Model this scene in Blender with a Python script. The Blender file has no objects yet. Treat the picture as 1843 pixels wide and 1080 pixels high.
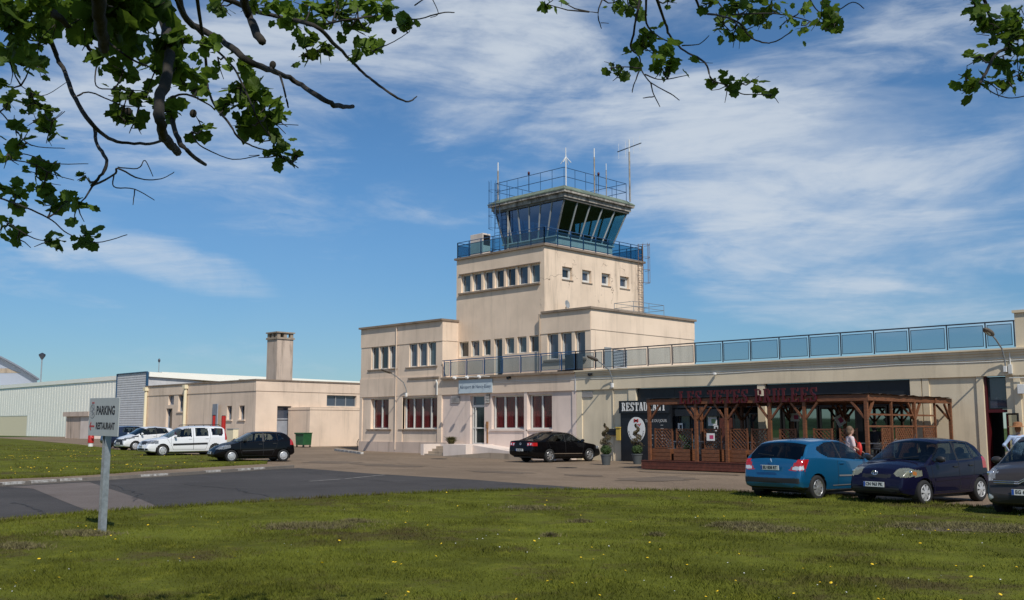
import bpy, bmesh, math, random
import numpy as np
from mathutils import Vector, Matrix, noise
random.seed(7); RNG = np.random.default_rng(7)
PI = math.pi; R_ = math.radians
sc = bpy.context.scene
COL = sc.collection
S2 = math.sqrt(.5)
# ---------------------------------------------------------------- survey of the place (camera station and sight lines)
FOC, PITCH, EYE = 1820.0, R_(7.2), 1.65
AX_F, AX_R = Vector((-S2, S2, 0)), Vector((S2, S2, 0))
STN = Vector((0, 0, EYE))
def ray(px, py):
    a = px - 921.5; b = 540 - py
    return AX_R*a + AX_F*(FOC*math.cos(PITCH) - b*math.sin(PITCH)) + Vector((0, 0, FOC*math.sin(PITCH) + b*math.cos(PITCH)))
def onY(px, py, Y): d = ray(px, py); return STN + d*(Y/d.y)
def onX(px, py, X): d = ray(px, py); return STN + d*(X/d.x)
def onZ(px, py, z=0.): d = ray(px, py); return STN + d*((z-EYE)/d.z)
def atD(px, py, D): d = ray(px, py); return STN + d*(D/d.dot(AX_F))
def fr(fwd, right, z): return AX_F*fwd + AX_R*right + Vector((0, 0, z))
def gz(x):                                   # the ground: rises gently to the left, falls a little to the car park
    pts = [(-400, 1.2), (-120, .5), (-62, .3), (-54, .17), (-36, 0), (-20, 0), (-15, -.08), (400, -.08)]
    for (a, za), (b, zb) in zip(pts, pts[1:]):
        if x <= b: return za + (zb-za)*max(0, x-a)/(b-a)
    return -.08
def onG(px, py, dz=0.):
    z = 0
    for _ in range(6): P = onZ(px, py, z); z = gz(P.x)+dz
    return P
# ---------------------------------------------------------------- materials
MATS = {}
def newmat(name):
    m = bpy.data.materials.new(name); m.use_nodes = True; MATS[name] = m
    nt = m.node_tree
    return m, nt, nt.nodes['Principled BSDF']
def mat(name, col, rough=.6, metal=0, spec=.5, var=0, vscale=3, bump=0, bscale=40, col2=None, coat=0, stretch=None, detail=5):
    m, nt, p = newmat(name)
    p.inputs['Base Color'].default_value = (*col, 1); p.inputs['Roughness'].default_value = rough
    p.inputs['Metallic'].default_value = metal; p.inputs['Specular IOR Level'].default_value = spec
    p.inputs['Coat Weight'].default_value = coat; p.inputs['Coat Roughness'].default_value = .04
    if var or bump:
        tc = nt.nodes.new('ShaderNodeTexCoord'); mp = nt.nodes.new('ShaderNodeMapping')
        nt.links.new(tc.outputs['Object'], mp.inputs[0])
        if stretch: mp.inputs['Scale'].default_value = stretch
    if var:
        n = nt.nodes.new('ShaderNodeTexNoise'); n.inputs['Scale'].default_value = vscale; n.inputs['Detail'].default_value = detail
        n.inputs['Roughness'].default_value = .65
        nt.links.new(mp.outputs[0], n.inputs['Vector'])
        rp = nt.nodes.new('ShaderNodeValToRGB'); c2 = col2 or tuple(c*(1-var) for c in col)
        c1 = col if col2 else tuple(min(1, c*(1+var*.5)) for c in col)
        rp.color_ramp.elements[0].position = .35; rp.color_ramp.elements[0].color = (*c2, 1)
        rp.color_ramp.elements[1].position = .65; rp.color_ramp.elements[1].color = (*c1, 1)
        nt.links.new(n.outputs['Fac'], rp.inputs[0]); nt.links.new(rp.outputs[0], p.inputs['Base Color'])
    if bump:
        n = nt.nodes.new('ShaderNodeTexNoise'); n.inputs['Scale'].default_value = bscale; n.inputs['Detail'].default_value = 4
        nt.links.new(mp.outputs[0], n.inputs['Vector'])
        b = nt.nodes.new('ShaderNodeBump'); b.inputs['Strength'].default_value = bump; b.inputs['Distance'].default_value = .02
        nt.links.new(n.outputs['Fac'], b.inputs['Height']); nt.links.new(b.outputs[0], p.inputs['Normal'])
    return m
def mixrgb(nt, fac, a, b, mode='MIX'):
    m = nt.nodes.new('ShaderNodeMix'); m.data_type = 'RGBA'; m.blend_type = mode
    for k, v in ((0, fac), (6, a), (7, b)):
        if hasattr(v, 'node'): nt.links.new(v, m.inputs[k])
        elif k == 0: m.inputs[0].default_value = v
        else: m.inputs[k].default_value = (*v, 1)
    return m.outputs[2]
def ramp(nt, src, p0, p1, v0=0., v1=1.):
    r = nt.nodes.new('ShaderNodeMapRange'); r.inputs[1].default_value = p0; r.inputs[2].default_value = p1
    r.inputs[3].default_value = v0; r.inputs[4].default_value = v1; r.interpolation_type = 'SMOOTHSTEP'
    nt.links.new(src, r.inputs[0]); return r.outputs[0]
def tnoise(nt, vec, scale, detail=5, rough=.6, stretch=None, dist=0):
    if stretch:
        mp = nt.nodes.new('ShaderNodeMapping'); mp.inputs['Scale'].default_value = stretch
        nt.links.new(vec, mp.inputs[0]); vec = mp.outputs[0]
    n = nt.nodes.new('ShaderNodeTexNoise'); n.inputs['Scale'].default_value = scale; n.inputs['Detail'].default_value = detail
    n.inputs['Roughness'].default_value = rough; n.inputs['Distortion'].default_value = dist
    nt.links.new(vec, n.inputs['Vector']); return n.outputs['Fac']
def math_(nt, op, a, b=None):
    m = nt.nodes.new('ShaderNodeMath'); m.operation = op
    for k, v in ((0, a), (1, b)):
        if v is None: continue
        if hasattr(v, 'node'): nt.links.new(v, m.inputs[k])
        else: m.inputs[k].default_value = v
    return m.outputs[0]
def render_wall(name, col, dirt=(.2, .16, .12), amt=.5, crack=0, pan=None):
    """painted cement render: faint patches, rain streaks, specks, optional cracks"""
    m, nt, p = newmat(name)
    tc = nt.nodes.new('ShaderNodeTexCoord'); V = tc.outputs['Object']
    big = tnoise(nt, V, .35, 4); c = mixrgb(nt, ramp(nt, big, .35, .65), tuple(x*.9 for x in col), tuple(x*1.05 for x in col))
    st = tnoise(nt, V, 1.6, 5, .7, stretch=(1, 1, .09)); c = mixrgb(nt, ramp(nt, st, .48, .76, 0, amt*.55), c, dirt)
    sp = tnoise(nt, V, 9, 5, .7); c = mixrgb(nt, ramp(nt, sp, .62, .8, 0, amt*.6), c, dirt)
    if crack:
        v = nt.nodes.new('ShaderNodeTexVoronoi'); v.feature = 'DISTANCE_TO_EDGE'; v.inputs['Scale'].default_value = .45
        ds = nt.nodes.new('ShaderNodeVectorMath'); ds.operation = 'ADD'
        nn = nt.nodes.new('ShaderNodeTexNoise'); nn.inputs['Scale'].default_value = 2.5; nn.inputs['Detail'].default_value = 6
        nt.links.new(V, nn.inputs['Vector']); nt.links.new(V, ds.inputs[0]); nt.links.new(nn.outputs['Color'], ds.inputs[1])
        nt.links.new(ds.outputs[0], v.inputs['Vector'])
        k = ramp(nt, v.outputs['Distance'], .0, .012, 1, 0)
        brk = ramp(nt, tnoise(nt, V, .5, 2), .5, .6)
        c = mixrgb(nt, math_(nt, 'MULTIPLY', math_(nt, 'MULTIPLY', k, brk), crack), c, (.16, .11, .08))
        pe = ramp(nt, tnoise(nt, V, 1.1, 6, .75), .64, .70, 0, crack); c = mixrgb(nt, pe, c, (.36, .27, .22))
    nt.links.new(c, p.inputs['Base Color']); p.inputs['Roughness'].default_value = .9; p.inputs['Specular IOR Level'].default_value = .2
    b = nt.nodes.new('ShaderNodeBump'); b.inputs['Strength'].default_value = .25; b.inputs['Distance'].default_value = .01
    nt.links.new(tnoise(nt, V, 60, 3), b.inputs['Height']); nt.links.new(b.outputs[0], p.inputs['Normal'])
    return m
def glass(name, tint=(.5, .6, .6), trans=.5, rough=.02, ior=1.5, gcol=(1, 1, 1), milk=0, milkcol=(.6, .6, .55)):
    """a real pane: part see-through (tinted), part mirror by Fresnel"""
    m = bpy.data.materials.new(name); m.use_nodes = True; nt = m.node_tree; nt.nodes.clear(); MATS[name] = m
    o = nt.nodes.new('ShaderNodeOutputMaterial'); mx = nt.nodes.new('ShaderNodeMixShader'); lw = nt.nodes.new('ShaderNodeLayerWeight')
    f0 = ((ior-1)/(ior+1))**2; fz = math_(nt, 'ADD', math_(nt, 'MULTIPLY', math_(nt, 'POWER', lw.outputs['Facing'], 5.), 1-f0), f0); lw.inputs[0].default_value = .5
    t = nt.nodes.new('ShaderNodeBsdfTransparent'); t.inputs[0].default_value = (*[c*trans for c in tint], 1)
    g = nt.nodes.new('ShaderNodeBsdfGlossy'); g.inputs['Roughness'].default_value = rough; g.inputs[0].default_value = (*gcol, 1)
    nt.links.new(fz, mx.inputs[0]); nt.links.new(t.outputs[0], mx.inputs[1]); nt.links.new(g.outputs[0], mx.inputs[2])
    if milk:
        m2 = nt.nodes.new('ShaderNodeMixShader'); df = nt.nodes.new('ShaderNodeBsdfDiffuse'); df.inputs[0].default_value = (*milkcol, 1); m2.inputs[0].default_value = milk
        nt.links.new(t.outputs[0], m2.inputs[1]); nt.links.new(df.outputs[0], m2.inputs[2]); nt.links.new(m2.outputs[0], mx.inputs[1])
    nt.links.new(mx.outputs[0], o.inputs[0]); return m
# ---------------------------------------------------------------- mesh builder
class MB:
    def __init__(s): s.v = []; s.f = []; s.m = []
    def add(s, vs, fs, mi=0):
        k = len(s.v); s.v += [tuple(v) for v in vs]; s.f += [tuple(i+k for i in f) for f in fs]; s.m += [mi]*len(fs); return s
    def box(s, a, b, mi=0):
        x0, y0, z0 = [min(a[i], b[i]) for i in range(3)]; x1, y1, z1 = [max(a[i], b[i]) for i in range(3)]
        return s.add([(x0,y0,z0),(x1,y0,z0),(x1,y1,z0),(x0,y1,z0),(x0,y0,z1),(x1,y0,z1),(x1,y1,z1),(x0,y1,z1)],
                     [(0,3,2,1),(4,5,6,7),(0,1,5,4),(1,2,6,5),(2,3,7,6),(3,0,4,7)], mi)
    def obox(s, c, ux, uy, uz, mi=0):        # oriented box: centre and three half-axis vectors
        c, ux, uy, uz = map(Vector, (c, ux, uy, uz))
        P = [c + ux*a + uy*b + uz*d for d in (-1, 1) for a, b in ((-1,-1),(1,-1),(1,1),(-1,1))]
        return s.add(P, [(0,3,2,1),(4,5,6,7),(0,1,5,4),(1,2,6,5),(2,3,7,6),(3,0,4,7)], mi)
    def bar(s, p, q, w, h=None, mi=0):
        p, q = Vector(p), Vector(q); d = (q-p); L = d.length; d.normalize(); h = h or w
        up = Vector((0, 0, 1)) if abs(d.z) < .95 else Vector((1, 0, 0))
        sd = d.cross(up).normalized(); up = sd.cross(d)
        return s.obox((p+q)/2, d*L/2, sd*w/2, up*h/2, mi)
    def quad(s, a, b, c, d, mi=0): return s.add([a, b, c, d], [(0, 1, 2, 3)], mi)
    def tube(s, pts, r, n=8, mi=0, cap=True):
        pts = [Vector(p) for p in pts]; rs = r if isinstance(r, (list, tuple)) else [r]*len(pts)
        V = []; pu = None
        for i, p in enumerate(pts):
            d = (pts[min(i+1, len(pts)-1)] - pts[max(i-1, 0)]); d = d.normalized() if d.length > 1e-9 else Vector((0,0,1))
            if pu is None: pu = Vector((0, 0, 1)) if abs(d.z) < .9 else Vector((1, 0, 0))
            a = d.cross(pu).normalized(); b = d.cross(a); pu = -b if False else pu
            for k in range(n): t = 2*PI*k/n; V.append(p + (a*math.cos(t) + b*math.sin(t))*rs[i])
        Fs = [(i*n+k, i*n+(k+1) % n, (i+1)*n+(k+1) % n, (i+1)*n+k) for i in range(len(pts)-1) for k in range(n)]
        if cap: Fs += [tuple(range(n-1, -1, -1)), tuple((len(pts)-1)*n+k for k in range(n))]
        return s.add(V, Fs, mi)
    def lathe(s, prof, c=(0,0,0), axis='z', n=24, mi=0, closed=False):
        V = []
        for r, h in prof:
            for k in range(n):
                t = 2*PI*k/n; a, b = r*math.cos(t), r*math.sin(t)
                V.append((c[0]+a, c[1]+b, c[2]+h) if axis == 'z' else ((c[0]+a, c[1]+h, c[2]+b) if axis == 'y' else (c[0]+h, c[1]+a, c[2]+b)))
        Fs = [(i*n+k, i*n+(k+1) % n, (i+1)*n+(k+1) % n, (i+1)*n+k) for i in range(len(prof)-1) for k in range(n)]
        return s.add(V, Fs, mi)
    def ell(s, c, r, n=12, mi=0, m=8, rot=None):
        V = []; c = Vector(c)
        for i in range(m+1):
            ph = PI*i/m
            for k in range(n):
                t = 2*PI*k/n; v = Vector((r[0]*math.sin(ph)*math.cos(t), r[1]*math.sin(ph)*math.sin(t), r[2]*math.cos(ph)))
                if rot: v = rot @ v
                V.append(c+v)
        return s.add(V, [(i*n+k, (i+1)*n+k, (i+1)*n+(k+1) % n, i*n+(k+1) % n) for i in range(m) for k in range(n)], mi)
    def prism(s, poly, o, ux, uy, uz, mi=0):  # 2-D outline in (ux, uy), thickness vector uz
        o, ux, uy, uz = map(Vector, (o, ux, uy, uz)); n = len(poly)
        V = [o + ux*a + uy*b for a, b in poly] + [o + ux*a + uy*b + uz for a, b in poly]
        return s.add(V, [tuple(range(n)), tuple(range(2*n-1, n-1, -1))] + [(i, n+i, n+(i+1) % n, (i+1) % n) for i in range(n)], mi)
    def build(s, name, mats, parent=None, smooth=False, world=None, merge=False):
        me = bpy.data.meshes.new(name)
        V = s.v
        if world is not None: V = [(a-world[0], b-world[1], c-world[2]) for a, b, c in V]
        me.from_pydata(V, [], s.f)
        mats = mats if isinstance(mats, (list, tuple)) else [mats]
        for mm in mats: me.materials.append(MATS[mm] if isinstance(mm, str) else mm)
        if len(mats) > 1: me.polygons.foreach_set('material_index', s.m)
        bm = bmesh.new(); bm.from_mesh(me)
        if merge: bmesh.ops.remove_doubles(bm, verts=bm.verts, dist=1e-4)
        bmesh.ops.recalc_face_normals(bm, faces=bm.faces) if len(bm.faces) < 60000 else None
        bm.to_mesh(me); bm.free()
        if smooth: me.polygons.foreach_set('use_smooth', [True]*len(me.polygons))
        o = bpy.data.objects.new(name, me); COL.objects.link(o)
        if parent is not None: o.parent = parent
        return o
def smooth_angle(o, ang=35):
    me = o.data; me.polygons.foreach_set('use_smooth', [True]*len(me.polygons))
    bm = bmesh.new(); bm.from_mesh(me)
    for e in bm.edges: e.smooth = not (len(e.link_faces) == 2 and e.calc_face_angle(0) > R_(ang))
    bm.to_mesh(me); bm.free(); return o
def thing(name, label, cat, loc=(0, 0, 0), rz=0, group=None):
    o = bpy.data.objects.new(name, None); COL.objects.link(o); o.empty_display_size = .3
    o.location = loc; o.rotation_euler = (0, 0, rz); o['label'] = label; o['category'] = cat
    if group: o['group'] = group
    return o
def tag(o, label, cat, group=None, kind=None):
    o['label'] = label; o['category'] = cat
    if group: o['group'] = group
    if kind: o['kind'] = kind
    return o
def struct(o, label=None, kind='structure'):
    o['kind'] = kind
    if label: o['label'] = label; o['category'] = 'ground'
    return o
def copy_thing(root, loc, rz=0, label=None, scale=None):
    r = root.copy(); COL.objects.link(r); r.location = loc; r.rotation_euler = (0, 0, rz)
    if scale: r.scale = (scale,)*3
    if label: r['label'] = label
    for ch in list(root.children):
        c = ch.copy(); COL.objects.link(c); c.parent = r
        for g in list(ch.children):
            d = g.copy(); COL.objects.link(d); d.parent = c
    return r
def bevel(o, w=.01, seg=2, ang=30):
    md = o.modifiers.new('bevel', 'BEVEL'); md.width = w; md.segments = seg; md.limit_method = 'ANGLE'; md.angle_limit = R_(ang); return o
def text_mesh(txt, size, depth=.004, squeeze=1., align='CENTER', bold=0.):
    c = bpy.data.curves.new('t', 'FONT'); c.body = txt; c.size = size; c.align_x = align; c.align_y = 'CENTER'; c.extrude = depth; c.offset = bold
    c.resolution_u = 3
    o = bpy.data.objects.new('t', c); COL.objects.link(o)
    dg = bpy.context.evaluated_depsgraph_get(); dg.update()
    me = bpy.data.meshes.new_from_object(o.evaluated_get(dg))
    V = [(v.co.x*squeeze, v.co.y, v.co.z) for v in me.vertices]; Fs = [tuple(p.vertices) for p in me.polygons]
    bpy.data.objects.remove(o); bpy.data.curves.remove(c); bpy.data.meshes.remove(me)
    return V, Fs
def put_text(mb, txt, size, o, ux, uy, mi=0, depth=.004, squeeze=1., align='CENTER', bold=0.):
    V, Fs = text_mesh(txt, size, depth, squeeze, align, bold)
    o, ux, uy = Vector(o), Vector(ux).normalized(), Vector(uy).normalized(); uz = ux.cross(uy)
    return mb.add([o + ux*x + uy*y + uz*z for x, y, z in V], Fs, mi)
def fit_text(mb, txt, w, h, o, ux, uy, mi=0, depth=.001, bold=0.):
    V, _ = text_mesh(txt, h/.70, depth, 1., 'CENTER', bold); nat = max(v[0] for v in V)-min(v[0] for v in V)
    return put_text(mb, txt, h/.70, o, ux, uy, mi, depth, w/nat, 'CENTER', bold)
# slab-serif capitals drawn from strokes (unit cell .66 wide, 1 high)
GL = {
 'L': ([[(.15,0),(.15,1)]], [[(0,.06),(.58,.06)],[(0,.94),(.32,.94)],[(.56,0),(.56,.3)]]),
 'E': ([[(.15,0),(.15,1)]], [[(0,.06),(.58,.06)],[(0,.94),(.56,.94)],[(.15,.5),(.42,.5)],[(.56,0),(.56,.26)],[(.54,.74),(.54,1)],[(.42,.38),(.42,.62)]]),
 'T': ([[(.31,0),(.31,1)]], [[(0,.94),(.62,.94)],[(.04,.7),(.04,1)],[(.58,.7),(.58,1)],[(.14,.06),(.48,.06)]]),
 'R': ([[(.15,0),(.15,1)],[(.46,.58),(.46,.9)],[(.34,.48),(.5,.06)]], [[(0,.06),(.3,.06)],[(0,.94),(.4,.94)],[(.15,.5),(.42,.5)],[(.42,.06),(.62,.06)]]),
 'B': ([[(.15,0),(.15,1)],[(.46,.58),(.46,.9)],[(.48,.1),(.48,.44)]], [[(0,.06),(.42,.06)],[(0,.94),(.42,.94)],[(.15,.51),(.44,.51)]]),
 'S': ([[(.12,.58),(.12,.88)],[(.46,.12),(.46,.42)],[(.14,.6),(.44,.4)]], [[(.12,.94),(.46,.94)],[(.12,.06),(.46,.06)],[(.5,.7),(.5,1)],[(.07,0),(.07,.3)]]),
 'U': ([[(.14,.12),(.14,1)]], [[(0,.94),(.3,.94)],[(.4,.94),(.62,.94)],[(.5,.12),(.5,1)],[(.14,.06),(.5,.06)]]),
 'A': ([[(.34,.98),(.52,.04)]], [[(.28,1),(.1,.04)],[(.0,.06),(.22,.06)],[(.4,.06),(.64,.06)],[(.18,.34),(.44,.34)]]),
 'N': ([[(.14,.96),(.48,.06)]], [[(.12,0),(.12,1)],[(.5,0),(.5,1)],[(0,.06),(.26,.06)],[(0,.94),(.2,.94)],[(.38,.94),(.62,.94)]]),
}
def slab_text(mb, txt, h, o, ux, uy, uz, mi=0, wide=1., gap=.1):
    o, ux, uy, uz = Vector(o), Vector(ux).normalized(), Vector(uy).normalized(), Vector(uz); x = 0
    for ch in txt:
        if ch == ' ': x += .42*h*wide; continue
        thick, thin = GL[ch]
        for grp, w in ((thick, .17), (thin, .11)):
            for (a, b) in grp:
                A = o + ux*(x+a[0]*h*wide) + uy*(a[1]*h); B = o + ux*(x+b[0]*h*wide) + uy*(b[1]*h)
                d = (B-A).normalized(); s_ = d.cross(uz.normalized())
                z = uz/2*(1.0 if w > .15 else .94)
                mb.obox((A+B)/2 + uz/2, (B-A)/2, s_*w*h*.5*(wide if abs(d.dot(uy)) > .5 else .9), z, mi)
        x += (.66+gap)*h*wide
    return x
# ================================================================ materials of the place
render_wall('wall_pink', (.78, .62, .48), amt=.6)
render_wall('wall_rose', (.73, .595, .515), amt=.5)
render_wall('wall_cream', (.72, .61, .44), amt=.5)
render_wall('wall_tower', (.81, .64, .485), amt=.5)
render_wall('wall_cracked', (.80, .63, .475), amt=1.1, crack=1.)
render_wall('wall_annex', (.77, .61, .475), amt=.6)
render_wall('concrete_old', (.36, .29, .22), dirt=(.06, .05, .04), amt=1.)
render_wall('chimney_render', (.58, .46, .37), dirt=(.06, .045, .035), amt=1.6)
render_wall('coping', (.27, .21, .16), dirt=(.05, .045, .04), amt=1.)
render_wall('plinth', (.58, .46, .38), dirt=(.12, .09, .07), amt=.8)
render_wall('white_wash', (.70, .60, .53), dirt=(.2, .16, .13), amt=.5)
mat('frame_white', (.62, .61, .57), .5, var=.1)
mat('frame_grey', (.30, .31, .31), .5)
mat('blue_paint', (.035, .10, .22), .45, var=.3, vscale=6)
mat('steel_dark', (.03, .035, .05), .45)
mat('galv', (.30, .33, .35), .45, metal=.4, var=.25, vscale=12)
mat('rusty', (.20, .13, .09), .8, var=.5, vscale=14)
mat('pane', (.02, .026, .03), .05, spec=.8)
mat('pane_teal', (.07, .10, .11), .06, spec=.9)
mat('pane_slate', (.055, .07, .10), .05, spec=.9)
mat('pane_blue', (.025, .045, .09), .04, spec=1.)
mat('curtain_red', (.70, .07, .08), .9, var=.25, vscale=5, stretch=(9, 9, .4))
mat('blind', (.20, .20, .19), .9)
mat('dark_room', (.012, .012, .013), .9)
mat('roof_felt', (.10, .10, .09), .95, var=.3)
mat('metal_white', (.97, .94, .83), .5, var=.03, vscale=.5)
mat('metal_grey', (.56, .55, .55), .5, metal=.0, var=.12, vscale=2)
mat('trim_blue', (.02, .07, .14), .5)
mat('door_grey', (.30, .32, .36), .55, var=.15)
mat('garage_cream', (.80, .70, .48), .6)
mat('black_panel', (.010, .012, .016), .45, var=.3)
mat('white_plain', (.72, .72, .70), .6)
mat('cab_fascia', (.50, .46, .40), .7, var=.5, vscale=3.2, col2=(.10, .085, .07), detail=8, stretch=(1, 1, .5))
mat('cab_fascia_dark', (.16, .15, .13), .7, var=.5, vscale=4, detail=8)
mat('roof_green', (.16, .20, .15), .8, var=.35, vscale=2)
mat('red_paint', (.42, .02, .015), .4)
mat('red_dark', (.065, .004, .007), .45)
mat('wood', (.170, .064, .027), .6, var=.45, vscale=5, stretch=(1, 1, 8), bump=.15)
mat('wood_deck', (.12, .032, .018), .6, var=.35, vscale=6)
mat('alu', (.55, .56, .57), .3, metal=.8)
mat('plastic_black', (.012, .012, .013), .5)
mat('bin_green', (.02, .10, .035), .5, var=.2)
mat('yellow_box', (.52, .36, .07), .5)
mat('sign_grey', (.42, .44, .43), .45, var=.06, vscale=3)
mat('ink', (.015, .015, .018), .6)
mat('leaf_topiary', (.045, .085, .018), .7, var=.5, vscale=25)
mat('leaf_brown', (.11, .085, .035), .8, var=.5, vscale=25)
mat('pot_grey', (.075, .085, .09), .6)
glass('glass_rail', (.76, .82, .86), .93, rough=.1)
glass('glass_rail_blue', (.50, .72, .80), .92, rough=.08)
glass('glass_cab', (.60, .78, .80), .9, ior=1.45)
glass('glass_cab_front', (.40, .50, .60), .6, ior=2.7, gcol=(.40, .56, .82))  # blue of the reflected sky put into the mirror colour of the front panes
glass('glass_room', (.8, .85, .85), .85)
glass('glass_mirror', (.30, .42, .40), .35, ior=5.6, gcol=(.72, .82, .80))

# ================================================================ ground, roads, lawns
def asphalt(name, c1, c2, fine=90, speck=.25):
    m, nt, p = newmat(name); tc = nt.nodes.new('ShaderNodeTexCoord'); V = tc.outputs['Object']
    c = mixrgb(nt, ramp(nt, tnoise(nt, V, .22, 5, .65), .35, .68), c1, c2)
    c = mixrgb(nt, ramp(nt, tnoise(nt, V, 1.1, 6, .75), .50, .72, 0, .6), c, tuple(x*.6 for x in c1))
    c = mixrgb(nt, ramp(nt, tnoise(nt, V, .5, 8, .8, stretch=(1, .25, 1)), .56, .66, 0, .5), c, tuple(min(1, x*1.35) for x in c2))
    c = mixrgb(nt, ramp(nt, tnoise(nt, V, 22, 3, .8), .5, .75, 0, speck), c, tuple(min(1, x*2.0) for x in c2))
    c = mixrgb(nt, ramp(nt, tnoise(nt, V, 26, 3, .8), .5, .75, 0, speck*1.3), c, tuple(x*.35 for x in c1))
    nt.links.new(c, p.inputs['Base Color']); p.inputs['Roughness'].default_value = .95; p.inputs['Specular IOR Level'].default_value = .2
    b = nt.nodes.new('ShaderNodeBump'); b.inputs['Strength'].default_value = .6; b.inputs['Distance'].default_value = .01
    nt.links.new(tnoise(nt, V, fine, 3), b.inputs['Height']); nt.links.new(b.outputs[0], p.inputs['Normal'])
asphalt('gravelled', (.180, .133, .092), (.235, .175, .122), speck=.45)
asphalt('road_dark', (.056, .052, .050), (.076, .070, .068), speck=.4)
asphalt('road_patch', (.135, .112, .100), (.175, .148, .132), speck=.35)
asphalt('kerb_stone', (.17, .15, .13), (.24, .21, .18))
def lawn_mat(name, blade=False):
    m, nt, p = newmat(name); tc = nt.nodes.new('ShaderNodeTexCoord'); V = tc.outputs['Object']
    a, b_ = (.084, .092, .014), (.136, .152, .022)
    c = mixrgb(nt, ramp(nt, tnoise(nt, V, .55, 4, .6), .35, .65), a, b_)
    c = mixrgb(nt, ramp(nt, tnoise(nt, V, 2.2, 5, .7), .52, .72, 0, .7), c, (.19, .19, .025))
    c = mixrgb(nt, ramp(nt, tnoise(nt, V, .33, 7, .78), .50, .64, 0, .85), c, (.085, .066, .030))
    c = mixrgb(nt, ramp(nt, tnoise(nt, V, 1.6, 6, .8), .58, .70, 0, .7), c, (.13, .10, .045))
    c = mixrgb(nt, ramp(nt, tnoise(nt, V, 30, 4, .8), .42, .7, 0, .5), c, (.022, .026, .010))
    nt.links.new(c, p.inputs['Base Color']); p.inputs['Roughness'].default_value = .9; p.inputs['Specular IOR Level'].default_value = .03
    if blade: p.inputs['Roughness'].default_value = .6
    return m
lawn_mat('lawn'); lawn_mat('blade', True)
mat('far_grass', (.055, .085, .018), .9, var=.3, vscale=.02, spec=.1)
mat('hill_woods', (.026, .045, .016), .95, var=.55, vscale=.03, spec=.1, detail=8)
mat('paint_white', (.60, .59, .56), .8, var=.3, vscale=5)
mat('paint_worn', (.30, .28, .25), .9, var=.5, vscale=4)

XCUTS = [-120, -100, -80, -62, -54, -45, -36, -28, -20, -15]
def sheet(name, poly, dz, m, skirt=0, kind='structure'):
    """flat sheet following the ground's slope"""
    bm = bmesh.new(); vs = [bm.verts.new((x, y, 0)) for x, y in poly]; bm.faces.new(vs)
    for xc in XCUTS:
        g = bm.verts[:]+bm.edges[:]+bm.faces[:]
        bmesh.ops.bisect_plane(bm, geom=g, plane_co=(xc, 0, 0), plane_no=(1, 0, 0))
    if skirt:
        be = [e for e in bm.edges if e.is_boundary]
        r = bmesh.ops.extrude_edge_only(bm, edges=be); low = {v for v in r['geom'] if isinstance(v, bmesh.types.BMVert)}
    else: low = set()
    for v in bm.verts: v.co.z = gz(v.co.x) + dz - (skirt if v in low else 0)
    bmesh.ops.triangulate(bm, faces=[f for f in bm.faces if len(f.verts) > 4])
    bmesh.ops.recalc_face_normals(bm, faces=bm.faces)
    if sum(f.normal.z*f.calc_area() for f in bm.faces) < 0: bmesh.ops.reverse_faces(bm, faces=bm.faces)
    me = bpy.data.meshes.new(name); bm.to_mesh(me); bm.free(); me.materials.append(MATS[m])
    o = bpy.data.objects.new(name, me); COL.objects.link(o); o['kind'] = kind; return o
sheet('ground', [(-1500, -1500), (1500, -1500), (1500, 1500), (-1500, 1500)], -.012, 'far_grass')
sheet('car_park', [(-130, -40), (20, -40), (20, 75), (-130, 75)], 0, 'gravelled')
g2 = lambda pts: [tuple(onG(*p)[:2]) for p in pts]
lawn_edge = g2([(-60, 955), (0, 944), (100, 935), (200, 925), (350, 915), (500, 905), (650, 896), (800, 889), (900, 886.5), (1000, 885), (1150, 885.5), (1300, 888), (1400, 893), (1500, 899), (1600, 906), (1700, 913), (1843, 925), (1950, 935)])
kerb_line = g2([(-80, 884), (0, 876), (107, 869), (200, 863.5), (304, 857.5), (400, 851), (455, 847.5), (505, 844), (530, 842)])
road = kerb_line[:-1] + g2([(537, 842.5), (600, 847), (660, 852), (760, 858), (860, 864), (960, 872), (1060, 879.5), (1110, 885)]) + [(-19.4, 19), (-20.3, 14), (-20.5, 9), (-19.5, 4), (-26, 0)]
sheet('road', road, .004, 'road_dark')
sheet('crossing', g2([(12, 877), (60, 880), (110, 901), (172, 926)]) + [(-19.3, 8.2), (-19.3, 10.4)] + g2([(293, 916.5), (255, 900), (215, 886), (190, 878), (160, 868)]), .008, 'road_patch')
lawn_poly = [(40, 14), (40, -40), (-10, -40), (-14, -6)] + lawn_edge
sheet('lawn', lawn_poly, .05, 'lawn', skirt=.14)
isl_edge = g2([(-90, 870), (0, 864), (100, 860), (170, 856), (250, 850), (333, 844.5), (400, 840.5), (478, 836)])
isl_far = [tuple(onG(*p)[:2]) for p in [(482, 831), (440, 829), (370, 820), (290, 815), (207, 810)]] + [(-78, 31.5), (-110, 38), (-150, 42), (-170, 40), (-110, 4)]
island = isl_edge + isl_far
sheet('lawn_island', island, .05, 'lawn', skirt=.1)
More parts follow.
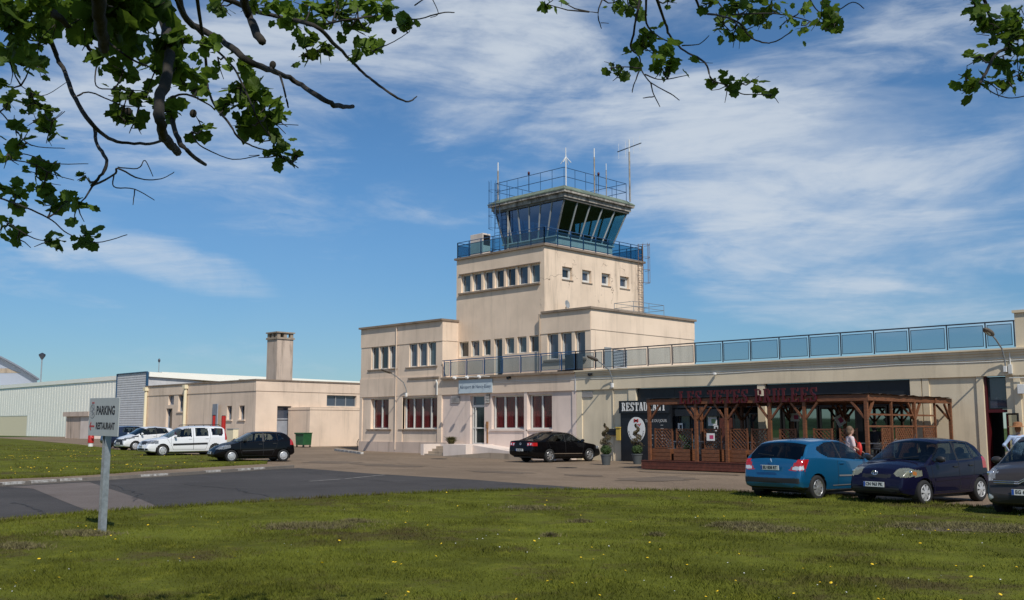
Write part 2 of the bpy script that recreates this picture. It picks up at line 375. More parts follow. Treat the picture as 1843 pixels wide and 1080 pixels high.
# kerb stones along the island, some painted white
kb = MB(); kp = MB()
cum = []
KL = [Vector((x, y, 0)) for x, y in kerb_line]
L = 0; seg = []
for a, b in zip(KL, KL[1:]):
    n = max(1, round((b-a).length/1.0))
    for k in range(n): seg.append((a.lerp(b, k/n), a.lerp(b, (k+1)/n)))
for i, (a, b) in enumerate(seg):
    d = (b-a).normalized(); nrm = Vector((-d.y, d.x, 0)); nrm = nrm if nrm.x < 0 else -nrm
    z = gz((a.x+b.x)/2); w = .14
    c = (a+b)/2 + nrm*.07 + Vector((0, 0, z+.04+random.uniform(-.006, .006)))
    kb.obox(c, (b-a)/2*.985, nrm*w/2, (0, 0, .07))
    if i % 3 == 1 or random.random() < .12:
        u0, u1 = random.uniform(0, .15), random.uniform(.8, 1)
        kp.obox((a.lerp(b, (u0+u1)/2)) + nrm*.07 + Vector((0, 0, z+.078)), (b-a)/2*(u1-u0), nrm*(w/2+.003), (0, 0, .036))
struct(kb.build('kerb', 'kerb_stone')); 
mat('kerb_white', (.62, .60, .56), .85, var=.6, vscale=7, col2=(.22, .19, .16), detail=8)
struct(kp.build('kerb_paint', 'kerb_white'))
# earthen gutter strip between kerb and island grass
sheet('verge', [tuple((KL[i]+Vector((-.12, .05, 0)))[:2]) for i in range(len(KL))] + [isl_edge[-1]] + isl_edge[::-1][1:], .03, 'gravelled')
def stripe(pts, w, name='road_marking', m='paint_worn'):
    P = [onG(*p) for p in pts]; mb = MB()
    for a, b in zip(P, P[1:]):
        d = (b-a).normalized(); n_ = Vector((-d.y, d.x, 0))*w/2
        mb.quad(*[v+Vector((0, 0, .009)) for v in (a-n_, b-n_, b+n_, a+n_)])
    struct(mb.build(name, m))
stripe([(557, 866.5), (612, 863)], .12); stripe([(622, 862), (692, 855)], .12)
# hills beyond the far side of the field (seen mirrored in the restaurant glass)
def hills():
    mb = MB(); n = 60
    V = []; Fs = []
    for i in range(n+1):
        a = R_(-175 + 170*i/n)
        for j, (rr, hh) in enumerate([(430, 0), (520, 18), (640, 42), (800, 55), (1000, 40), (1200, 0)]):
            h = .27*hh*(.75 + .5*noise.noise(Vector((i*.14, j*.4, 3.3)))) if hh else -1
            V.append((rr*math.cos(a), rr*math.sin(a), h))
    for i in range(n):
        for j in range(5): Fs.append((i*6+j, i*6+j+1, (i+1)*6+j+1, (i+1)*6+j))
    mb.add(V, Fs); struct(mb.build('hills', 'hill_woods', smooth=True))
hills()

# ================================================================ sky with cirrus
SUN_EL = math.asin(4.17/math.hypot(math.hypot(3.6, 1.6), 4.17)); SUN_DIR = Vector((3.6, -1.6, 4.17)).normalized()
def sky():
    w = bpy.data.worlds.new('World'); sc.world = w; w.use_nodes = True; nt = w.node_tree; nt.nodes.clear()
    out = nt.nodes.new('ShaderNodeOutputWorld'); bg = nt.nodes.new('ShaderNodeBackground')
    sk = nt.nodes.new('ShaderNodeTexSky'); sk.sky_type = 'NISHITA'; sk.sun_disc = False
    sk.sun_elevation = SUN_EL; sk.sun_rotation = math.atan2(SUN_DIR.x, SUN_DIR.y); sk.altitude = 200
    sk.air_density = 1.0; sk.dust_density = .25; sk.ozone_density = 2.6
    tc = nt.nodes.new('ShaderNodeTexCoord'); sep = nt.nodes.new('ShaderNodeSeparateXYZ'); V = tc.outputs['Generated']
    nt.links.new(V, sep.inputs[0])
    x, y, z = sep.outputs
    f = math_(nt, 'ADD', math_(nt, 'MULTIPLY', x, -S2), math_(nt, 'MULTIPLY', y, S2))
    r = math_(nt, 'ADD', math_(nt, 'MULTIPLY', x, S2), math_(nt, 'MULTIPLY', y, S2))
    az = math_(nt, 'MULTIPLY', math_(nt, 'ARCTAN2', r, f), 180/PI); el = math_(nt, 'MULTIPLY', math_(nt, 'ARCSINE', z), 180/PI)
    zz = math_(nt, 'MAXIMUM', math_(nt, 'ADD', z, .12), .05)
    cb = nt.nodes.new('ShaderNodeCombineXYZ'); nt.links.new(math_(nt, 'DIVIDE', r, zz), cb.inputs[0]); nt.links.new(math_(nt, 'DIVIDE', f, zz), cb.inputs[1])
    P = cb.outputs[0]
    def rot(vec, a, sx, sy):
        mp = nt.nodes.new('ShaderNodeMapping'); mp.inputs['Rotation'].default_value = (0, 0, R_(a)); mp.inputs['Scale'].default_value = (sx, sy, 1)
        nt.links.new(vec, mp.inputs[0]); return mp.outputs[0]
    cb2 = nt.nodes.new('ShaderNodeCombineXYZ'); nt.links.new(math_(nt, 'MULTIPLY', az, .1), cb2.inputs[0]); nt.links.new(math_(nt, 'MULTIPLY', el, .1), cb2.inputs[1]); E2 = cb2.outputs[0]
    wisps = tnoise(nt, rot(E2, 17, .40, 1.9), 1.7, 9, .60, dist=.55)
    soft = tnoise(nt, rot(E2, 24, .55, 1.2), .95, 7, .56, dist=.5)
    fine = tnoise(nt, rot(E2, 30, .9, 3.4), 3.6, 8, .64, dist=.6)
    def spot(a0, e0, ra, re, tilt=0):
        da = math_(nt, 'SUBTRACT', az, a0); de = math_(nt, 'SUBTRACT', el, e0)
        c, s_ = math.cos(R_(tilt)), math.sin(R_(tilt))
        u = math_(nt, 'ADD', math_(nt, 'MULTIPLY', da, c/ra), math_(nt, 'MULTIPLY', de, s_/ra))
        v = math_(nt, 'ADD', math_(nt, 'MULTIPLY', da, -s_/re), math_(nt, 'MULTIPLY', de, c/re))
        q = math_(nt, 'ADD', math_(nt, 'MULTIPLY', u, u), math_(nt, 'MULTIPLY', v, v))
        return ramp(nt, q, 0, 1, 1, 0)
    def px2(px, py):
        d = ray(px, py).normalized(); return math.degrees(math.atan2(d.dot(AX_R), d.dot(AX_F))), math.degrees(math.asin(d.z))
    spots = [(290, 468, 6.2, 1.3, -12, .72), (130, 425, 5, 1.9, -14, .5), (1520, 310, 16, 6.5, -16, .95), (1750, 330, 10, 7, -10, .8), (1700, 120, 12, 4, -14, .5), (1250, 430, 10, 2.6, -14, .5),
             (1600, 470, 13, 2.4, -4, .7), (1650, 545, 13, 2.3, -4, .75), (850, 90, 13, 7, -24, .85), (1150, 70, 10, 5, -20, .6), (420, 120, 14, 7, 0, .75), (640, 350, 6, 1.2, -4, .28), (760, 360, 5, 1.4, -8, .35), (400, 345, 5, 1.2, 0, .3), (1330, 200, 8, 4, -25, .5), (950, 230, 9, 4.5, -30, .45), (60, 250, 8, 6, 0, .35)]
    tot = None
    for px, py, ra, re, tl, k in spots:
        a0, e0 = px2(px, py); s_ = math_(nt, 'MULTIPLY', spot(a0, e0, ra*1.25, re*1.35, tl), k)
        tot = s_ if tot is None else math_(nt, 'MAXIMUM', tot, s_)
    # elsewhere (outside this view) a general thin veil
    far = ramp(nt, math_(nt, 'ABSOLUTE', az), 34, 60, 0, .45); tot = math_(nt, 'MAXIMUM', tot, far)
    tex = math_(nt, 'ADD', math_(nt, 'MULTIPLY', ramp(nt, wisps, .36, .68), .48), math_(nt, 'MULTIPLY', ramp(nt, soft, .3, .62), .55))
    tex = math_(nt, 'MULTIPLY', tex, ramp(nt, fine, .15, .6, .72, 1.05))
    cov = math_(nt, 'MULTIPLY', ramp(nt, math_(nt, 'ADD', tex, tot), .80, 1.80), .78)
    veil = math_(nt, 'MULTIPLY', ramp(nt, soft, .35, .7), .035)
    cov = math_(nt, 'MINIMUM', math_(nt, 'ADD', math_(nt, 'MULTIPLY', cov, 1.05), veil), .92)
    hz = ramp(nt, el, 0, 3, 0, 1); cov = math_(nt, 'MULTIPLY', cov, hz)
    tint = mixrgb(nt, 1, sk.outputs[0], mixrgb(nt, ramp(nt, el, -2, 15), (.44, .59, .72), SKY_TINT), 'MULTIPLY')
    c = mixrgb(nt, cov, tint, CLOUD_COL)
    nt.links.new(c, bg.inputs[0]); bg.inputs[1].default_value = .1; nt.links.new(bg.outputs[0], out.inputs[0])
SKY_TINT = (.50, .78, .98); CLOUD_COL = (6.3, 6.9, 7.6)
sky()
sl = bpy.data.lights.new('sun', 'SUN'); sl.energy = 3.95; sl.angle = R_(.5); sl.color = (1, .945, .86)
so = bpy.data.objects.new('sun', sl); COL.objects.link(so); so.rotation_euler = (-SUN_DIR).to_track_quat('-Z', 'Y').to_euler(); so.location = (20, -20, 30)
# ================================================================ camera
cd = bpy.data.cameras.new('camera'); cam = bpy.data.objects.new('camera', cd); COL.objects.link(cam); sc.camera = cam
cd.sensor_width = 36; cd.lens = 36*FOC/1843; cd.clip_end = 4000; cd.clip_start = .1
cam.location = STN; cam.rotation_euler = (R_(90)+PITCH, 0, R_(45))
sc.render.resolution_x = 1024; sc.render.resolution_y = 600
sc.view_settings.view_transform = 'Standard'; sc.view_settings.look = 'None'; sc.view_settings.exposure = 0; sc.view_settings.gamma = 1
# ================================================================ walls with openings, windows
def wall_cells(mb, o, ux, thick, x0, x1, z0, z1, ops=(), mi=0):
    """wall slab seen from its front plane; ux = unit vector along it, thick = vector into the wall; ops = (a0, a1, z0, z1)"""
    o, ux, thick = Vector(o), Vector(ux), Vector(thick); uz = Vector((0, 0, 1))
    xs = sorted({x0, x1, *[c for op in ops for c in op[:2]]}); zs = sorted({z0, z1, *[c for op in ops for c in op[2:]]})
    xs = [x for x in xs if x0-1e-6 <= x <= x1+1e-6]; zs = [z for z in zs if z0-1e-6 <= z <= z1+1e-6]
    nx, nz = len(xs)-1, len(zs)-1
    solid = [[not any(op[0]-1e-6 <= (xs[i]+xs[i+1])/2 <= op[1]+1e-6 and op[2]-1e-6 <= (zs[j]+zs[j+1])/2 <= op[3]+1e-6 for op in ops) for j in range(nz)] for i in range(nx)]
    P = lambda x, z, d: o + ux*x + uz*z + thick*d
    for i in range(nx):
        for j in range(nz):
            if not solid[i][j]: continue
            a, b, c, d = xs[i], xs[i+1], zs[j], zs[j+1]
            mb.quad(P(a,c,0), P(b,c,0), P(b,d,0), P(a,d,0), mi); mb.quad(P(a,c,1), P(a,d,1), P(b,d,1), P(b,c,1), mi)
            for (ii, jj, q) in ((i-1, j, (P(a,c,0), P(a,d,0), P(a,d,1), P(a,c,1))), (i+1, j, (P(b,c,0), P(b,c,1), P(b,d,1), P(b,d,0))),
                                (i, j-1, (P(a,c,0), P(a,c,1), P(b,c,1), P(b,c,0))), (i, j+1, (P(a,d,0), P(b,d,0), P(b,d,1), P(a,d,1)))):
                if not (0 <= ii < nx and 0 <= jj < nz) or not solid[ii][jj]: mb.quad(*q, mi)
    return mb
PANES = ['pane', 'pane', 'pane_slate', 'pane_teal', 'pane_slate']  # differing reflections put into the base colours as varied pane tints
def window(parent, o, ux, inn, a0, a1, z0, z1, splits=(), fw=.07, frame='frame_white', pane='pane', curtain=None, rails=(), W=None, label=None, name='window'):
    """o + ux*a; inn = unit vector into the wall; pane at o, frame 4 cm proud of it. splits = inner mullion positions 0..1"""
    o, ux, inn = Vector(o), Vector(ux), Vector(inn); uz = Vector((0, 0, 1))
    if pane == 'pane' and name == 'window': pane = random.choice(PANES)
    g = MB(); P = lambda a, z, d: o + ux*a + uz*z + inn*d
    g.obox(P((a0+a1)/2, (z0+z1)/2, .03), ux*(a1-a0)/2*.995, inn*.008, uz*(z1-z0)/2*.995)
    w = g.build(name, pane, parent, world=W)
    if label: w['label'] = label
    f = MB(); C = lambda a, b, c, d, dp=0: f.obox(P((a+b)/2, (c+d)/2, -.01+dp), ux*(b-a)/2, inn*.04, uz*(d-c)/2)
    C(a0, a1, z0, z0+fw); C(a0, a1, z1-fw, z1); C(a0, a0+fw, z0+fw, z1-fw); C(a1-fw, a1, z0+fw, z1-fw)
    for s in splits: m_ = a0+(a1-a0)*s; C(m_-fw*.6, m_+fw*.6, z0+fw, z1-fw, .002)
    for s in rails: m_ = z0+(z1-z0)*s; C(a0+fw, a1-fw, m_-fw*.5, m_+fw*.5, .004)
    f.build('frame', frame, w, world=W)
    if curtain:
        c = MB(); n = int((a1-a0)/.05); V = []
        for i in range(n+1):
            a = a0+.02+(a1-a0-.04)*i/n; dp = .075+.018*math.sin(i*1.9)+.01*math.sin(i*.63)
            V += [P(a, z0+.03, dp), P(a, z1-.03, dp)]
        c.add(V, [(2*i, 2*i+2, 2*i+3, 2*i+1) for i in range(n)]); c.build('curtain', curtain, w, world=W, smooth=True)
    return w
def sill(parent, o, ux, inn, a0, a1, z, W=None, m='coping', dep=.06, th=.07):
    o, ux, inn = Vector(o), Vector(ux), Vector(inn)
    return MB().obox(o+ux*(a0+a1)/2+Vector((0, 0, z-th/2))-inn*(dep/2-.05), ux*(a1-a0)/2, inn*(dep/2+.03), (0, 0, th/2)).build('sill', m, parent, world=W)
X1, Y1 = Vector((1, 0, 0)), Vector((0, 1, 0))
fx = lambda px, Y=40.: onY(px, 700, Y).x                 # sight line -> abscissa on a wall parallel to the front
fy = lambda px, X: onX(px, 600, X).y
BW = (-45, 40, 0)
T = thing('airport_terminal', 'long cream and pink rendered airport terminal with a glazed control tower on top', 'airport building', BW)
def P_(mb, name, m, smooth=False): return mb.build(name, m, T, world=BW, smooth=smooth)
# ---- left block -------------------------------------------------
LX0, LX1 = -54.1, -45.98
w1 = [(fx(666.5), fx(698.5), 1.58, 3.5), (fx(724), fx(787), 1.58, 3.5)]
up = [(fx(666), fx(679.5)), (fx(681), fx(696.4)), (fx(698), fx(711)), (fx(734.5), fx(748.6)), (fx(750.8), fx(766.4)), (fx(768.4), fx(783))]
mb = MB()
wall_cells(mb, (0, 40.07, 0), X1, (0, .3, 0), LX0, LX1, .0, 3.62, w1)
wall_cells(mb, (0, 40.05, 0), X1, (0, .3, 0), LX0, LX1, 4.79, 6.86, [(a, b, 5.4, 6.86-.001) for a, b in up])
mb.box((LX0, 40.35, 0), (LX0+.3, 52, 8.05)).box((LX1-.3, 40.35, 0), (LX1, 52, 8.05))
P_(mb, 'wall', 'wall_pink')
mb = MB()       # raised bands, piers and plinth
mb.box((LX0-.03, 40.0, 3.62), (LX1+.0, 40.36, 4.79)); mb.box((LX0-.02, 40.02, 6.86), (LX1+.03, 40.34, 8.08)); mb.box((LX1-.05, 40.35, 6.88), (LX1+.03, 41.3, 8.08))
for a, b in ((LX0-.02, fx(652)), (fx(711.5), fx(724)), (fx(787), LX1+.005)): mb.box((a, 40.01, .0), (b, 40.2, 3.62))
P_(mb, 'facade_band', 'wall_pink')
P_(MB().box((LX0-.04, 39.98, 0), (-45.3, 40.1, .78)), 'plinth', 'plinth')
P_(MB().box((LX0-.12, 39.88, 8.08), (LX1+.1, 52, 8.2)), 'coping', 'coping')
for (a0, a1, z0, z1), n in zip(w1, (2, 4)):
    w = window(T, (0, 40.3, 0), X1, Y1, a0+.06, a1-.01, z0, z1, [i/n for i in range(1, n)], .065, pane='glass_room', curtain='curtain_red', W=BW)
    sill(w, (0, 40.02, 0), X1, Y1, a0-.35, a1+.3 if n == 2 else a1, z0-.02, BW)
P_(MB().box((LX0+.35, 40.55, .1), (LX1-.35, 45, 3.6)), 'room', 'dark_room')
for i, (a, b) in enumerate(up):
    w = window(T, (0, 40.20, 0), X1, Y1, a+.03, b+.02, 5.4, 6.85, (), .05, frame='frame_white', pane='pane', W=BW)
    if i in (0, 3): sill(w, (0, 40.02, 0), X1, Y1, a-.3, up[i+2][1]+.15, 5.38, BW)
P_(MB().box((fx(735, 40), 39.93, 4.62), (LX1-.2, 40.0, 4.72)), 'ledge', 'coping')
mat('rust_stain', (.30, .15, .06), .9, var=.4, vscale=12)
# ---- ground-floor front of the middle part ------------------------
JX = fx(1036)
doorA, doorB = fx(844), fx(869.5)
cw = [(fx(882.5), fx(941.8), 1.58, 3.45), (fx(948), fx(991), 1.58, 3.45)]
mb = MB()
wall_cells(mb, (0, 40.1, 0), X1, (0, .3, 0), LX1, JX-.01, 0, 3.6, cw + [(doorA, doorB, .7, 3.5)])
P_(mb, 'wall', 'wall_rose')
for a, b, z in ((fx(941.8)+.02, fx(947.8), .7), (fx(1029), JX-.005, 0), (fx(787)+.02, fx(793), .7)): P_(MB().box((a, 40.03, z), (b, 40.2, 3.6)), 'pier', 'wall_rose')
P_(MB().box((LX1+.005, 40.0, 3.6), (JX-.03, 40.4, 4.5)), 'facade_band', 'wall_pink')
P_(MB().box((LX1+.1, 39.82, 4.5), (fx(1036), 41.35, 4.62)), 'coping', 'coping')
for (a0, a1, z0, z1), n in zip(cw, (3, 2)):
    w = window(T, (0, 40.33, 0), X1, Y1, a0+.06, a1-.01, z0, z1, [i/n for i in range(1, n)], .075, pane='glass_room', curtain='curtain_red', W=BW)
    sill(w, (0, 40.07, 0), X1, Y1, a0-.1, a1+.02, z0-.03, BW, m='white_wash')
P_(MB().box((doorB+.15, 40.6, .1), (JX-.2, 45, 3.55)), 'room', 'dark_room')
dr = window(T, (0, 40.3, 0), X1, Y1, doorA+.05, doorB, .72, 2.9, (.2,), .07, pane='pane', rails=(.42,), W=BW, name='door', label='glazed entrance door with white frame')
window(T, (0, 40.3, 0), X1, Y1, doorA+.05, doorB, 2.9, 3.5, (), .06, pane='pane', W=BW)
MB().box((fx(868), 40.2, 1.5), (fx(869), 40.27, 1.9)).build('handle', 'steel_dark', dr, world=BW)
def louvre(a0, a1, z0, z1, Y, m='metal_grey', n=6, back='plastic_black'):
    g = MB(); g.box((a0, Y-.005, z0), (a1, Y+.02, z1), 1)
    for i in range(n): zz = z0+(z1-z0)*(i+.5)/n; g.obox(((a0+a1)/2, Y-.03, zz), ((a1-a0)/2, 0, 0), (0, .03, -.02), (0, .003, .006))
    P_(g, 'louvre', [m, back])
louvre(fx(811), fx(826), 3.1, 3.5, 40.08); louvre(fx(872.7), fx(879.8), 3.02, 3.55, 40.07, 'white_plain'); 
P_(MB().tube([(fx(713), 39.96, 8.0), (fx(713), 39.96, .3)], .028, 6), 'downpipe', 'wall_pink')
P_(MB().tube([(fx(787), 39.9, 4.5), (fx(788.5), 39.93, 4.3), (fx(788.5), 39.93, 3.6)], .05, 8), 'downpipe', 'frame_white')
P_(MB().box((fx(874.5), 40.06, .78), (fx(876.5), 40.1, 1.62)).box((fx(874), 40.03, 1.62), (fx(877), 40.1, 2.0)), 'bell_box', 'rust_stain')
# entrance landing, steps and ramp
mb = MB()
mb.box((-43.5, 38.0, 0), (-41.6, 40.1, .72)); mb.box((-45.45, 38.9, 0), (-45.2, 40.1, .72)); mb.box((-45.45, 38.0, 0), (-45.2, 38.9, .72)); mb.box((-45.2, 39.25, 0), (-43.5, 40.1, .715))
P_(mb, 'landing', 'white_wash')
mb = MB()
for i in range(4): mb.box((-45.2, 38.05+.3*i, 0), (-43.5, 38.05+.3*(i+1), .14*(i+1)+.03))
P_(mb, 'steps', 'concrete_old')
mb = MB().prism([(0, 0), (6.3, 0), (6.3, .05), (0, .70)], (-41.6, 38.5, 0), (1, 0, 0), (0, 0, 1), (0, 1.6, 0)); P_(mb, 'ramp', 'white_wash')
mb = MB().prism([(0, 0), (6.6, 0), (6.6, .30), (3.5, .34), (0, .1)], (-42.6, 37.3, 0), (1, 0, 0), (0, 0, 1), (0, .18, 0)); P_(mb, 'ramp_kerb', 'concrete_old')
# ---- upper walls of the tower --------------------------------------
TX0, TX1, TY0, TY1 = -46.14, -38.71, 41.3, 50.4
F3 = [(115, 183), (197, 262), (278, 345), (360, 427), (442, 512), (527, 602), (618, 693)]
F2 = [(105, 172), (190, 250), (272, 332), (357, 416), (437, 502), (525, 592), (612, 683)]
cx = lambda c: fx(800+c/4.007, 41.3)
o3 = [(cx(a), cx(b), 9.86, 10.95) for a, b in F3]; o2 = [(cx(a), cx(b), 5.9 if i != 3 else 4.66, 6.84) for i, (a, b) in enumerate(F2)]
mb = MB(); wall_cells(mb, (0, TY0, 0), X1, (0, .35, 0), TX0, TX1-.36, 4.6, 11.92, o3+o2)
mb.box((TX0, TY0+.35, 4.6), (TX0+.3, TY1, 11.9))
P_(mb, 'wall', 'wall_tower')
ry = [(42.81, 43.56), (44.56, 45.27), (46.34, 47.02), (48.08, 48.85)]
mb = MB(); wall_cells(mb, (TX1, 0, 0), Y1, (-.35, 0, 0), TY0, TY1, 7.9, 11.92, [(a, b+.12, 10.16, 10.9) for a, b in ry])
mb.box((TX0+.3, TY1-.3, 7.9), (TX1-.35, TY1-.002, 11.9))
P_(mb, 'wall', 'wall_cracked')['label'] = 'cracked and peeling right-hand wall of the tower'
for lst, z in ((o3, 9.83),):
    P_(MB().box((cx(103), 41.18, 9.73), (cx(694), 41.34, 9.83)), 'ledge', 'coping')
mb = MB().box((TX0-.0, 41.255, 6.9), (TX1-.05, 41.3, 11.0)) if False else None
P_(MB().box((cx(103), 41.23, 10.97), (cx(697), 41.33, 11.02)), 'ledge', 'coping')
for i, (a, b, z0, z1) in enumerate(o3): window(T, (0, 41.48, 0), X1, Y1, a+.02, b, z0, z1, (), .06, pane='pane', W=BW)
for i, (a, b, z0, z1) in enumerate(o2):
    window(T, (0, 41.48, 0), X1, Y1, a+.02, b, z0, z1, (), .06, frame='frame_white', pane='pane', W=BW, name='window' if i != 3 else 'door', label=None if i != 3 else 'narrow terrace door in the upper front wall')
for a, b in ry:
    w = window(T, (TX1-.22, 0, 0), Y1, -X1, a, b+.1, 10.18, 10.88, (), .13, pane='pane', W=BW)
    sill(w, (TX1, 0, 0), Y1, -X1, a-.05, b+.18, 10.15, BW, th=.06)
mb = MB()       # parapet coping all round
mb.box((TX0-.12, TY0-.12, 11.92), (TX1+.14, TY1+.1, 12.04)); P_(mb, 'coping', 'coping')
P_(MB().box((TX0+.1, TY0+.1, 12.04), (TX1-.1, TY1-.1, 12.07)), 'roof', 'roof_felt')
# ---- block right of the tower ----------------------------------------
B0, B1, BY = -38.9, -35.18, 41.12
bx = lambda px: fx(px, BY)
ob = [(bx(984.7), bx(1004.6), 5.42, 6.84), (bx(1009), bx(1028.9), 5.42, 6.84), (bx(1034.6), bx(1053.3), 5.42, 6.84)]
mb = MB(); wall_cells(mb, (0, BY+.03, 0), X1, (0, .35, 0), B0, B1, 4.6, 6.86, ob); mb.box((B0, BY, 6.86), (B1, BY+.4, 8.0))
mb.box((B1-.3, BY+.4, 4.6), (B1-.001, 50.7, 8.0)); mb.box((B1-.29, BY+.02, 6.9), (B1+.03, 50.72, 8.0)); mb.box((B0+.2, 50.4, 4.6), (B1-.3, 50.7, 8.0))
P_(mb, 'wall', 'wall_tower')
for a, b, z0, z1 in ob: window(T, (0, BY+.22, 0), X1, Y1, a+.03, b, z0, z1, (), .06, pane='pane', W=BW)
P_(MB().box((bx(979), BY-.06, 5.27), (bx(1056), BY+.1, 5.37)), 'ledge', 'coping')
P_(MB().box((B0+.15, BY-.1, 8.0), (B1+.13, 50.82, 8.12)), 'coping', 'coping')
P_(MB().box((B0, BY+.3, 8.12), (B1-.1, 50.6, 8.14)), 'roof', 'roof_felt')
g = MB(); g.box((B1+.0, 42.95, 4.7), (B1+.05, 44.15, 5.92), 1)
for i in range(14): g.obox((B1+.06, 43.55, 4.78+i*.083), (.0, .58, 0), (.02, 0, -.02), (.004, 0, .008))
P_(g, 'louvre', ['metal_grey', 'plastic_black'])
P_(MB().box((B1, 42.25, 4.65), (B1+.05, 42.8, 6.0)), 'door', 'frame_grey')
# downpipe at the corner between tower and block
P_(MB().tube([(B0-.02, BY-.03, 4.6), (B0-.02, BY-.03, 8.0)], .045, 8), 'downpipe', 'concrete_old')
P_(MB().box((bx(905), BY-.3, 4.62), (-45.9, 41.6, 4.64)), 'roof', 'roof_felt')
# ---- restaurant wing ---------------------------------------------------
RX1 = -6.5
mb = MB()
blackL, blackR, dL, dR = fx(1143), fx(1637), fx(1769), fx(1809)
wall_cells(mb, (0, 40.1, 0), X1, (0, .35, 0), JX+.01, RX1, 0, 3.6, [(blackL, blackR, -.0, 3.599), (dL, dR, -.0, 3.599)])
for a, b in ((JX+.02, fx(1046)), (fx(1130), fx(1143)-.002), (fx(1362), fx(1375)), (fx(1637)+.002, fx(1657)), (fx(1657)+.05, fx(1671)), (fx(1757), dL-.002), (fx(1824), fx(1836))):
    mb.box((a, 40.04, 0), (b, 40.3, 3.6))
P_(mb, 'wall', 'wall_cream')
mb = MB(); mb.box((JX+.03, 40.0, 3.6), (RX1, 40.45, 4.36)); mb.box((JX+.03, 39.96, 4.36), (RX1, 40.4, 4.46)); mb.box((JX+.03, 39.90, 4.46), (RX1, 40.42, 4.56)); mb.box((JX+.03, 39.84, 4.56), (RX1, 40.5, 4.62))
P_(mb, 'facade_band', 'wall_cream')
P_(MB().box((JX+.05, 40.45, 4.3), (RX1, 52, 4.6)), 'roof', 'roof_felt')
P_(MB().box((JX-.03, 39.97, 3.55), (JX+.03, 40.03, 4.55)), 'expansion_joint', 'metal_grey')
P_(MB().box((fx(1834), 39.97, 4.62), (RX1, 41.6, 5.92)).box((fx(1834)-.06, 39.9, 5.92), (RX1, 41.7, 6.02)), 'stair_head', 'wall_cream')
louvre(fx(1046), fx(1065), 3.2, 3.52, 40.1, 'metal_grey', 5)
P_(MB().tube([(fx(1102), 40.05, 3.6), (fx(1102), 40.05, .1)], .02, 6), 'cable', 'wall_cream')
for zz in (4.16, 4.24):
    P_(MB().tube([(JX-9+i*1.2, 39.985, zz+.02*math.sin(i*1.3+zz)) for i in range(28)], .012, 5), 'cable', 'white_plain')
# dark restaurant front: fascia, shopfront, mirror glass
mb = MB(); mb.box((blackL+.002, 40.18, 2.58), (fx(1362)-.002, 40.4, 3.58)); mb.box((fx(1375)+.002, 40.18, 2.58), (blackR-.002, 40.4, 3.58))
for px in (1210, 1290, 1455, 1560): mb.box((fx(px)-.01, 40.172, 2.6), (fx(px)+.01, 40.18, 3.56), 1)
P_(mb, 'fascia', ['black_panel', 'plastic_black'])
mb = MB(); mb.box((blackL+.002, 40.2, 0), (fx(1215), 40.38, 2.58)); mb.box((fx(1215), 40.2, 0), (fx(1362), 40.36, .35)); mb.box((fx(1215), 39.95, 2.2), (fx(1290), 40.2, 2.52))
P_(mb, 'shopfront', 'black_panel')
sw = [(1216, 1236), (1238, 1258), (1261, 1288), (1312, 1334), (1337, 1360)]
for a, b in sw: window(T, (0, 40.28, 0), X1, Y1, fx(a), fx(b), .38, 2.3, (), .05, frame='plastic_black', pane='pane', W=BW)
P_(MB().box((fx(1289), 40.2, .05), (fx(1311), 40.34, 2.1)), 'door', 'wood_deck')['label'] = 'brown wooden restaurant door'
for a, b in [(1378, 1400), (1403, 1424), (1427, 1466), (1469, 1500), (1503, 1535), (1549, 1590), (1594, 1634)]:
    window(T, (0, 40.22, 0), X1, Y1, fx(a), fx(b), .25, 2.56, (), .05, frame='plastic_black', pane='glass_mirror', W=BW)
P_(MB().box((fx(1535)+.01, 40.2, .1), (fx(1549)-.01, 40.4, 2.58)).box((fx(1376), 40.19, 0), (fx(1636), 40.4, .24)), 'shopfront', 'black_panel')
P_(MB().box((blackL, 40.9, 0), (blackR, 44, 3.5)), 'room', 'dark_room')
# side entrance on the right
mb = MB(); mb.box((dL+.002, 40.14, 0), (dL+.09, 40.44, 3.58)); mb.box((dL+.09, 40.15, 2.22), (dR-.002, 40.4, 2.34)); P_(mb, 'door_frame', 'red_dark')
window(T, (0, 40.26, 0), X1, Y1, dL+.1, dR-.01, 2.35, 3.57, (), .04, frame='plastic_black', pane='pane', W=BW)
d = P_(MB().obox((dR+.25, 39.85, 1.13), (.30, -.26, 0), (.012, .014, 0), (0, 0, 1.06)), 'door', 'plastic_black'); d['label'] = 'open glazed door leaf of the side entrance'
MB().obox((dR+.25, 39.84, 1.2), (.25, -.22, 0), (.016, .018, 0), (0, 0, .92)).build('pane', 'glass_mirror', d, world=BW)
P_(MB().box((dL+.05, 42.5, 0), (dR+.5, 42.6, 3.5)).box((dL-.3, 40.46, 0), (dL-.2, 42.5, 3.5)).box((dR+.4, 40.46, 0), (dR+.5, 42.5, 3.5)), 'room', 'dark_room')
P_(MB().box((dL-.25, 40.47, 3.5), (dR+.45, 42.55, 3.55)).box((dL-.25, 40.2, -.02), (dR+.45, 42.55, .03)), 'room', 'dark_room')
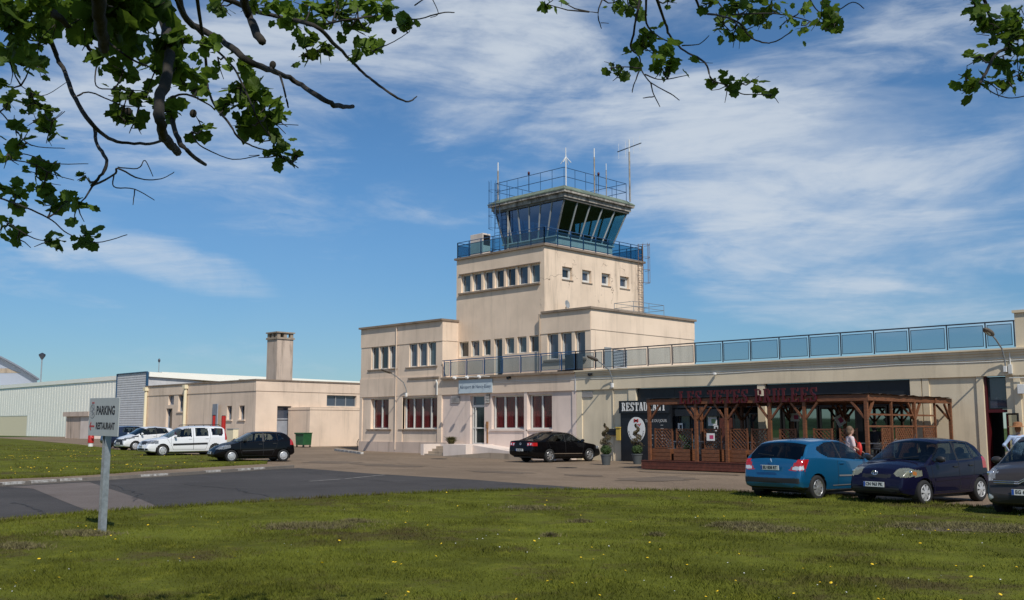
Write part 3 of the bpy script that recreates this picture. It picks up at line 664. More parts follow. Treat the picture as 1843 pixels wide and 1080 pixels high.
# ---- terrace railing along the whole front -----------------------------
def rail_run(xa, xb, Y, z0, z1, posts, frame, glassm, kick=.06):
    r = MB().box((xa, Y-.025, z1-.05), (xb, Y+.025, z1)); ro = P_(r, 'railing', frame)
    for p in posts:
        MB().box((p-.02, Y-.02, z0), (p+.02, Y+.02, z1-.05)).build('post', frame, ro, world=BW)
    for a, b in zip(posts, posts[1:]):
        if b-a < .4: continue
        f = MB(); A, B = a+.09, b-.09
        f.box((A, Y-.035, z0+kick), (B, Y-.02, z0+kick+.025)).box((A, Y-.035, z1-.15), (B, Y-.02, z1-.125)).box((A-.02, Y-.036, z0+kick), (A, Y-.019, z1-.125)).box((B, Y-.036, z0+kick), (B+.02, Y-.019, z1-.125))
        f.box((A, Y-.03, z0+kick+.025), (B, Y-.022, z1-.15), 1)
        f.build('rail_panel', [frame, glassm], ro, world=BW)
RY = 39.97
def ppx(l, z=5.2): return [onY(p, 640, RY).x for p in l]
rail_run(LX1+.12, JX, RY, 4.66, 5.66, ppx([799.5, 811, 840, 871.5, 904, 937, 973.5, 1010, 1036]), 'blue_paint', 'glass_rail')
rail_run(JX, fx(1834), RY, 4.66, 5.66, ppx([1036, 1071, 1086, 1125, 1166, 1209.5, 1251, 1301, 1351, 1403, 1457, 1514, 1574, 1638, 1706, 1776, 1828]), 'steel_dark', 'glass_rail')
# ---- blue glazed railing round the tower top -----------------------------
def tower_rail():
    a, b, c, d_ = (TX0+.05, TY0+.03), (TX1-.03, TY0+.03), (TX1-.03, TY1-.05), (TX0+.05, TY1-.05)
    z0, z1 = 12.05, 13.02
    for (p, q, n) in ((a, b, 7), (b, c, 8), (c, d_, 6), (d_, a, 6)):
        p3, q3 = Vector((*p, 0)), Vector((*q, 0)); r = MB()
        for z in (z1, z1-.18, z0+.1): r.tube([p3+Vector((0, 0, z)), q3+Vector((0, 0, z))], .022, 6)
        for i in range(n+1):
            v = p3.lerp(q3, i/n); r.box((v.x-.025, v.y-.025, z0), (v.x+.025, v.y+.025, z1))
        ro = P_(r, 'railing', 'blue_paint')
        dr_ = (q3-p3).normalized(); nn = Vector((dr_.y, -dr_.x, 0))
        g = MB(); g.obox((p3+q3)/2+nn*.035+Vector((0, 0, z0+.44)), (q3-p3)/2, nn*.004, (0, 0, .36)); g.build('rail_panel', 'glass_rail_blue', ro, world=BW)
tower_rail()
# ---- control cab --------------------------------------------------------
top = [(-44.87, 43.45), (-39.1, 43.45), (-39.1, 49.3), (-44.87, 49.3)]; bot = [(-44.2, 43.5), (-39.8, 43.5), (-39.8, 48.7), (-44.2, 48.7)]
zt, zb = 15.02, 12.95
cab = P_(MB().box((-44.2, 43.5, 12.07), (-39.8, 48.7, 12.9)).box((-44.3, 43.4, 12.88), (-39.7, 48.8, 12.95)), 'cab_base', 'white_wash'); cab['label'] = 'pale panelled base of the control cab'
nm = [6, 5, 6, 5]
for s_ in range(4):
    A, B = Vector((*bot[s_], zb)), Vector((*bot[(s_+1) % 4], zb)); C_, D = Vector((*top[s_], zt)), Vector((*top[(s_+1) % 4], zt))
    nrm = (B-A).cross(C_-A).normalized()
    for k in range(nm[s_]):
        a, b = A.lerp(B, k/nm[s_]), A.lerp(B, (k+1)/nm[s_]); c, d = C_.lerp(D, k/nm[s_]), C_.lerp(D, (k+1)/nm[s_])
        g = MB().add([a, b, d, c, a-nrm*.02, b-nrm*.02, d-nrm*.02, c-nrm*.02], [(0, 1, 2, 3), (7, 6, 5, 4), (0, 4, 5, 1), (2, 6, 7, 3), (1, 5, 6, 2), (0, 3, 7, 4)])
        w = P_(g, 'cab_window', 'glass_cab_front' if s_ == 0 else 'glass_cab')
        f = MB().bar(a, c, .07, .09)
        if k == nm[s_]-1: f.bar(b, d, .07, .09)
        f.build('mullion', 'frame_grey', w, world=BW)
mb = MB()     # inside: ceiling, floor desk, consoles, back column
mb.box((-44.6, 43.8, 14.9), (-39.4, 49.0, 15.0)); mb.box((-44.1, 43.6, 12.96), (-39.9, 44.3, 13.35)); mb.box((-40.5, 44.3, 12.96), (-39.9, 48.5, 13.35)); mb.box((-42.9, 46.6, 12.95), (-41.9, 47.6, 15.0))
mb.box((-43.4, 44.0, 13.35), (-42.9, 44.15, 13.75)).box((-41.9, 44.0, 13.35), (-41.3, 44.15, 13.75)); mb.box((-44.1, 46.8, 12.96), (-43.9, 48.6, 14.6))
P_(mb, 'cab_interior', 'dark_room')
def ring(x0, x1, y0, y1, z0, z1): return MB().box((x0, y0, z0), (x1, y1, z1))
P_(ring(-44.98, -38.98, 43.32, 49.42, 15.0, 15.13), 'cab_fascia', 'cab_fascia_dark')
P_(ring(-45.06, -38.90, 43.24, 49.50, 15.13, 15.38), 'cab_fascia', 'cab_fascia')
P_(ring(-45.22, -38.74, 43.08, 49.66, 15.38, 15.52), 'cab_fascia', 'cab_fascia')['label'] = 'stained overhanging eaves board of the control cab'
mb = MB(); A = [(-45.25, 43.05), (-38.71, 43.05), (-38.71, 49.69), (-45.25, 49.69)]; B = [(-44.85, 43.45), (-39.1, 43.45), (-39.1, 49.3), (-44.85, 49.3)]
mb.add([(*p, 15.52) for p in A]+[(*p, 15.58) for p in A]+[(*p, 15.86) for p in B], [(0, 3, 2, 1), (0, 1, 5, 4), (1, 2, 6, 5), (2, 3, 7, 6), (3, 0, 4, 7), (4, 5, 9, 8), (5, 6, 10, 9), (6, 7, 11, 10), (7, 4, 8, 11), (8, 9, 10, 11)])
P_(mb, 'roof', 'roof_green')
mb = MB()
for (p, q, n) in ((B[0], B[1], 6), (B[1], B[2], 6), (B[2], B[3], 5), (B[3], B[0], 5)):
    p3, q3 = Vector((*p, 0)), Vector((*q, 0))
    for z in (16.95, 16.4): mb.tube([p3+Vector((0, 0, z)), q3+Vector((0, 0, z))], .02, 6)
    for i in range(n): v = p3.lerp(q3, i/n); mb.tube([(v.x, v.y, 15.8), (v.x, v.y, 16.95)], .018, 6)
P_(mb, 'railing', 'blue_paint')['label'] = 'blue tubular railing on the roof of the control cab'
# white down pipe in front of the cab
P_(MB().tube([(fx(914.5, 43.4), 43.38, 15.1), (fx(914.5, 43.4), 43.38, 12.1)], .05, 8), 'downpipe', 'cab_fascia')
# caged ladders
def cage_ladder(c, along, out, z0, z1, cz0, m, label):
    c, along, out = Vector(c), Vector(along), Vector(out); g = MB(); h = .22
    for s_ in (-1, 1): g.tube([c+along*h*s_+Vector((0, 0, z0)), c+along*h*s_+Vector((0, 0, z1))], .02, 6)
    n = int((z1-z0)/.3)
    for i in range(n): g.tube([c-along*h+Vector((0, 0, z0+.3*i+.1)), c+along*h+Vector((0, 0, z0+.3*i+.1))], .012, 5)
    for j in range(int((z1-cz0)/.8)+1):
        z = cz0+j*.8; g.tube([c+along*(h*1.6*math.sin(t))*1.0+out*(.36-.36*math.cos(t))+Vector((0, 0, z)) for t in [PI*(-.6+1.2*k/12)+0 for k in range(13)][0:0]] or
               [c+along*.34*math.cos(t)+out*(.05+.62*math.sin(t))+Vector((0, 0, z)) for t in [PI*k/12 for k in range(13)]], .014, 5)
    for t in (PI*.2, PI*.4, PI*.6, PI*.8):
        v = c+along*.34*math.cos(t)+out*(.05+.62*math.sin(t)); g.tube([v+Vector((0, 0, cz0)), v+Vector((0, 0, z1))], .012, 5)
    o = P_(g, 'ladder', m); o['label'] = label
cage_ladder((-44.45, 43.15, 0), X1, -Y1, 12.1, 16.9, 13.9, 'blue_paint', 'blue caged ladder up to the cab roof')
cage_ladder((TX1+.12, 50.0, 0), Y1, X1, 8.15, 13.1, 10.6, 'rusty', 'thin caged ladder up the side of the tower')
mb = MB(); q = [(B1-.05, 44.9+.0, 0), (B1-.05, 47.85, 0), (B1-1.4, 47.85, 0)]
q = [Vector((B1-.1, 45.0, 0)), Vector((B1-.1, 47.85, 0)), Vector((B1-1.5, 47.85, 0)), Vector((B1-1.5, 45.0, 0)), Vector((B1-.1, 45.0, 0))]
for a, b in zip(q, q[1:]):
    for z in (8.75, 8.45): mb.tube([a+Vector((0, 0, z)), b+Vector((0, 0, z))], .015, 6)
    mb.tube([a+Vector((0, 0, 8.1)), a+Vector((0, 0, 8.75))], .016, 6)
m_ = (q[0]+q[1])/2; mb.tube([m_+Vector((0, 0, 8.1)), m_+Vector((0, 0, 8.75))], .016, 6)
P_(mb, 'railing', 'galv')['label'] = 'small grey guard rail on the lower roof beside the tower'

# ================================================================ things fixed on the terminal
mat('lamp_shell', (.13, .11, .09), .6, var=.4, vscale=8)
def wall_lamp(base, out, rise, label, rz=0):
    base = Vector(base); t = thing('wall_lamp', label, 'lamp', base, 0, 'curved arm street lamps on the terminal front')
    arm = [Vector((0, -.02, -.45)), Vector((0, -.10, -.1)), Vector((0, -.3, .28)), Vector((0, -out*.55, rise*.72)), Vector((0, -out*.85, rise*.96))]
    MB().tube(arm, .03, 8).build('arm', 'galv', t)
    h = MB().ell((0, -out*1.03, rise*1.04), (.15, .44, .10), 14, 0, 8, rot=Matrix.Rotation(R_(-14), 3, 'X')); h.build('lamp_head', 'lamp_shell', t, smooth=True)
    MB().ell((0, -out*1.06, rise*1.02-.03), (.09, .26, .055), 12, 0, 6, rot=Matrix.Rotation(R_(-14), 3, 'X')).build('lens', 'glass_mirror', t, smooth=True)
    bevel(MB().box((-.06, -.14, -.58), (.06, -.02, -.36)).build('junction_box', 'white_plain', t), .01)
wall_lamp((fx(733), 40.0, 4.15), 1.6, .9, 'street lamp on the wall between the two storeys, left of the airport sign')
wall_lamp((fx(1104), 40.0, 4.25), 1.55, .8, 'street lamp on the wall above the spiral topiary, right of the black saloon')
wall_lamp((fx(1813), 40.0, 4.3), 1.5, .8, 'street lamp on the wall above the side entrance, rightmost in view')
# airport name board and its three floodlights
S = thing('name_board', 'pale blue board reading Aéroport de Nancy-Essey above the entrance', 'sign', (fx(856), 39.95, 4.02))
sa, sb = fx(826, 39.95), fx(886, 39.95)
mat('board_blue', (.50, .58, .62), .5); mat('letter_blue', (.04, .07, .13), .6)
MB().box((sa, 39.93, 3.64), (sb, 39.97, 4.42)).build('board', 'board_blue', S, world=S.location)
mb = MB(); fit_text(mb, 'Aéroport de Nancy-Essey', (sb-sa)*.93, .20, ((sa+sb)/2, 39.925, 4.0), (1, 0, 0), (0, 0, 1)); mb.build('lettering', 'letter_blue', S, world=S.location)
for px in (818, 840, 862):
    x = fx(px, 39.0)-.0
    t = thing('floodlight', 'small white floodlight on a short arm over the airport name board, %s' % {818: 'leftmost of the three', 840: 'middle of the three', 862: 'rightmost of the three'}[px], 'floodlight', (x, 39.95, 4.52), 0, 'floodlights over the name board')
    MB().tube([(0, .0, .03), (0, -.9, .03)], .015, 6).build('arm', 'white_plain', t)
    bevel(MB().obox((0, -.95, -.02), (.09, 0, 0), (0, .04, .05), (0, -.06, .05)).build('lamp_head', 'white_plain', t), .01)
# plaster camera / bell boxes under the coping
for px, z, lab in ((917, 4.43, 'small dark outlet with rust stain under the coping above the red curtained windows'), (1064, 4.4, 'small dark outlet under the coping right of the expansion joint')):
    tag(bevel(MB().box((fx(px)-.12, 39.86, z-.06), (fx(px)+.12, 40.0, z+.05)).box((fx(px)-.05, 39.84, z-.1), (fx(px)+.05, 39.9, z-.02)).build('roof_outlet', 'plastic_black'), .01), lab, 'outlet')
t = thing('security_camera', 'small white camera on the cream band above the pergola', 'camera', (fx(1290), 40.0, 4.14))
bevel(MB().box((-.05, -.22, -.05), (.05, -.06, .05)).build('camera_body', 'white_plain', t), .01); MB().tube([(0, -.06, 0), (0, 0, .03)], .02, 6).build('bracket', 'white_plain', t)
t = thing('meter_box', 'white and grey electric boxes with pipes on the wall beside the rightmost lamp', 'electric box', (fx(1818), 40, 3.9))
bevel(MB().box((-.0, -.1, -.25), (.14, 0, .1)).build('cover', 'frame_white', t), .01); MB().tube([(.07, -.03, .1), (.07, -.03, .6)], .02, 6).tube([(.0, -.03, -.4), (.9, -.03, -.42)], .015, 6).build('conduit', 'white_plain', t)
tag(bevel(MB().box((fx(1838)-.1, 39.88, 2.9), (fx(1838)+.15, 40.04, 3.25)).build('alarm_box', 'white_plain'), .01), 'small white alarm box at the right edge under the cream band', 'box')
# air-conditioning units
t = thing('air_conditioner', 'white air conditioning unit behind the left end of the blue tower railing', 'air conditioner', (-45.35, 42.6, 12.07))
bevel(MB().box((-.6, -.35, .05), (.55, .3, 1.55)).build('casing', 'cab_fascia' if False else 'white_wash', t), .02)
g = MB()
for i in range(10): g.box((.56, -.28, .85+.06*i), (.575, .24, .88+.06*i))
g.box((.551, -.3, .8), (.56, .26, 1.45)); g.build('grille', 'plastic_black', t); MB().box((-.65, -.4, 0), (.6, .35, .05)).build('stand', 'galv', t)
t = thing('roof_box', 'grey condenser behind the terrace railing beside the louvred door', 'air conditioner', (-35.9, 40.55, 4.62))
bevel(MB().box((-.45, -.2, .05), (.5, .2, .95)).build('casing', 'steel_dark', t), .02); MB().box((-.9, -.3, 0), (.5, .25, .1)).build('stand', 'plastic_black', t)
# satellite dish
t = thing('satellite_dish', 'small satellite dish standing on the lower roof against the cracked tower wall', 'satellite dish', (-38.3, 42.65, 8.14))
MB().tube([(0, 0, 0), (0, 0, .35)], .03, 8).build('mast', 'steel_dark', t)
g = MB().lathe([(.02, 0), (.12, .01), (.22, .04), (.30, .09), (.29, .10), (.2, .055), (.02, .02)], n=20); o = g.build('dish', 'frame_grey', t, smooth=True); o.location = (.05, -.02, .48); o.rotation_euler = (R_(80), 0, R_(100)); o.scale = (.8, .8, .8)
# antennas
def whip(x, y, z0, z1, r, label, extra=None, m='cab_fascia', base=.8):
    t = thing('antenna', label, 'antenna', (x, y, z0)); h = z1-z0
    MB().tube([(0, 0, 0), (0, 0, h*base)], r, 8).build('mast', m, t); MB().tube([(0, 0, h*base), (0, 0, h)], r*.7, 6).build('whip', 'white_plain', t)
    if extra: extra(t, h)
whip(-44.75, 43.5, 15.6, 18.3, .05, 'grey and black whip antenna at the left corner of the cab roof')
def tri(t, h):
    g = MB()
    for a in range(4): g.tube([(0, 0, h-.55), (.34*math.cos(a*PI/2+.3), .34*math.sin(a*PI/2+.3), h-.95)], .02, 6)
    g.build('radial', 'white_plain', t)
whip(-38.95, 43.45, 15.8, 18.1, .035, 'white antenna with four drooping radials on the near corner of the cab roof', tri, 'white_plain')
whip(-39.0, 46.1, 15.8, 18.6, .045, 'tall pale antenna on the cab roof between the radial and the crossbar ones')
whip(-38.98, 47.2, 15.8, 17.85, .03, 'thin short white antenna just left of the crossbar antenna')
def yagi(t, h):
    MB().tube([(-.95, .0, h-.62), (.95, .0, h-.42)], .03, 6).build('crossbar', 'steel_dark', t); g = MB()
    for k in (-.85, -.3, .35, .85): g.tube([(k, 0, h-.52+k*.1-.5), (k, 0, h-.52+k*.1+.5)], .010, 5)
    g.build('dipole', 'white_plain', t)
whip(-38.65, 49.1, 15.7, 19.7, .055, 'tall mast with a horizontal crossbar antenna at the right end of the cab roof', yagi)
for x, y, lab in ((-42.0, 43.45, 'small red obstruction light on the front railing of the cab roof'), (-39.1, 46.6, 'small red obstruction light on the right-hand railing of the cab roof')):
    t = thing('obstruction_light', lab, 'beacon', (x, y, 16.0), 0, 'obstruction lights on the cab roof'); MB().tube([(0, 0, 0), (0, 0, 1.0)], .02, 6).build('post', 'steel_dark', t)
    MB().lathe([(0, 1.0), (.07, 1.0), (.07, 1.16), (.04, 1.2), (0, 1.2)], n=12).build('lamp', 'red_dark', t, smooth=True)

# ================================================================ annex, chimney, sheds and hangars on the left
AX, AYf, AXl, AZ = -65.33, 38.98, -83.0, 5.1
AW = (-74, 39, .3); A_ = thing('annex_building', 'low flat-roofed pink annex with tall square chimney, left of the terminal', 'building', AW)
def Q_(mb, n, m, smooth=False): return mb.build(n, m, A_, world=AW, smooth=smooth)
ax = lambda px: fx(px, AYf); ay = lambda px: fy(px, AX)
opsf = [(ax(303), ax(313), 3.5, 4.28), (ax(321), ax(331.5), 2.95, 4.28), (ax(300), ax(311), .3, 3.22), (ax(409), ax(417.5), 2.25, 3.28), (ax(431), ax(440.5), 2.25, 3.28)]
mb = MB(); wall_cells(mb, (0, AYf+.04, 0), X1, (0, .3, 0), AXl, AX-.3, .1, 4.32, opsf)
mb.box((AXl, AYf, 4.32), (AX+.04, AYf+.34, 5.08)); mb.box((AXl, AYf+.34, .1), (AXl+.3, 54, 5.0))
opr = [(ay(503), ay(528), .3, 3.25), (ay(591), ay(644), 3.3, 4.15)]
wall_cells(mb, (AX, 0, 0), Y1, (-.3, 0, 0), AYf+.04, 54, .1, 4.32, opr); mb.box((AX-.3, AYf+.34, 4.32), (AX+.04, 54, 5.08))
Q_(mb, 'wall', 'wall_annex')
Q_(MB().box((AXl-.05, AYf-.06, 5.08), (AX+.1, 54.1, 5.18)), 'coping', 'coping'); Q_(MB().box((AXl+.5, AYf+.5, 5.0), (AX-.5, 54, 5.2)), 'roof', 'roof_felt')
for i, (a, b, z0, z1) in enumerate(opsf):
    w = window(A_, (0, AYf+.28, 0), X1, Y1, a+.02, b, z0, z1, (), .06, frame='door_grey', pane='pane' if i != 0 else 'door_grey', W=AW, name='window' if i != 2 else 'door', rails=() if i != 2 else (.45,))
    if i in (1, 3, 4): sill(w, (0, AYf, 0), X1, Y1, a-.15, b+.15, z0, AW, m='wall_annex', th=.1)
dg = window(A_, (AX-.25, 0, 0), Y1, -X1, ay(503), ay(528), .3, 2.3, (), .05, frame='door_grey', pane='door_grey', W=AW, name='door'); window(A_, (AX-.25, 0, 0), Y1, -X1, ay(503), ay(528), 2.3, 3.25, (), .05, frame='door_grey', pane='pane', W=AW)
window(A_, (AX-.2, 0, 0), Y1, -X1, ay(591), ay(644), 3.3, 4.15, (.33, .67), .05, frame='frame_grey', pane='pane', W=AW)
for px in (265.5, 336.5):
    x = ax(px); Q_(MB().tube([(x, AYf-.12, .3), (x, AYf-.12, 4.8)], .13, 10).box((x-.2, AYf-.3, 4.75), (x+.2, AYf-.001, 5.05)), 'downpipe', 'garage_cream')
gp = Q_(MB().obox((ax(392), AYf-.15, 2.1), (.55, -.1, 0), (.01, .03, 0), (0, 0, 1.35)), 'door', 'door_grey'); gp['label'] = 'open grey metal shutter'
Q_(MB().box((AX-.02, 48.3, .1), (AX+.0, 48.31, .2)), 'trim', 'door_grey') if False else None
# lean-to store in front of the right-hand wall
lx = AX + 2.9
ly0 = onX(557.6, 760, lx).y; lw = (lx-1.4, ly0, .2)
Lt = thing('lean_to_store', 'low pink windowless store beside the green bins', 'building', lw)
bevel(MB().box((AX+.02, ly0, .1), (lx, ly0+9, 2.95)).build('wall', 'wall_annex', Lt, world=lw), .02); MB().box((AX+.045, ly0-.03, 2.95), (lx+.03, ly0+9, 3.12)).build('coping', 'wall_annex', Lt, world=lw); MB().box((AX+.3, ly0+.1, 3.12), (lx-.1, ly0+8, 3.14)).build('roof', 'roof_felt', Lt, world=lw)
# chimney
cx0, cx1, cy0, cy1 = -72.2, -70.7, 44.0, 45.5
ch = Q_(MB().box((cx0, cy0, 5.2), (cx1, cy1, 8.75)), 'chimney', 'chimney_render')
g = MB()
for (a, b) in ((cx0, cy0), (cx1-.28, cy0), (cx0, cy1-.28), (cx1-.28, cy1-.28), ((cx0+cx1)/2-.14, cy0), (cx1-.28, (cy0+cy1)/2-.14)): g.box((a, b, 8.9), (a+.28, b+.28, 9.25))
g.box((cx0-.08, cy0-.08, 8.75), (cx1+.08, cy1+.08, 8.9)).box((cx0-.1, cy0-.1, 9.25), (cx1+.1, cy1+.1, 9.35)); g.build('chimney_cap', 'concrete_old', ch, world=AW)
# metal shed
MWx0, MWx1, MWy, MZ = fx(211, 44), fx(263.5, 44), 44.0, 6.95
mw = (MWx1-4, 44, .3); Ms = thing('metal_shed', 'grey ribbed metal shed with dark blue edges behind the annex', 'shed', mw)
g = MB(); n = 30
for i in range(n):
    z0 = .3+(MZ-.3)*i/n; z1 = .3+(MZ-.3)*(i+1)/n; zm = z0+(z1-z0)*.55
    g.quad((MWx0, MWy, z0), (MWx1, MWy, z0), (MWx1, MWy-.022, z0+.03), (MWx0, MWy-.022, z0+.03)); g.quad((MWx0, MWy-.022, z0+.03), (MWx1, MWy-.022, z0+.03), (MWx1, MWy-.022, zm), (MWx0, MWy-.022, zm)); g.quad((MWx0, MWy-.022, zm), (MWx1, MWy-.022, zm), (MWx1, MWy, z1), (MWx0, MWy, z1))
g.box((MWx0, MWy+.01, .2), (MWx1, MWy+.1, MZ)); g.build('front_cladding', 'metal_grey', Ms, world=mw)
MB().prism([(0, 0), (12, 0), (12, 5.2), (0, 6.5)], (MWx1-.02, MWy+.1, .3), (0, 1, 0), (0, 0, 1), (-.1, 0, 0)).build('wall', 'metal_grey', Ms, world=mw)
g = MB().box((MWx0-.12, MWy-.1, .2), (MWx0, MWy+.1, MZ+.05)).box((MWx1, MWy-.1, .2), (MWx1+.16, MWy+.1, MZ+.0)).box((MWx0, MWy-.1, MZ), (MWx1, MWy+.1, MZ+.08)); g.build('trim', 'trim_blue', Ms, world=mw)
RE = onX(428, 681, MWx1+.25); dz_ = RE.z-MZ; MB().prism([(0, -.42), (RE.y-MWy, dz_-.42), (RE.y-MWy, dz_), (0, .03)], (MWx1+.25, MWy+.12, MZ), (0, 1, 0), (0, 0, 1), (-.6, 0, 0)).build('roof', 'metal_white', Ms, world=mw)
mat('trim_grey', (.20, .22, .26), .5); mat('arch_grey', (.33, .36, .42), .5)
# big white hangar
HY = 52.5; HX1 = fx(292, HY); HX0 = -235
hw_ = (-150, HY, .4); H = thing('hangar', 'long white metal hangar with shallow roof at the far left', 'hangar', hw_)
gx = [fx(p, HY) for p in (1, 52)]
g = MB(); wall_cells(g, (0, HY, 0), X1, (0, .3, 0), HX0, HX1-1, .2, 7.4, [(gx[0], gx[1], .2, 3.3)])
for i in range(int((HX1-HX0)/.9)):
    x = HX0+i*.9
    if gx[0]-.2 < x < gx[1]+.2: g.box((x, HY-.015, 3.4), (x+.3, HY, 7.4))
    else: g.box((x, HY-.015, .3), (x+.3, HY, 7.4))
g.build('wall', 'metal_white', H, world=hw_)
MB().prism([(-.12, 0), (-.12, .5), (28, .30), (28, 0)], (HX0-2, HY, 7.35), (0, 1, 0), (0, 0, 1), (HX1-HX0+2, 0, 0)).build('roof', 'metal_white', H, world=hw_)
MB().box((gx[0], HY+.03, .2), (gx[1], HY+.12, 3.3)).build('door', 'garage_cream', H, world=hw_)['label'] = 'cream sectional garage door'
# small concrete shed before the hangar
CS = 45.5; c0, c1 = fx(119, CS), fx(164, CS); cw_ = ((c0+c1)/2, CS, .35)
K = thing('concrete_shed', 'small concrete hut with weathered double door in front of the white hangar', 'hut', cw_)
g = MB(); wall_cells(g, (0, CS, 0), X1, (0, .25, 0), c0+.5, c1, .2, 3.0, [(fx(123, CS), fx(148, CS), .2, 2.85)]); g.box((c0+.5, CS+.25, .2), (c0+.75, CS+5, 3.0)).box((c1-.25, CS+.25, .2), (c1-.001, CS+5, 3.0)); g.build('wall', 'white_wash', K, world=cw_)
MB().box((c0, CS-.2, 2.9), (c1+.1, CS+5.2, 3.4)).build('roof', 'plinth', K, world=cw_)
d = MB().box((fx(123, CS), CS+.03, .3), (fx(135.5, CS)-.02, CS+.1, 2.85)).box((fx(135.5, CS)+.02, CS+.03, .3), (fx(148, CS), CS+.1, 2.85)).build('door', 'chimney_render', K, world=cw_)
# arched hangar far left: gable end turned to the right
P = atD(67, 684, 210); GX = P.x; yr = P.y; zl = P.z
zx = lambda px, py: onX(px, py, GX)
ya_ = zx(-75, 640).y; za_ = zx(0, 645).z; wl = (yr-ya_)
ow = (GX-20, ya_, .6)
G = thing('arched_hangar', 'grey hangar with a curved gable roof and a dark strip window, behind the white hangar', 'hangar', ow)
d0 = (yr-zx(0, 645).y)/wl; apex = zl+(za_-zl)/(1-(1-d0)**1.5)
prof = [(ya_-wl+2*wl*i/28, zl+(apex-zl)*(1-abs(2*i/28-1)**1.5)) for i in range(29)]
MB().prism([(prof[0][0], 0)]+prof+[(prof[-1][0], 0)], (GX, 0, 0), (0, 1, 0), (0, 0, 1), (-45, 0, 0)).build('wall', 'arch_grey', G, world=ow)
q = [zx(-60, 664), zx(14, 663), zx(22, 667), zx(38, 671), zx(-60, 672)]
MB().prism([(v.y, v.z) for v in q], (GX+.06, 0, 0), (0, 1, 0), (0, 0, 1), (-.1, 0, 0)).build('window', 'concrete_old', G, world=ow)
g = MB()
for (y0_, za2), (y1_, zb2) in zip(prof, prof[1:]): g.obox((GX-22, (y0_+y1_)/2, (za2+zb2)/2+.12), (0, (y1_-y0_)/2, (zb2-za2)/2), (23.2, 0, 0), (0, 0, .16))
g.build('roof', 'trim_grey', G, world=ow)
# flood mast and thin pole behind the hangar roofs
p = onY(73, 690, 70); t = thing('flood_mast', 'thin guyed mast with a lamp cluster behind the white hangar', 'mast', (p.x, p.y, .5)); ht = onY(75, 640, 70).z-.5
MB().tube([(0, 0, 0), (0, 0, ht)], .12, 8).build('pole', 'galv', t); MB().lathe([(.1, ht-.8), (.55, ht-.1), (.6, ht+.2), (.1, ht+.5), (0, ht+.5)], n=14).build('lamp_cluster', 'steel_dark', t)
MB().tube([(0, 0, ht*.7), (-7, 3, 1)], .03, 5).tube([(0, 0, ht*.7), (4, 4, 1)], .03, 5).build('guy_wire', 'galv', t)
p = onY(286, 660, 56); t = thing('thin_pole', 'short thin pole with a dark tip behind the ridge of the white hangar', 'pole', (p.x, p.y, 7.5)); ht = onY(286, 649, 56).z-7.5
MB().tube([(0, 0, 0), (0, 0, ht)], .05, 6).build('pole', 'galv', t); MB().ell((0, 0, ht), (.15, .15, .25), 8).build('tip', 'steel_dark', t)
# ================================================================ restaurant: sign panel, pergola, terrace furniture
PY, PXR = 32.7, -15.8
pf = lambda px: onY(px, 760, PY).x
ps = lambda px: onX(px, 740, PXR).y
t = thing('restaurant_sign', 'tall black panel with RESTAURANT in white slab letters and an oval emblem', 'sign', (-30.6, 39.9, 0))
W = t.location
MB().box((-32.17, 39.85, .02), (-29.1, 39.98, 2.36)).box((-32.2, 39.76, 2.36), (-29.1, 39.98, 2.98)).box((-32.17, 39.98, 0), (-32.1, 40.04, 2.98)).build('panel', 'black_panel', t, world=W)
g = MB(); wdt = slab_text(MB(), 'RESTAURANT', .42, (0, 0, 0), X1, (0, 0, 1), -Y1*.01)
slab_text(g, 'RESTAURANT', .42, (-32.0, 39.755, 2.47), X1, (0, 0, 1), -Y1*.02, wide=2.72/wdt); g.build('lettering', 'white_plain', t, world=W)
g = MB(); n = 40; ca, cb = (-31.2, 1.57), (.56, .62)
g.prism([(.54*math.cos(2*PI*i/n), .62*math.sin(2*PI*i/n)) for i in range(n)], (-31.18, 39.835, 1.56), X1, (0, 0, 1), (0, .014, 0))
em = g.build('emblem', 'white_plain', t, world=W)
g = MB()
for a in (35, 145): g.bar((-31.18-.17*math.cos(R_(a)), 39.828, 2.0-.1*math.sin(R_(a))), (-31.18+.17*math.cos(R_(a)), 39.828, 2.0+.1*math.sin(R_(a))), .01, .075)
g.bar((-31.0, 39.828, 1.72), (-30.9, 39.828, 1.86), .01, .05).bar((-31.1, 39.828, 1.80), (-31.0, 39.828, 1.82), .01, .05)
g.build('propeller', 'red_paint', em, world=W)
g = MB(); mat('emblem_grey', (.34, .33, .32), .7)
for i in range(34):
    a = PI*1.05+PI*.9*i/33; 
    if i % 3 == 2: continue
    g.obox((-31.18+.46*math.cos(a), 39.828, 1.56+.53*math.sin(a)), (.022*math.sin(a), 0, -.022*math.cos(a)), (0, .004, 0), (.03*math.cos(a), 0, .03*math.sin(a)))
g.build('emblem_ring', 'emblem_grey', em, world=W)
g = MB(); put_text(g, 'TABLE DU JOUR', .19, (-29.98, 39.84, 1.98), X1, (0, 0, 1), squeeze=.95, bold=.004)
for r in range(7):
    for c in range(3 if r > 1 else 2):
        if random.random() < .85: w_ = random.uniform(.1, .26); xx = -30.4+c*.36 if r > 1 else -30.45+c*.75; g.box((xx, 39.838, 1.76-.16*r), (xx+w_, 39.846, 1.79-.16*r))
mat('chalk', (.35, .35, .35), .8); g.build('menu_text', 'chalk', t, world=W)
# letter boxes
tag(bevel(MB().box((fx(1094), 39.88, 1.27), (fx(1111), 40.04, 1.6)).box((fx(1096), 39.86, 1.48), (fx(1109), 39.88, 1.52)).build('mailbox', 'plastic_black'), .01), 'black letter box on the cream wall left of the yellow one', 'letter box')
tag(bevel(MB().box((fx(1112), 39.80, 1.02), (fx(1119.5), 40.04, 1.66)).box((fx(1111.5), 39.77, 1.62), (fx(1120), 40.04, 1.69)).build('mailbox', 'yellow_box'), .012), 'yellow letter box against the edge of the black restaurant panel', 'letter box')
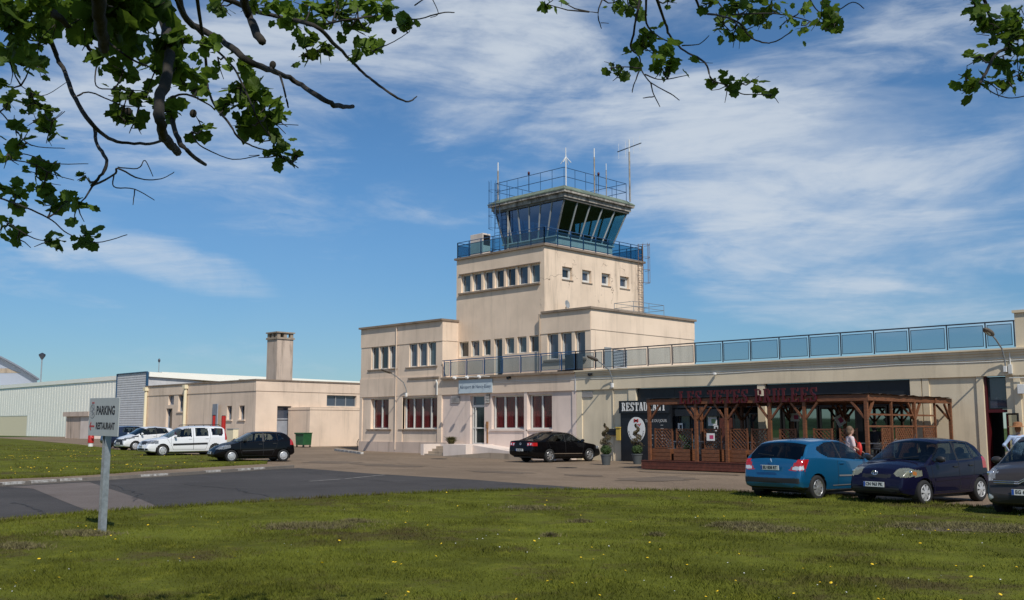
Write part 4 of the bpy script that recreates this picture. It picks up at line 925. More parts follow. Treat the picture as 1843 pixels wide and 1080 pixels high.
# ---- pergola --------------------------------------------------------------
PW = (-20.5, 36, 0); pg = thing('pergola', 'large brown wooden pergola with decking in front of the restaurant', 'pergola', PW)
def G_(mb, n, m='wood'): return mb.build(n, m, pg, world=PW)
PXL = pf(1169); DZ = .37
g = MB(); g.box((pf(1159), PY-.15, .03), (PXR+.2, 39.9, DZ-.03), 0)
n = 42
for i in range(n): y = PY-.2+(39.9-PY+.2)*i/n; g.box((pf(1158), y, DZ-.028), (PXR+.25, y+.16, DZ))
for i in range(3): g.box((pf(1158), PY-.18, .04+i*.11), (PXR+.23, PY-.152, .14+i*.11)); g.box((pf(1158)-.02, PY-.15, .04+i*.11), (pf(1158)+.002, 39.9, .14+i*.11))
G_(g, 'deck', 'wood_deck')
def post(x, y, br=(), z1=2.57, w=.11, z0=DZ):
    g = MB().box((x-w/2, y-w/2, z0), (x+w/2, y+w/2, z1)); G_(g, 'post')
    for dx, dy in br:
        b = MB().bar((x+dx*.06, y+dy*.06, 1.98), (x+dx*.52, y+dy*.52, 2.54), .075, .07); G_(b, 'brace')
fpx = [1169, 1253, 1308, 1386, 1448.5, 1560]
for i, p in enumerate(fpx): post(pf(p), PY, [(1, 0)] if i == 0 else ([(-1, 0), (0, 1)] if i == 5 else [(-1, 0), (1, 0)]))
for i, p in enumerate([1604, 1645, 1682, 1716]): post(PXR, min(ps(p), 39.7), [(0, -1), (0, 1), (-1, 0)] if i == 1 else ([(0, -1), (-1, 0)] if i == 3 else []), w=.11 if i % 2 else .07)
for p in (1262, 1335, 1425, 1520): post(onY(p, 740, 38.2).x, 38.2, [(-1, 0), (1, 0), (0, -1)])
for y in (PY, 38.2): G_(MB().box((PXL-.1, y-.05, 2.56), (PXR+.1, y+.05, 2.77)), 'beam')
for x in (PXL, PXR): G_(MB().box((x-.05, PY+.051, 2.57), (x+.05, 39.8, 2.765)), 'beam')
for i in range(1, 12): x = PXL+(PXR-PXL)*i/12; G_(MB().box((x-.03, PY+.062, 2.6), (x+.03, 38.13, 2.74)).box((x-.03, 38.27, 2.6), (x+.03, 39.75, 2.74)), 'rafter')
g = MB(); nx, ny = 60, 34; V = []
for i in range(nx+1):
    for j in range(ny+1):
        x = PXL-.12+(PXR-PXL+.26)*i/nx; y = PY-.1+(39.8-PY)*j/ny
        V.append((x, y, 2.80+.018*noise.noise(Vector((x*2, y*3, 0)))+(.03*noise.noise(Vector((x*7, y*7, 1))) if i in (0, nx) else 0)))
Fs = [(i*(ny+1)+j, (i+1)*(ny+1)+j, (i+1)*(ny+1)+j+1, i*(ny+1)+j+1) for i in range(nx) for j in range(ny)]
k = len(V); g.add(V+[(a, b, c-.015) for a, b, c in V], Fs+[tuple(k+q for q in reversed(f)) for f in Fs])
mat('reed', (.16, .10, .06), .9, var=.5, vscale=6, stretch=(12, 1, 1)); G_(g, 'reed_cover', 'reed')
for z in (2.1, 1.70): 
    for a, b in zip([PY]+[min(ps(p), 39.7) for p in (1604, 1645, 1682)], [min(ps(p), 39.7) for p in (1604, 1645, 1682)]+[0]):
        if b: G_(MB().box((PXR-.03, a+.07, z-.03), (PXR+.03, b-.07, z+.03)), 'rail')
def lattice(mb, o, ux, w, z0, z1, uy, step=.105, th=.012):
    o, ux, uy = Vector(o), Vector(ux), Vector(uy); h = z1-z0
    for s_ in (1, -1):
        c = -h
        while c < w:
            a0, b0 = (c, 0) if c >= 0 else (0, -c); a1, b1 = (c+h, h) if c+h <= w else (w, w-c)
            if a1-a0 > .03:
                A, B = (a0, b0), (a1, b1)
                if s_ < 0: A, B = (w-a0, b0), (w-a1, b1)
                p, q = o+ux*A[0]+Vector((0, 0, z0+A[1])), o+ux*B[0]+Vector((0, 0, z0+B[1])); d = (q-p)/2
                nrm = d.cross(uy).normalized()
                mb.obox((p+q)/2+uy*th*s_*.6, d, nrm*.016, uy*th/2)
            c += step*1.414
for a, b in ((1585, 1600), (1610, 1640), (1660, 1679)):
    ya, yb = min(ps(a), 39.6), min(ps(b), 39.65); g = MB()
    g.box((PXR-.02, ya, .4), (PXR+.02, ya+.05, 1.66)).box((PXR-.02, yb-.05, .4), (PXR+.02, yb, 1.66)); lattice(g, (PXR, ya, 0), Y1, yb-ya, .5, 1.64, X1); G_(g, 'side_lattice')
# trellis planters along the front
def trellis(xa, xb, label, first=False):
    t = thing('trellis_planter', label, 'planter', ((xa+xb)/2, PY+.28, DZ), 0, 'trellis planters along the terrace edge'); w = xb-xa
    g = MB()
    for i in range(3): g.box((-w/2, -.2, .02+i*.15), (w/2, -.18, .155+i*.15)).box((-w/2, .18, .02+i*.15), (w/2, .2, .155+i*.15))
    g.box((-w/2, -.179, .02), (-w/2+.02, .179, .46)).box((w/2-.02, -.179, .02), (w/2, .179, .46)).box((-w/2+.02, -.18, .36), (w/2-.02, .18, .40)); g.build('planter_box', 'wood', t)
    g = MB().box((-w/2, -.025, .46), (-w/2+.06, .025, 1.26)).box((w/2-.06, -.025, .46), (w/2, .025, 1.26)).box((-w/2+.06, -.02, 1.2), (w/2-.06, .02, 1.245)).box((-w/2+.06, -.02, .47), (w/2-.06, .02, .51)); g.build('frame', 'wood', t)
    g = MB(); lattice(g, (-w/2+.06, 0, 0), X1, w-.12, .5, 1.21, Y1); g.build('lattice', 'wood', t); return t
tp = [(218, 297), (312, 382), (433, 508), (546, 624), (638, 716), (760, 835), (908, 992), (1022, 1100)]
names = ['leftmost lattice planter at the corner of the terrace', 'lattice planter second from the left with climbing leaves', 'lattice planter carrying a small white and pink notice', 'fourth lattice planter from the left, between two posts', 'fifth lattice planter from the left, behind the tail of the blue car', 'sixth lattice planter from the left, above the rear window of the blue car', 'seventh lattice planter, above the roof of the blue car', 'last lattice planter on the front, left of the woman']
for (a, b), l in zip(tp, names): trellis(pf(1080+a/2.415), pf(1080+b/2.415), l)
# leaves in one of them
def leafball(mb, c, r, n, s, mi=0, sq=1.):
    for _ in range(n):
        d = Vector((random.gauss(0, 1), random.gauss(0, 1), random.gauss(0, 1))).normalized(); p = Vector(c)+Vector((d.x*r, d.y*r, d.z*r*sq))*random.uniform(.75, 1.05)
        u = Vector((random.gauss(0, 1), random.gauss(0, 1), random.gauss(0, 1))).normalized(); v = u.cross(d+Vector((random.gauss(0, .5),)*3)).normalized()
        mb.quad(p-u*s-v*s*.4, p+u*s*.2-v*s*.5, p+u*s, p+v*s*.5, mi)
g = MB(); c = ((pf(1209)+pf(1238))/2, PY+.25, 0)
for z, dx, r in ((.95, .25, .13), (1.1, .3, .1), (1.3, -.1, .12), (1.2, .05, .1), (.9, .1, .1)): leafball(g, (c[0]+dx, c[1], z), r, 60, .035)
tag(g.build('climbing_plant', 'leaf_topiary'), 'small green climber on the second lattice planter', 'plant')
# roof letters
LT = thing('roof_lettering', 'dark red letters LES TETES BRULEES standing on the front beam of the pergola', 'sign', (pf(1350), PY-.05, 2.5))
g = MB(); txt = 'LES TETES BRULEES'; wdt = slab_text(MB(), txt, .5, (0, 0, 0), X1, (0, 0, 1), Y1); xa, xb = pf(1226), pf(1479)
slab_text(g, txt, .5, (xa, PY-.06, 2.56), X1, (0, 0, 1), -Y1*.06, wide=(xb-xa)/wdt); g.build('letters', 'red_dark', LT, world=LT.location)
# small notices
mat('notice_pink', (.5, .05, .16), .6); mat('notice_green', (.22, .32, .14), .6)
def notice(c, ux, w, h, label, inner='notice_pink', tilt=0):
    c = Vector(c); t = thing('notice', label, 'notice', c); R = Matrix.Rotation(R_(tilt), 3, 'Y'); ux = R @ Vector((1, 0, 0)); uz = R @ Vector((0, 0, 1))
    MB().obox((0, 0, 0), ux*w/2, (0, .006, 0), uz*h/2).build('sheet', 'white_plain', t); MB().obox(ux*w*.12+Vector((0, -.009, 0)), ux*w*.24, (0, .002, 0), uz*h*.25).build('print', inner, t)
notice((pf(1273), PY+.2, 1.30), X1, .36, .28, 'white and pink notice on the third lattice planter')
notice((onY(1431, 751, 38.05).x, 38.05, onY(1431, 751, 38.05).z), X1, .42, .34, 'white and pink notice hung straight on a rear post of the pergola')
notice((onY(1512, 757, 38.05).x, 38.05, onY(1512, 757, 38.05).z), X1, .36, .42, 'white and pink notice hung askew on a rear post of the pergola', tilt=-32)
notice((fx(1277), 40.18, 1.95), X1, .48, .42, 'white and green menu sheet on the dark shopfront', 'notice_green')
notice((fx(1219), 40.18, 1.70), X1, .28, .34, 'small white sheet on the shopfront left of the green menu', 'ink')
notice((fx(1283), 40.18, 1.62), X1, .22, .26, 'small white sheet on the shopfront below the green menu', 'ink')
# tables and chairs
def table(x, y, label):
    t = thing('terrace_table', label, 'table', (x, y, DZ), 0, 'tables on the restaurant terrace')
    bevel(MB().box((-.6, -.4, .71), (.6, .4, .745)).build('tabletop', 'alu', t), .01)
    MB().tube([(0, 0, .02), (0, 0, .71)], .035, 10).build('leg', 'alu', t); g = MB()
    for a in range(4): g.tube([(0, 0, .06), (.32*math.cos(a*PI/2+.78), .32*math.sin(a*PI/2+.78), .02)], .02, 6)
    g.build('foot', 'alu', t)
tb = [(-22.9, 34.3, 'metal terrace table behind the third and fourth lattice planters'), (-20.9, 34.4, 'metal terrace table behind the fifth lattice planter'), (-24.2, 34.4, 'metal terrace table behind the second lattice planter'), (-18.6, 34.5, 'metal terrace table behind the seventh lattice planter'), (-16.7, 34.6, 'metal terrace table beside the right-hand corner post')]
for x, y, l in tb: table(x, y, l)
def chair(x, y, rz, label):
    t = thing('terrace_chair', label, 'chair', (x, y, DZ), rz, 'chairs on the restaurant terrace')
    g = MB(); 
    for i in range(6): g.box((-.21+.072*i, -.2, .43), (-.16+.072*i, .22, .445))
    g.build('seat', 'alu', t)
    g = MB()
    for i in range(6): g.box((-.2+.072*i, .215, .50), (-.16+.072*i, .235, .82))
    g.build('backrest', 'alu', t)
    for s_ in (-1, 1):
        MB().tube([(.25*s_, -.24, 0), (.25*s_, -.2, .40), (.25*s_, -.18, .64), (.25*s_, .0, .67), (.25*s_, .2, .66)], .013, 6).build('leg', 'alu', t)
        MB().tube([(.24*s_, .28, 0), (.23*s_, .20, .42), (.22*s_, .24, .84), (.1*s_, .25, .88), (0, .25, .885)], .013, 6).build('leg', 'alu', t)
k = 0
for x, y, l in tb:
    for dx, rz in ((-.78, PI/2), (.78, -PI/2)):
        k += 1; side = 'left' if dx < 0 else 'right'
        chair(x+dx+random.uniform(-.05, .05), y+random.uniform(-.1, .1), rz+random.uniform(-.2, .2), 'slatted metal chair at the %s end of the %s' % (side, l.replace('metal terrace ', '').replace('lattice ', '')))
# spiral topiaries in pots
def topiary(px, py, label, dx=0):
    P = onG(px, py); t = thing('spiral_topiary', label, 'potted plant', (P.x, P.y, P.z), 0, 'spiral topiaries beside the restaurant panel')
    MB().lathe([(0, .0), (.17, .0), (.24, .42), (.26, .42), (.26, .47), (.22, .47), (.21, .42), (0, .42)], n=24).build('pot', 'pot_grey', t, smooth=False)
    g = MB(); leafball(g, (0, 0, .66), .25, 900, .035, sq=.85)
    for k in range(3): leafball(g, (0, 0, .66), .19, 200, .05, sq=.85)
    g.build('crown', 'leaf_topiary', t)
    g = MB(); n = 60
    for i in range(n):
        f = i/n; a = f*2.6*2*PI+1; r = .13*(1-f)+.05; rr = .115*(1-f)+.035
        leafball(g, (r*math.cos(a), r*math.sin(a), .85+.98*f), rr, 34, .028)
    g.build('spiral', 'leaf_brown', t)
    MB().tube([(0, 0, .4), (0, 0, 1.7)], .018, 6).build('stem', 'rusty', t)
topiary(1091, 837, 'spiral topiary in a grey pot in front of the cream wall, nearer the black saloon')
topiary(1147, 835.5, 'spiral topiary in a dark pot in front of the oval emblem')
# shrub on the landing
g = MB()
for i in range(420):
    a = random.uniform(0, 2*PI); r = random.uniform(.2, .62); h = random.uniform(.15, .46)
    b = Vector((random.uniform(-.12, .12), random.uniform(-.1, .1), 0)); tip = b+Vector((math.cos(a)*r, math.sin(a)*r*.8, h)); m_ = b.lerp(tip, .55)+Vector((0, 0, .12)); w = Vector((-math.sin(a), math.cos(a), 0))*.012
    g.add([b-w, b+w, m_+w, m_-w, tip], [(0, 1, 2, 3), (3, 2, 4)])
mat('grass_tuft', (.16, .15, .05), .8, var=.5, vscale=8)
o = g.build('grassy_shrub', 'grass_tuft'); o.location = (onY(812, 790, 39.5).x, 39.5, .72); tag(o, 'low olive green tufted shrub on the landing by the entrance steps', 'shrub')

# drain covers and tar repairs on the forecourt
mat('cast_iron', (.05, .045, .04), .7, metal=.3, var=.4, vscale=20); asphalt('tar_patch', (.135, .104, .078), (.175, .135, .100))
for px, py, l in ((790, 826, 'oval iron drain cover in the forecourt in front of the entrance steps'), (1020, 842, 'iron drain cover in the forecourt in front of the black saloon')):
    q = onG(px, py); g = MB().lathe([(0, .006), (.42, .006), (.45, 0), (.45, -.02)], (0, 0, .004), n=28)
    for i in range(7): g.box((-.3, -.3+.1*i-.012, .008), (.3, -.3+.1*i+.012, .014))
    o = g.build('drain_cover', 'cast_iron'); o.location = q; tag(o, l, 'drain cover')
def blot(px, py, wx, wy, seed, m='tar_patch', nm='tar_repair'):
    c = onG(px, py); r = random.Random(seed); n = 22; P = [(c.x+wx*math.cos(2*PI*i/n)*(1+.25*r.uniform(-1, 1)), c.y+wy*math.sin(2*PI*i/n)*(1+.25*r.uniform(-1, 1))) for i in range(n)]
    sheet(nm, P, .006+.001*(seed % 4), m)
for i, a in enumerate([(900, 850, 1.6, .7), (1180, 862, 1.1, 1.6), (1240, 852, 2.2, .5), (700, 838, 2.4, .8), (600, 832, 1.5, 1.2), (1050, 856, .8, .5)]): blot(*a, i+1)
def crack(pts, seed):
    r = random.Random(seed); P = [onG(*p) for p in pts]; Q = []
    for a, b in zip(P, P[1:]):
        for k in range(8): Q.append(a.lerp(b, k/8)+Vector((r.uniform(-.12, .12), r.uniform(-.12, .12), 0)))
    g = MB()
    for a, b in zip(Q, Q[1:]): d = (b-a).normalized(); w = Vector((-d.y, d.x, 0))*r.uniform(.008, .022); u = Vector((0, 0, .0125)); g.quad(a-w+u, b-w+u, b+w+u, a+w+u)
    struct(g.build('road_crack', 'cast_iron'))
crack([(330, 872), (420, 880), (480, 895), (560, 898)], 3); crack([(560, 852), (700, 868), (860, 878)], 4); crack([(640, 826), (800, 842), (930, 846), (1120, 862)], 5); crack([(20, 905), (60, 915), (90, 930)], 6); crack([(205, 872), (250, 890), (240, 905)], 7)
# ================================================================ sign post on the lawn
B = onZ(177, 952, .05); sp = thing('parking_sign', 'grey PARKING RESTAURANT sign with red arrow on a galvanised steel post', 'sign', (B.x, B.y, .05))
Tt = onY(190, 716, B.y)            # top, leaning slightly
lean = Vector((Tt.x-B.x, 0, 0)); H_ = Tt.z-.05
def at_h(h): return Vector((lean.x*h/H_, 0, h))
g = MB(); a, b = Vector((0, .06, -.1)), at_h(H_-.08)+Vector((0, .06, 0))
for s_ in (-1, 1): g.obox((a+b)/2+Vector((s_*.045, 0, 0)), (b-a)/2, (.004, 0, 0), (0, .05, 0))
g.obox((a+b)/2, (b-a)/2, (.042, 0, 0), (0, .004, 0)); g.build('post', 'galv', sp)
TL, TR, BL = onY(163, 718, B.y), onY(216.5, 714, B.y), onY(158.5, 784.5, B.y)
x0, x1 = TL.x-B.x, TR.x-B.x; zt_, zb_ = (TL.z+TR.z)/2-.05, BL.z-.05
ang = math.atan2(lean.x, H_)
UX = Vector((math.cos(ang), 0, -math.sin(ang))); UZ = Vector((math.sin(ang), 0, math.cos(ang)))
cc = Vector(((x0+x1)/2-.01, 0, (zt_+zb_)/2)); hw_s, hh = (x1-x0)/2, (zt_-zb_)/2
bd = bevel(MB().obox(cc, UX*hw_s, (0, .008, 0), UZ*hh).build('board', 'sign_grey', sp), .004)
LP = lambda u, v: cc+UX*(u*hw_s)+UZ*(v*hh)+Vector((0, -.0095, 0))
g = MB(); fit_text(g, 'PARKING', hw_s*1.22, hh*.44, LP(.13, .32), UX, UZ, bold=.006); fit_text(g, 'RESTAURANT', hw_s*1.26, hh*.34, LP(.15, -.49), UX, UZ, bold=.005); g.build('lettering', 'ink', sp)
g = MB(); g.obox(LP(-.72, -.50), UX*hw_s*.14, (0, .001, 0), UZ*hh*.045)
for s_ in (1, -1): q = LP(-.9, -.50); d = (UX*.62+UZ*s_*.8)*hh*.13; nn = (UX*-.8*s_+UZ*.62)*hh*.045; g.obox(q+d, d, (0, .0012, 0), nn)
for a_ in (35, 145): d = UX*math.cos(R_(a_))*hw_s*.09+UZ*math.sin(R_(a_))*hh*.06; g.obox(LP(-.74, .74), d, (0, .0012, 0), UZ*hh*.02)
g.build('arrow', 'red_paint', sp)
g = MB(); n = 26; mat('seal_grey', (.20, .20, .21), .6)
for i in range(n):
    a_ = 2*PI*i/n; p = LP(-.74+.19*math.cos(a_), .30+.36*math.sin(a_)); q = LP(-.74+.19*math.cos(a_+2*PI/n), .30+.36*math.sin(a_+2*PI/n)); g.bar(p, q, .006, .003)
    if i % 2: p = LP(-.74+.14*math.cos(a_), .30+.28*math.sin(a_)); g.obox(p, UX*.006, (0, .001, 0), UZ*.008)
for i in range(9): g.obox(LP(-.74+.05*math.sin(i*1.2), .12+.045*i), UX*hw_s*.05, (0, .001, 0), UZ*hh*.018)
g.build('emblem', 'seal_grey', sp)

# ================================================================ small things on the left
def wheelie(P, rz, label):
    t = thing('wheeled_bin', label, 'bin', P, rz); t.scale = (.82, .82, .86)
    o = MB().prism([(-.55, .18), (.55, .18), (.66, 1.12), (-.66, 1.12)], (0, -.42, 0), X1, (0, 0, 1), (0, .84, 0)).build('body', 'bin_green', t); bevel(o, .03)
    bevel(MB().box((-.7, -.5, 1.12), (.7, .46, 1.18)).box((-.7, -.5, 1.06), (.7, -.46, 1.13)).build('lid', 'bin_green', t), .02)
    for sx in (-.48, .48):
        for sy in (-.34, .34): MB().tube([(sx, sy-.03, .09), (sx, sy+.03, .09)], .09, 12).build('wheel', 'plastic_black', t)
P = onG(546, 805); wheelie((P.x, P.y, P.z), 0, 'green wheeled bin standing against the low windowless store')
P = onG(163, 805); t = thing('hydrant', 'red hydrant with white foot on the far grass', 'hydrant', P)
MB().lathe([(.16, 0), (.16, .3), (.13, .32)], n=14).build('foot', 'white_plain', t); MB().lathe([(.2, .3), (.2, .75), (.13, .86), (0, .9)], n=14).tube([(-.3, 0, .62), (.3, 0, .62)], .08, 8).build('body', 'red_paint', t, smooth=True)
for px, d, h, l in ((384.5, 71, 2.2, 'slim red post standing against the annex behind the white estate'), (402, 70, 2.15, 'thicker red post in front of the annex shutter')):
    q = atD(px, 770, d); t = thing('red_post', l, 'post', (q.x, q.y, .3), 0, 'red posts by the annex'); MB().tube([(0, 0, 0), (0, 0, h)], .1 if px < 400 else .15, 10).build('post', 'red_paint', t); MB().tube([(0, 0, h), (0, 0, h+.04)], .12, 10).build('cap', 'plastic_black', t)
q = atD(420, 770, 69); t = thing('electric_cabinet', 'cream electric cabinet between the red post and the black hatchback', 'cabinet', (q.x, q.y, .3))
bevel(MB().box((-.5, -.2, 0), (.35, .2, 1.25)).build('body', 'garage_cream', t), .02); MB().box((-.52, -.23, 1.25), (.37, .22, 1.3)).build('lid', 'frame_grey', t)
kb = MB(); a, b = onG(604, 811), onG(652, 817.5); n = 7
for i in range(n): p, q = a.lerp(b, i/n), a.lerp(b, (i+1)/n-.01); d = (q-p)/2; kb.obox((p+q)/2+Vector((0, 0, .05)), d, d.cross(Vector((0, 0, 1))).normalized()*.09, (0, 0, .07))
struct(kb.build('kerb_paint', 'kerb_white'))
q = onG(643, 809); t = thing('bicycle_wheel_rack', 'small dark wheel rack at the left corner of the terminal', 'bicycle rack', (q.x-.1, q.y+.4, q.z))
g = MB()
for k in range(3): g.tube([(k*.25, .35*math.cos(a_), .38+.36*math.sin(a_)) for a_ in [2*PI*i/16 for i in range(17)]], .025, 5)
g.tube([(-.1, 0, .04), (.7, 0, .04)], .03, 6); g.build('rack', 'steel_dark', t)
# ================================================================ people
mat('skin', (.42, .25, .18), .55); mat('hair_blond', (.13, .08, .045), .7, var=.4, vscale=40); mat('top_pink', (.60, .42, .42), .85, var=.35, vscale=14, col2=(.66, .60, .60)); mat('bag_red', (.55, .03, .02), .6)
mat('jeans', (.03, .05, .09), .85); mat('shirt_blue', (.36, .45, .62), .8, var=.1); mat('straw', (.28, .12, .045), .8, var=.4, vscale=30); mat('cloth_dark', (.02, .02, .025), .85); mat('trousers', (.05, .05, .06), .85); mat('eye_dark', (.01, .01, .01), .3)
def remesh(mb, name, m, parent, vox=.012, it=3):
    me = bpy.data.meshes.new(name); me.from_pydata(mb.v, [], mb.f); o = bpy.data.objects.new(name, me); COL.objects.link(o)
    bm = bmesh.new(); bm.from_mesh(me); bmesh.ops.recalc_face_normals(bm, faces=bm.faces); bm.to_mesh(me); bm.free()
    r = o.modifiers.new('r', 'REMESH'); r.mode = 'VOXEL'; r.voxel_size = vox; s_ = o.modifiers.new('s', 'SMOOTH'); s_.iterations = it; s_.factor = .5
    dg = bpy.context.evaluated_depsgraph_get(); dg.update(); me2 = bpy.data.meshes.new_from_object(o.evaluated_get(dg)); o.modifiers.clear(); o.data = me2; bpy.data.meshes.remove(me)
    me2.materials.clear(); me2.materials.append(MATS[m]); me2.polygons.foreach_set('use_smooth', [True]*len(me2.polygons)); o.parent = parent; return o
def limb(mb, pts, rs, n=10):
    mb.tube(pts, rs, n)
    for p, r in zip(pts, rs): mb.ell(p, (r, r, r), n, 0, 6)
def hand(mb, w, d, r=.009):
    w, d = Vector(w), Vector(d).normalized(); sd = d.cross(Vector((0, 0, 1))); sd = sd.normalized() if sd.length > .1 else Vector((1, 0, 0)); nn = sd.cross(d)
    c = w+d*.05; mb.obox(c, d*.045, sd*.036, nn*.013)
    for k, L_ in enumerate((.066, .078, .074, .058)):
        b = w+d*.09+sd*(-.03+.02*k); mb.tube([b-d*.02, b+d*L_*.5, b+d*L_*.85-nn*.02], [r, r*.95, r*.8], 6)
    b = w+d*.02-sd*.035; mb.tube([b, b+d*.03-sd*.025, b+d*.06-sd*.03], [r*1.1, r, r*.85], 6)
def person(name, label, loc, rz, J, shirt, pants, hair, hairstyle='short', k=1.):
    """J: joints in metres, x forward, y left: head, neck, chest, pelvis, sh_l, el_l, wr_l, ..., hip, kn, an"""
    t = thing(name, label, 'person', loc, rz); J = {a: Vector(b) for a, b in J.items()}
    b = MB(); h = J['head']
    b.ell(h, (.095, .075, .12), 16, 0, 12); b.ell(h+Vector((.02, 0, -.06)), (.07, .058, .07), 12); b.ell(h+Vector((.1, 0, -.015)), (.022, .014, .024), 8)
    for s_ in (-1, 1): b.ell(h+Vector((-.005, .076*s_, -.01)), (.018, .01, .03), 8)
    b.ell(h+Vector((.083, 0, -.062)), (.018, .024, .009), 8); limb(b, [h+Vector((-.01, 0, -.08)), J['neck']], [.052, .058])
    b.ell(J['chest'], (.11, .165, .17), 14); limb(b, [J['chest'], J['pelvis']], [.12, .12]); b.ell(J['pelvis'], (.12, .165, .11), 14)
    limb(b, [J['sh_l'], J['neck']-Vector((0, 0, .04)), J['sh_r']], [.055, .06, .055])
    for s_ in 'lr':
        limb(b, [J['sh_'+s_], J['el_'+s_], J['wr_'+s_]], [.052, .04, .028]); hand(b, J['wr_'+s_], J['wr_'+s_]-J['el_'+s_])
        limb(b, [J['hip_'+s_], J['kn_'+s_], J['an_'+s_]], [.085, .058, .04]); f = J['an_'+s_]+Vector((0, 0, -.05)); b.ell(f+Vector((.07, 0, -.0)), (.13, .045, .035), 10)
    remesh(b, 'body', 'skin', t, .011, 2)
    c = MB(); c.ell(J['chest']+Vector((0, 0, .0)), (.13, .185, .19), 14); limb(c, [J['chest']-Vector((0, 0, .05)), J['pelvis']+Vector((0, 0, .02))], [.145, .15]); c.ell(J['pelvis']+Vector((0, 0, .05)), (.15, .19, .1), 14)
    limb(c, [J['sh_l'], J['neck']-Vector((0, 0, .06)), J['sh_r']], [.068, .07, .068])
    for s_ in 'lr':
        e = J['el_'+s_] if k < 1 else J['wr_'+s_].lerp(J['el_'+s_], .12); limb(c, [J['sh_'+s_], J['sh_'+s_].lerp(J['el_'+s_], .95 if k >= 1 else .8)] + ([e] if k >= 1 else []), [.068, .055] + ([.042] if k >= 1 else []))
    remesh(c, 'shirt', shirt, t, .016, 2)
    c = MB(); c.ell(J['pelvis']-Vector((0, 0, .03)), (.135, .175, .12), 14)
    for s_ in 'lr': limb(c, [J['hip_'+s_], J['kn_'+s_], J['an_'+s_]+Vector((0, 0, .02))], [.1, .073, .058])
    remesh(c, 'trousers', pants, t, .016, 2)
    e = MB()
    for s_ in (-1, 1): e.ell(h+Vector((.088, .03*s_, .005)), (.008, .012, .008), 8)
    e.build('eyes', 'eye_dark', t); sh = MB()
    for s_ in 'lr': sh.ell(J['an_'+s_]+Vector((.06, 0, -.055)), (.15, .055, .045), 12)
    sh.build('shoes', 'cloth_dark', t, smooth=True)
    if hairstyle == 'hat':
        g = MB(); g.lathe([(.26, .0), (.25, .015), (.13, .02), (.125, .10), (.09, .14), (0, .15)], tuple(h+Vector((-.02, 0, .05))), n=28); g.ell(h+Vector((-.03, 0, -.0)), (.09, .08, .11), 12, 0, 10); o = g.build('straw_hat', 'straw', t, smooth=True)
    else:
        g = MB(); g.ell(h+Vector((-.022, 0, .025)), (.103, .09, .118), 16, 0, 12); 
        if hairstyle == 'bob': g.ell(h+Vector((-.05, 0, -.04)), (.08, .088, .11), 14)
        remesh(g, 'hair', hair, t, .012, 1)
    return t
stand = dict(head=(.02, 0, 1.60), neck=(0, 0, 1.43), chest=(0, 0, 1.22), pelvis=(0, 0, .93), sh_l=(0, .18, 1.37), sh_r=(0, -.18, 1.37), el_l=(.02, .24, 1.10), el_r=(.05, -.22, 1.10), wr_l=(.10, .25, .86), wr_r=(.24, -.18, 1.0),
             hip_l=(0, .09, .88), hip_r=(0, -.09, .88), kn_l=(.16, .1, .50), kn_r=(-.04, -.09, .48), an_l=(.22, .1, .10), an_r=(-.25, -.09, .12))
q = atD(1529, 770, 30.5); wm = person('person', 'woman in a white and pink top walking behind the blue car with a red bag', (q.x, q.y, -.03), R_(45), stand, 'top_pink', 'jeans', 'hair_blond', 'bob', .9)
g = MB(); g.ell((.23, -.12, 1.06), (.07, .13, .2), 12); g.tube([(.2, -.1, 1.2), (.05, -.1, 1.42), (-.05, -.05, 1.40)], .012, 6)
bag = g.build('shoulder_bag', 'bag_red', None, smooth=True); bag.location = wm.location; bag.rotation_euler = wm.rotation_euler; tag(bag, 'bright red bag carried in front by the woman', 'bag')
mstand = dict(stand); mstand.update(head=(.03, 0, 1.66), neck=(0, 0, 1.49), chest=(-.02, 0, 1.27), sh_l=(0, .21, 1.43), sh_r=(0, -.2, 1.43), el_l=(-.02, .40, 1.2), wr_l=(.12, .24, 1.05), el_r=(.05, -.26, 1.15), wr_r=(.25, -.2, 1.0), pelvis=(0, 0, .97), kn_l=(.02, .1, .5), an_l=(0, .12, .09), kn_r=(.02, -.1, .5), an_r=(0, -.1, .09), hip_l=(0, .09, .9), hip_r=(0, -.09, .9))
q = atD(1832, 770, 28.5); person('person', 'man in a pale blue shirt and straw hat standing beyond the grey car', (q.x, q.y, -.04), R_(125), mstand, 'shirt_blue', 'trousers', 'hair_blond', 'hat')
sit = dict(head=(.03, 0, 1.32), neck=(0, 0, 1.15), chest=(-.01, 0, .95), pelvis=(-.03, 0, .62), sh_l=(0, .19, 1.09), sh_r=(0, -.19, 1.09), el_l=(.12, .22, .85), el_r=(.12, -.22, .85), wr_l=(.34, .14, .8), wr_r=(.34, -.14, .8),
           hip_l=(0, .1, .6), hip_r=(0, -.1, .6), kn_l=(.42, .12, .6), kn_r=(.42, -.12, .6), an_l=(.42, .12, .12), an_r=(.42, -.12, .12))
q = onY(1573, 770, 36.0); person('person', 'person in dark clothes seated under the pergola behind the corner post', (q.x, q.y, DZ), R_(100), sit, 'cloth_dark', 'cloth_dark', 'cloth_dark', 'bob')
t = thing('bar_stool', 'dark stool under the seated person beneath the pergola', 'stool', (q.x, q.y, DZ)); MB().lathe([(0, .5), (.2, .5), (.2, .54), (0, .54)], n=20).build('seat', 'steel_dark', t)
for a in range(4): MB().tube([(.14*math.cos(a*PI/2+.7), .14*math.sin(a*PI/2+.7), .5), (.22*math.cos(a*PI/2+.7), .22*math.sin(a*PI/2+.7), 0)], .013, 6).build('leg', 'steel_dark', t)
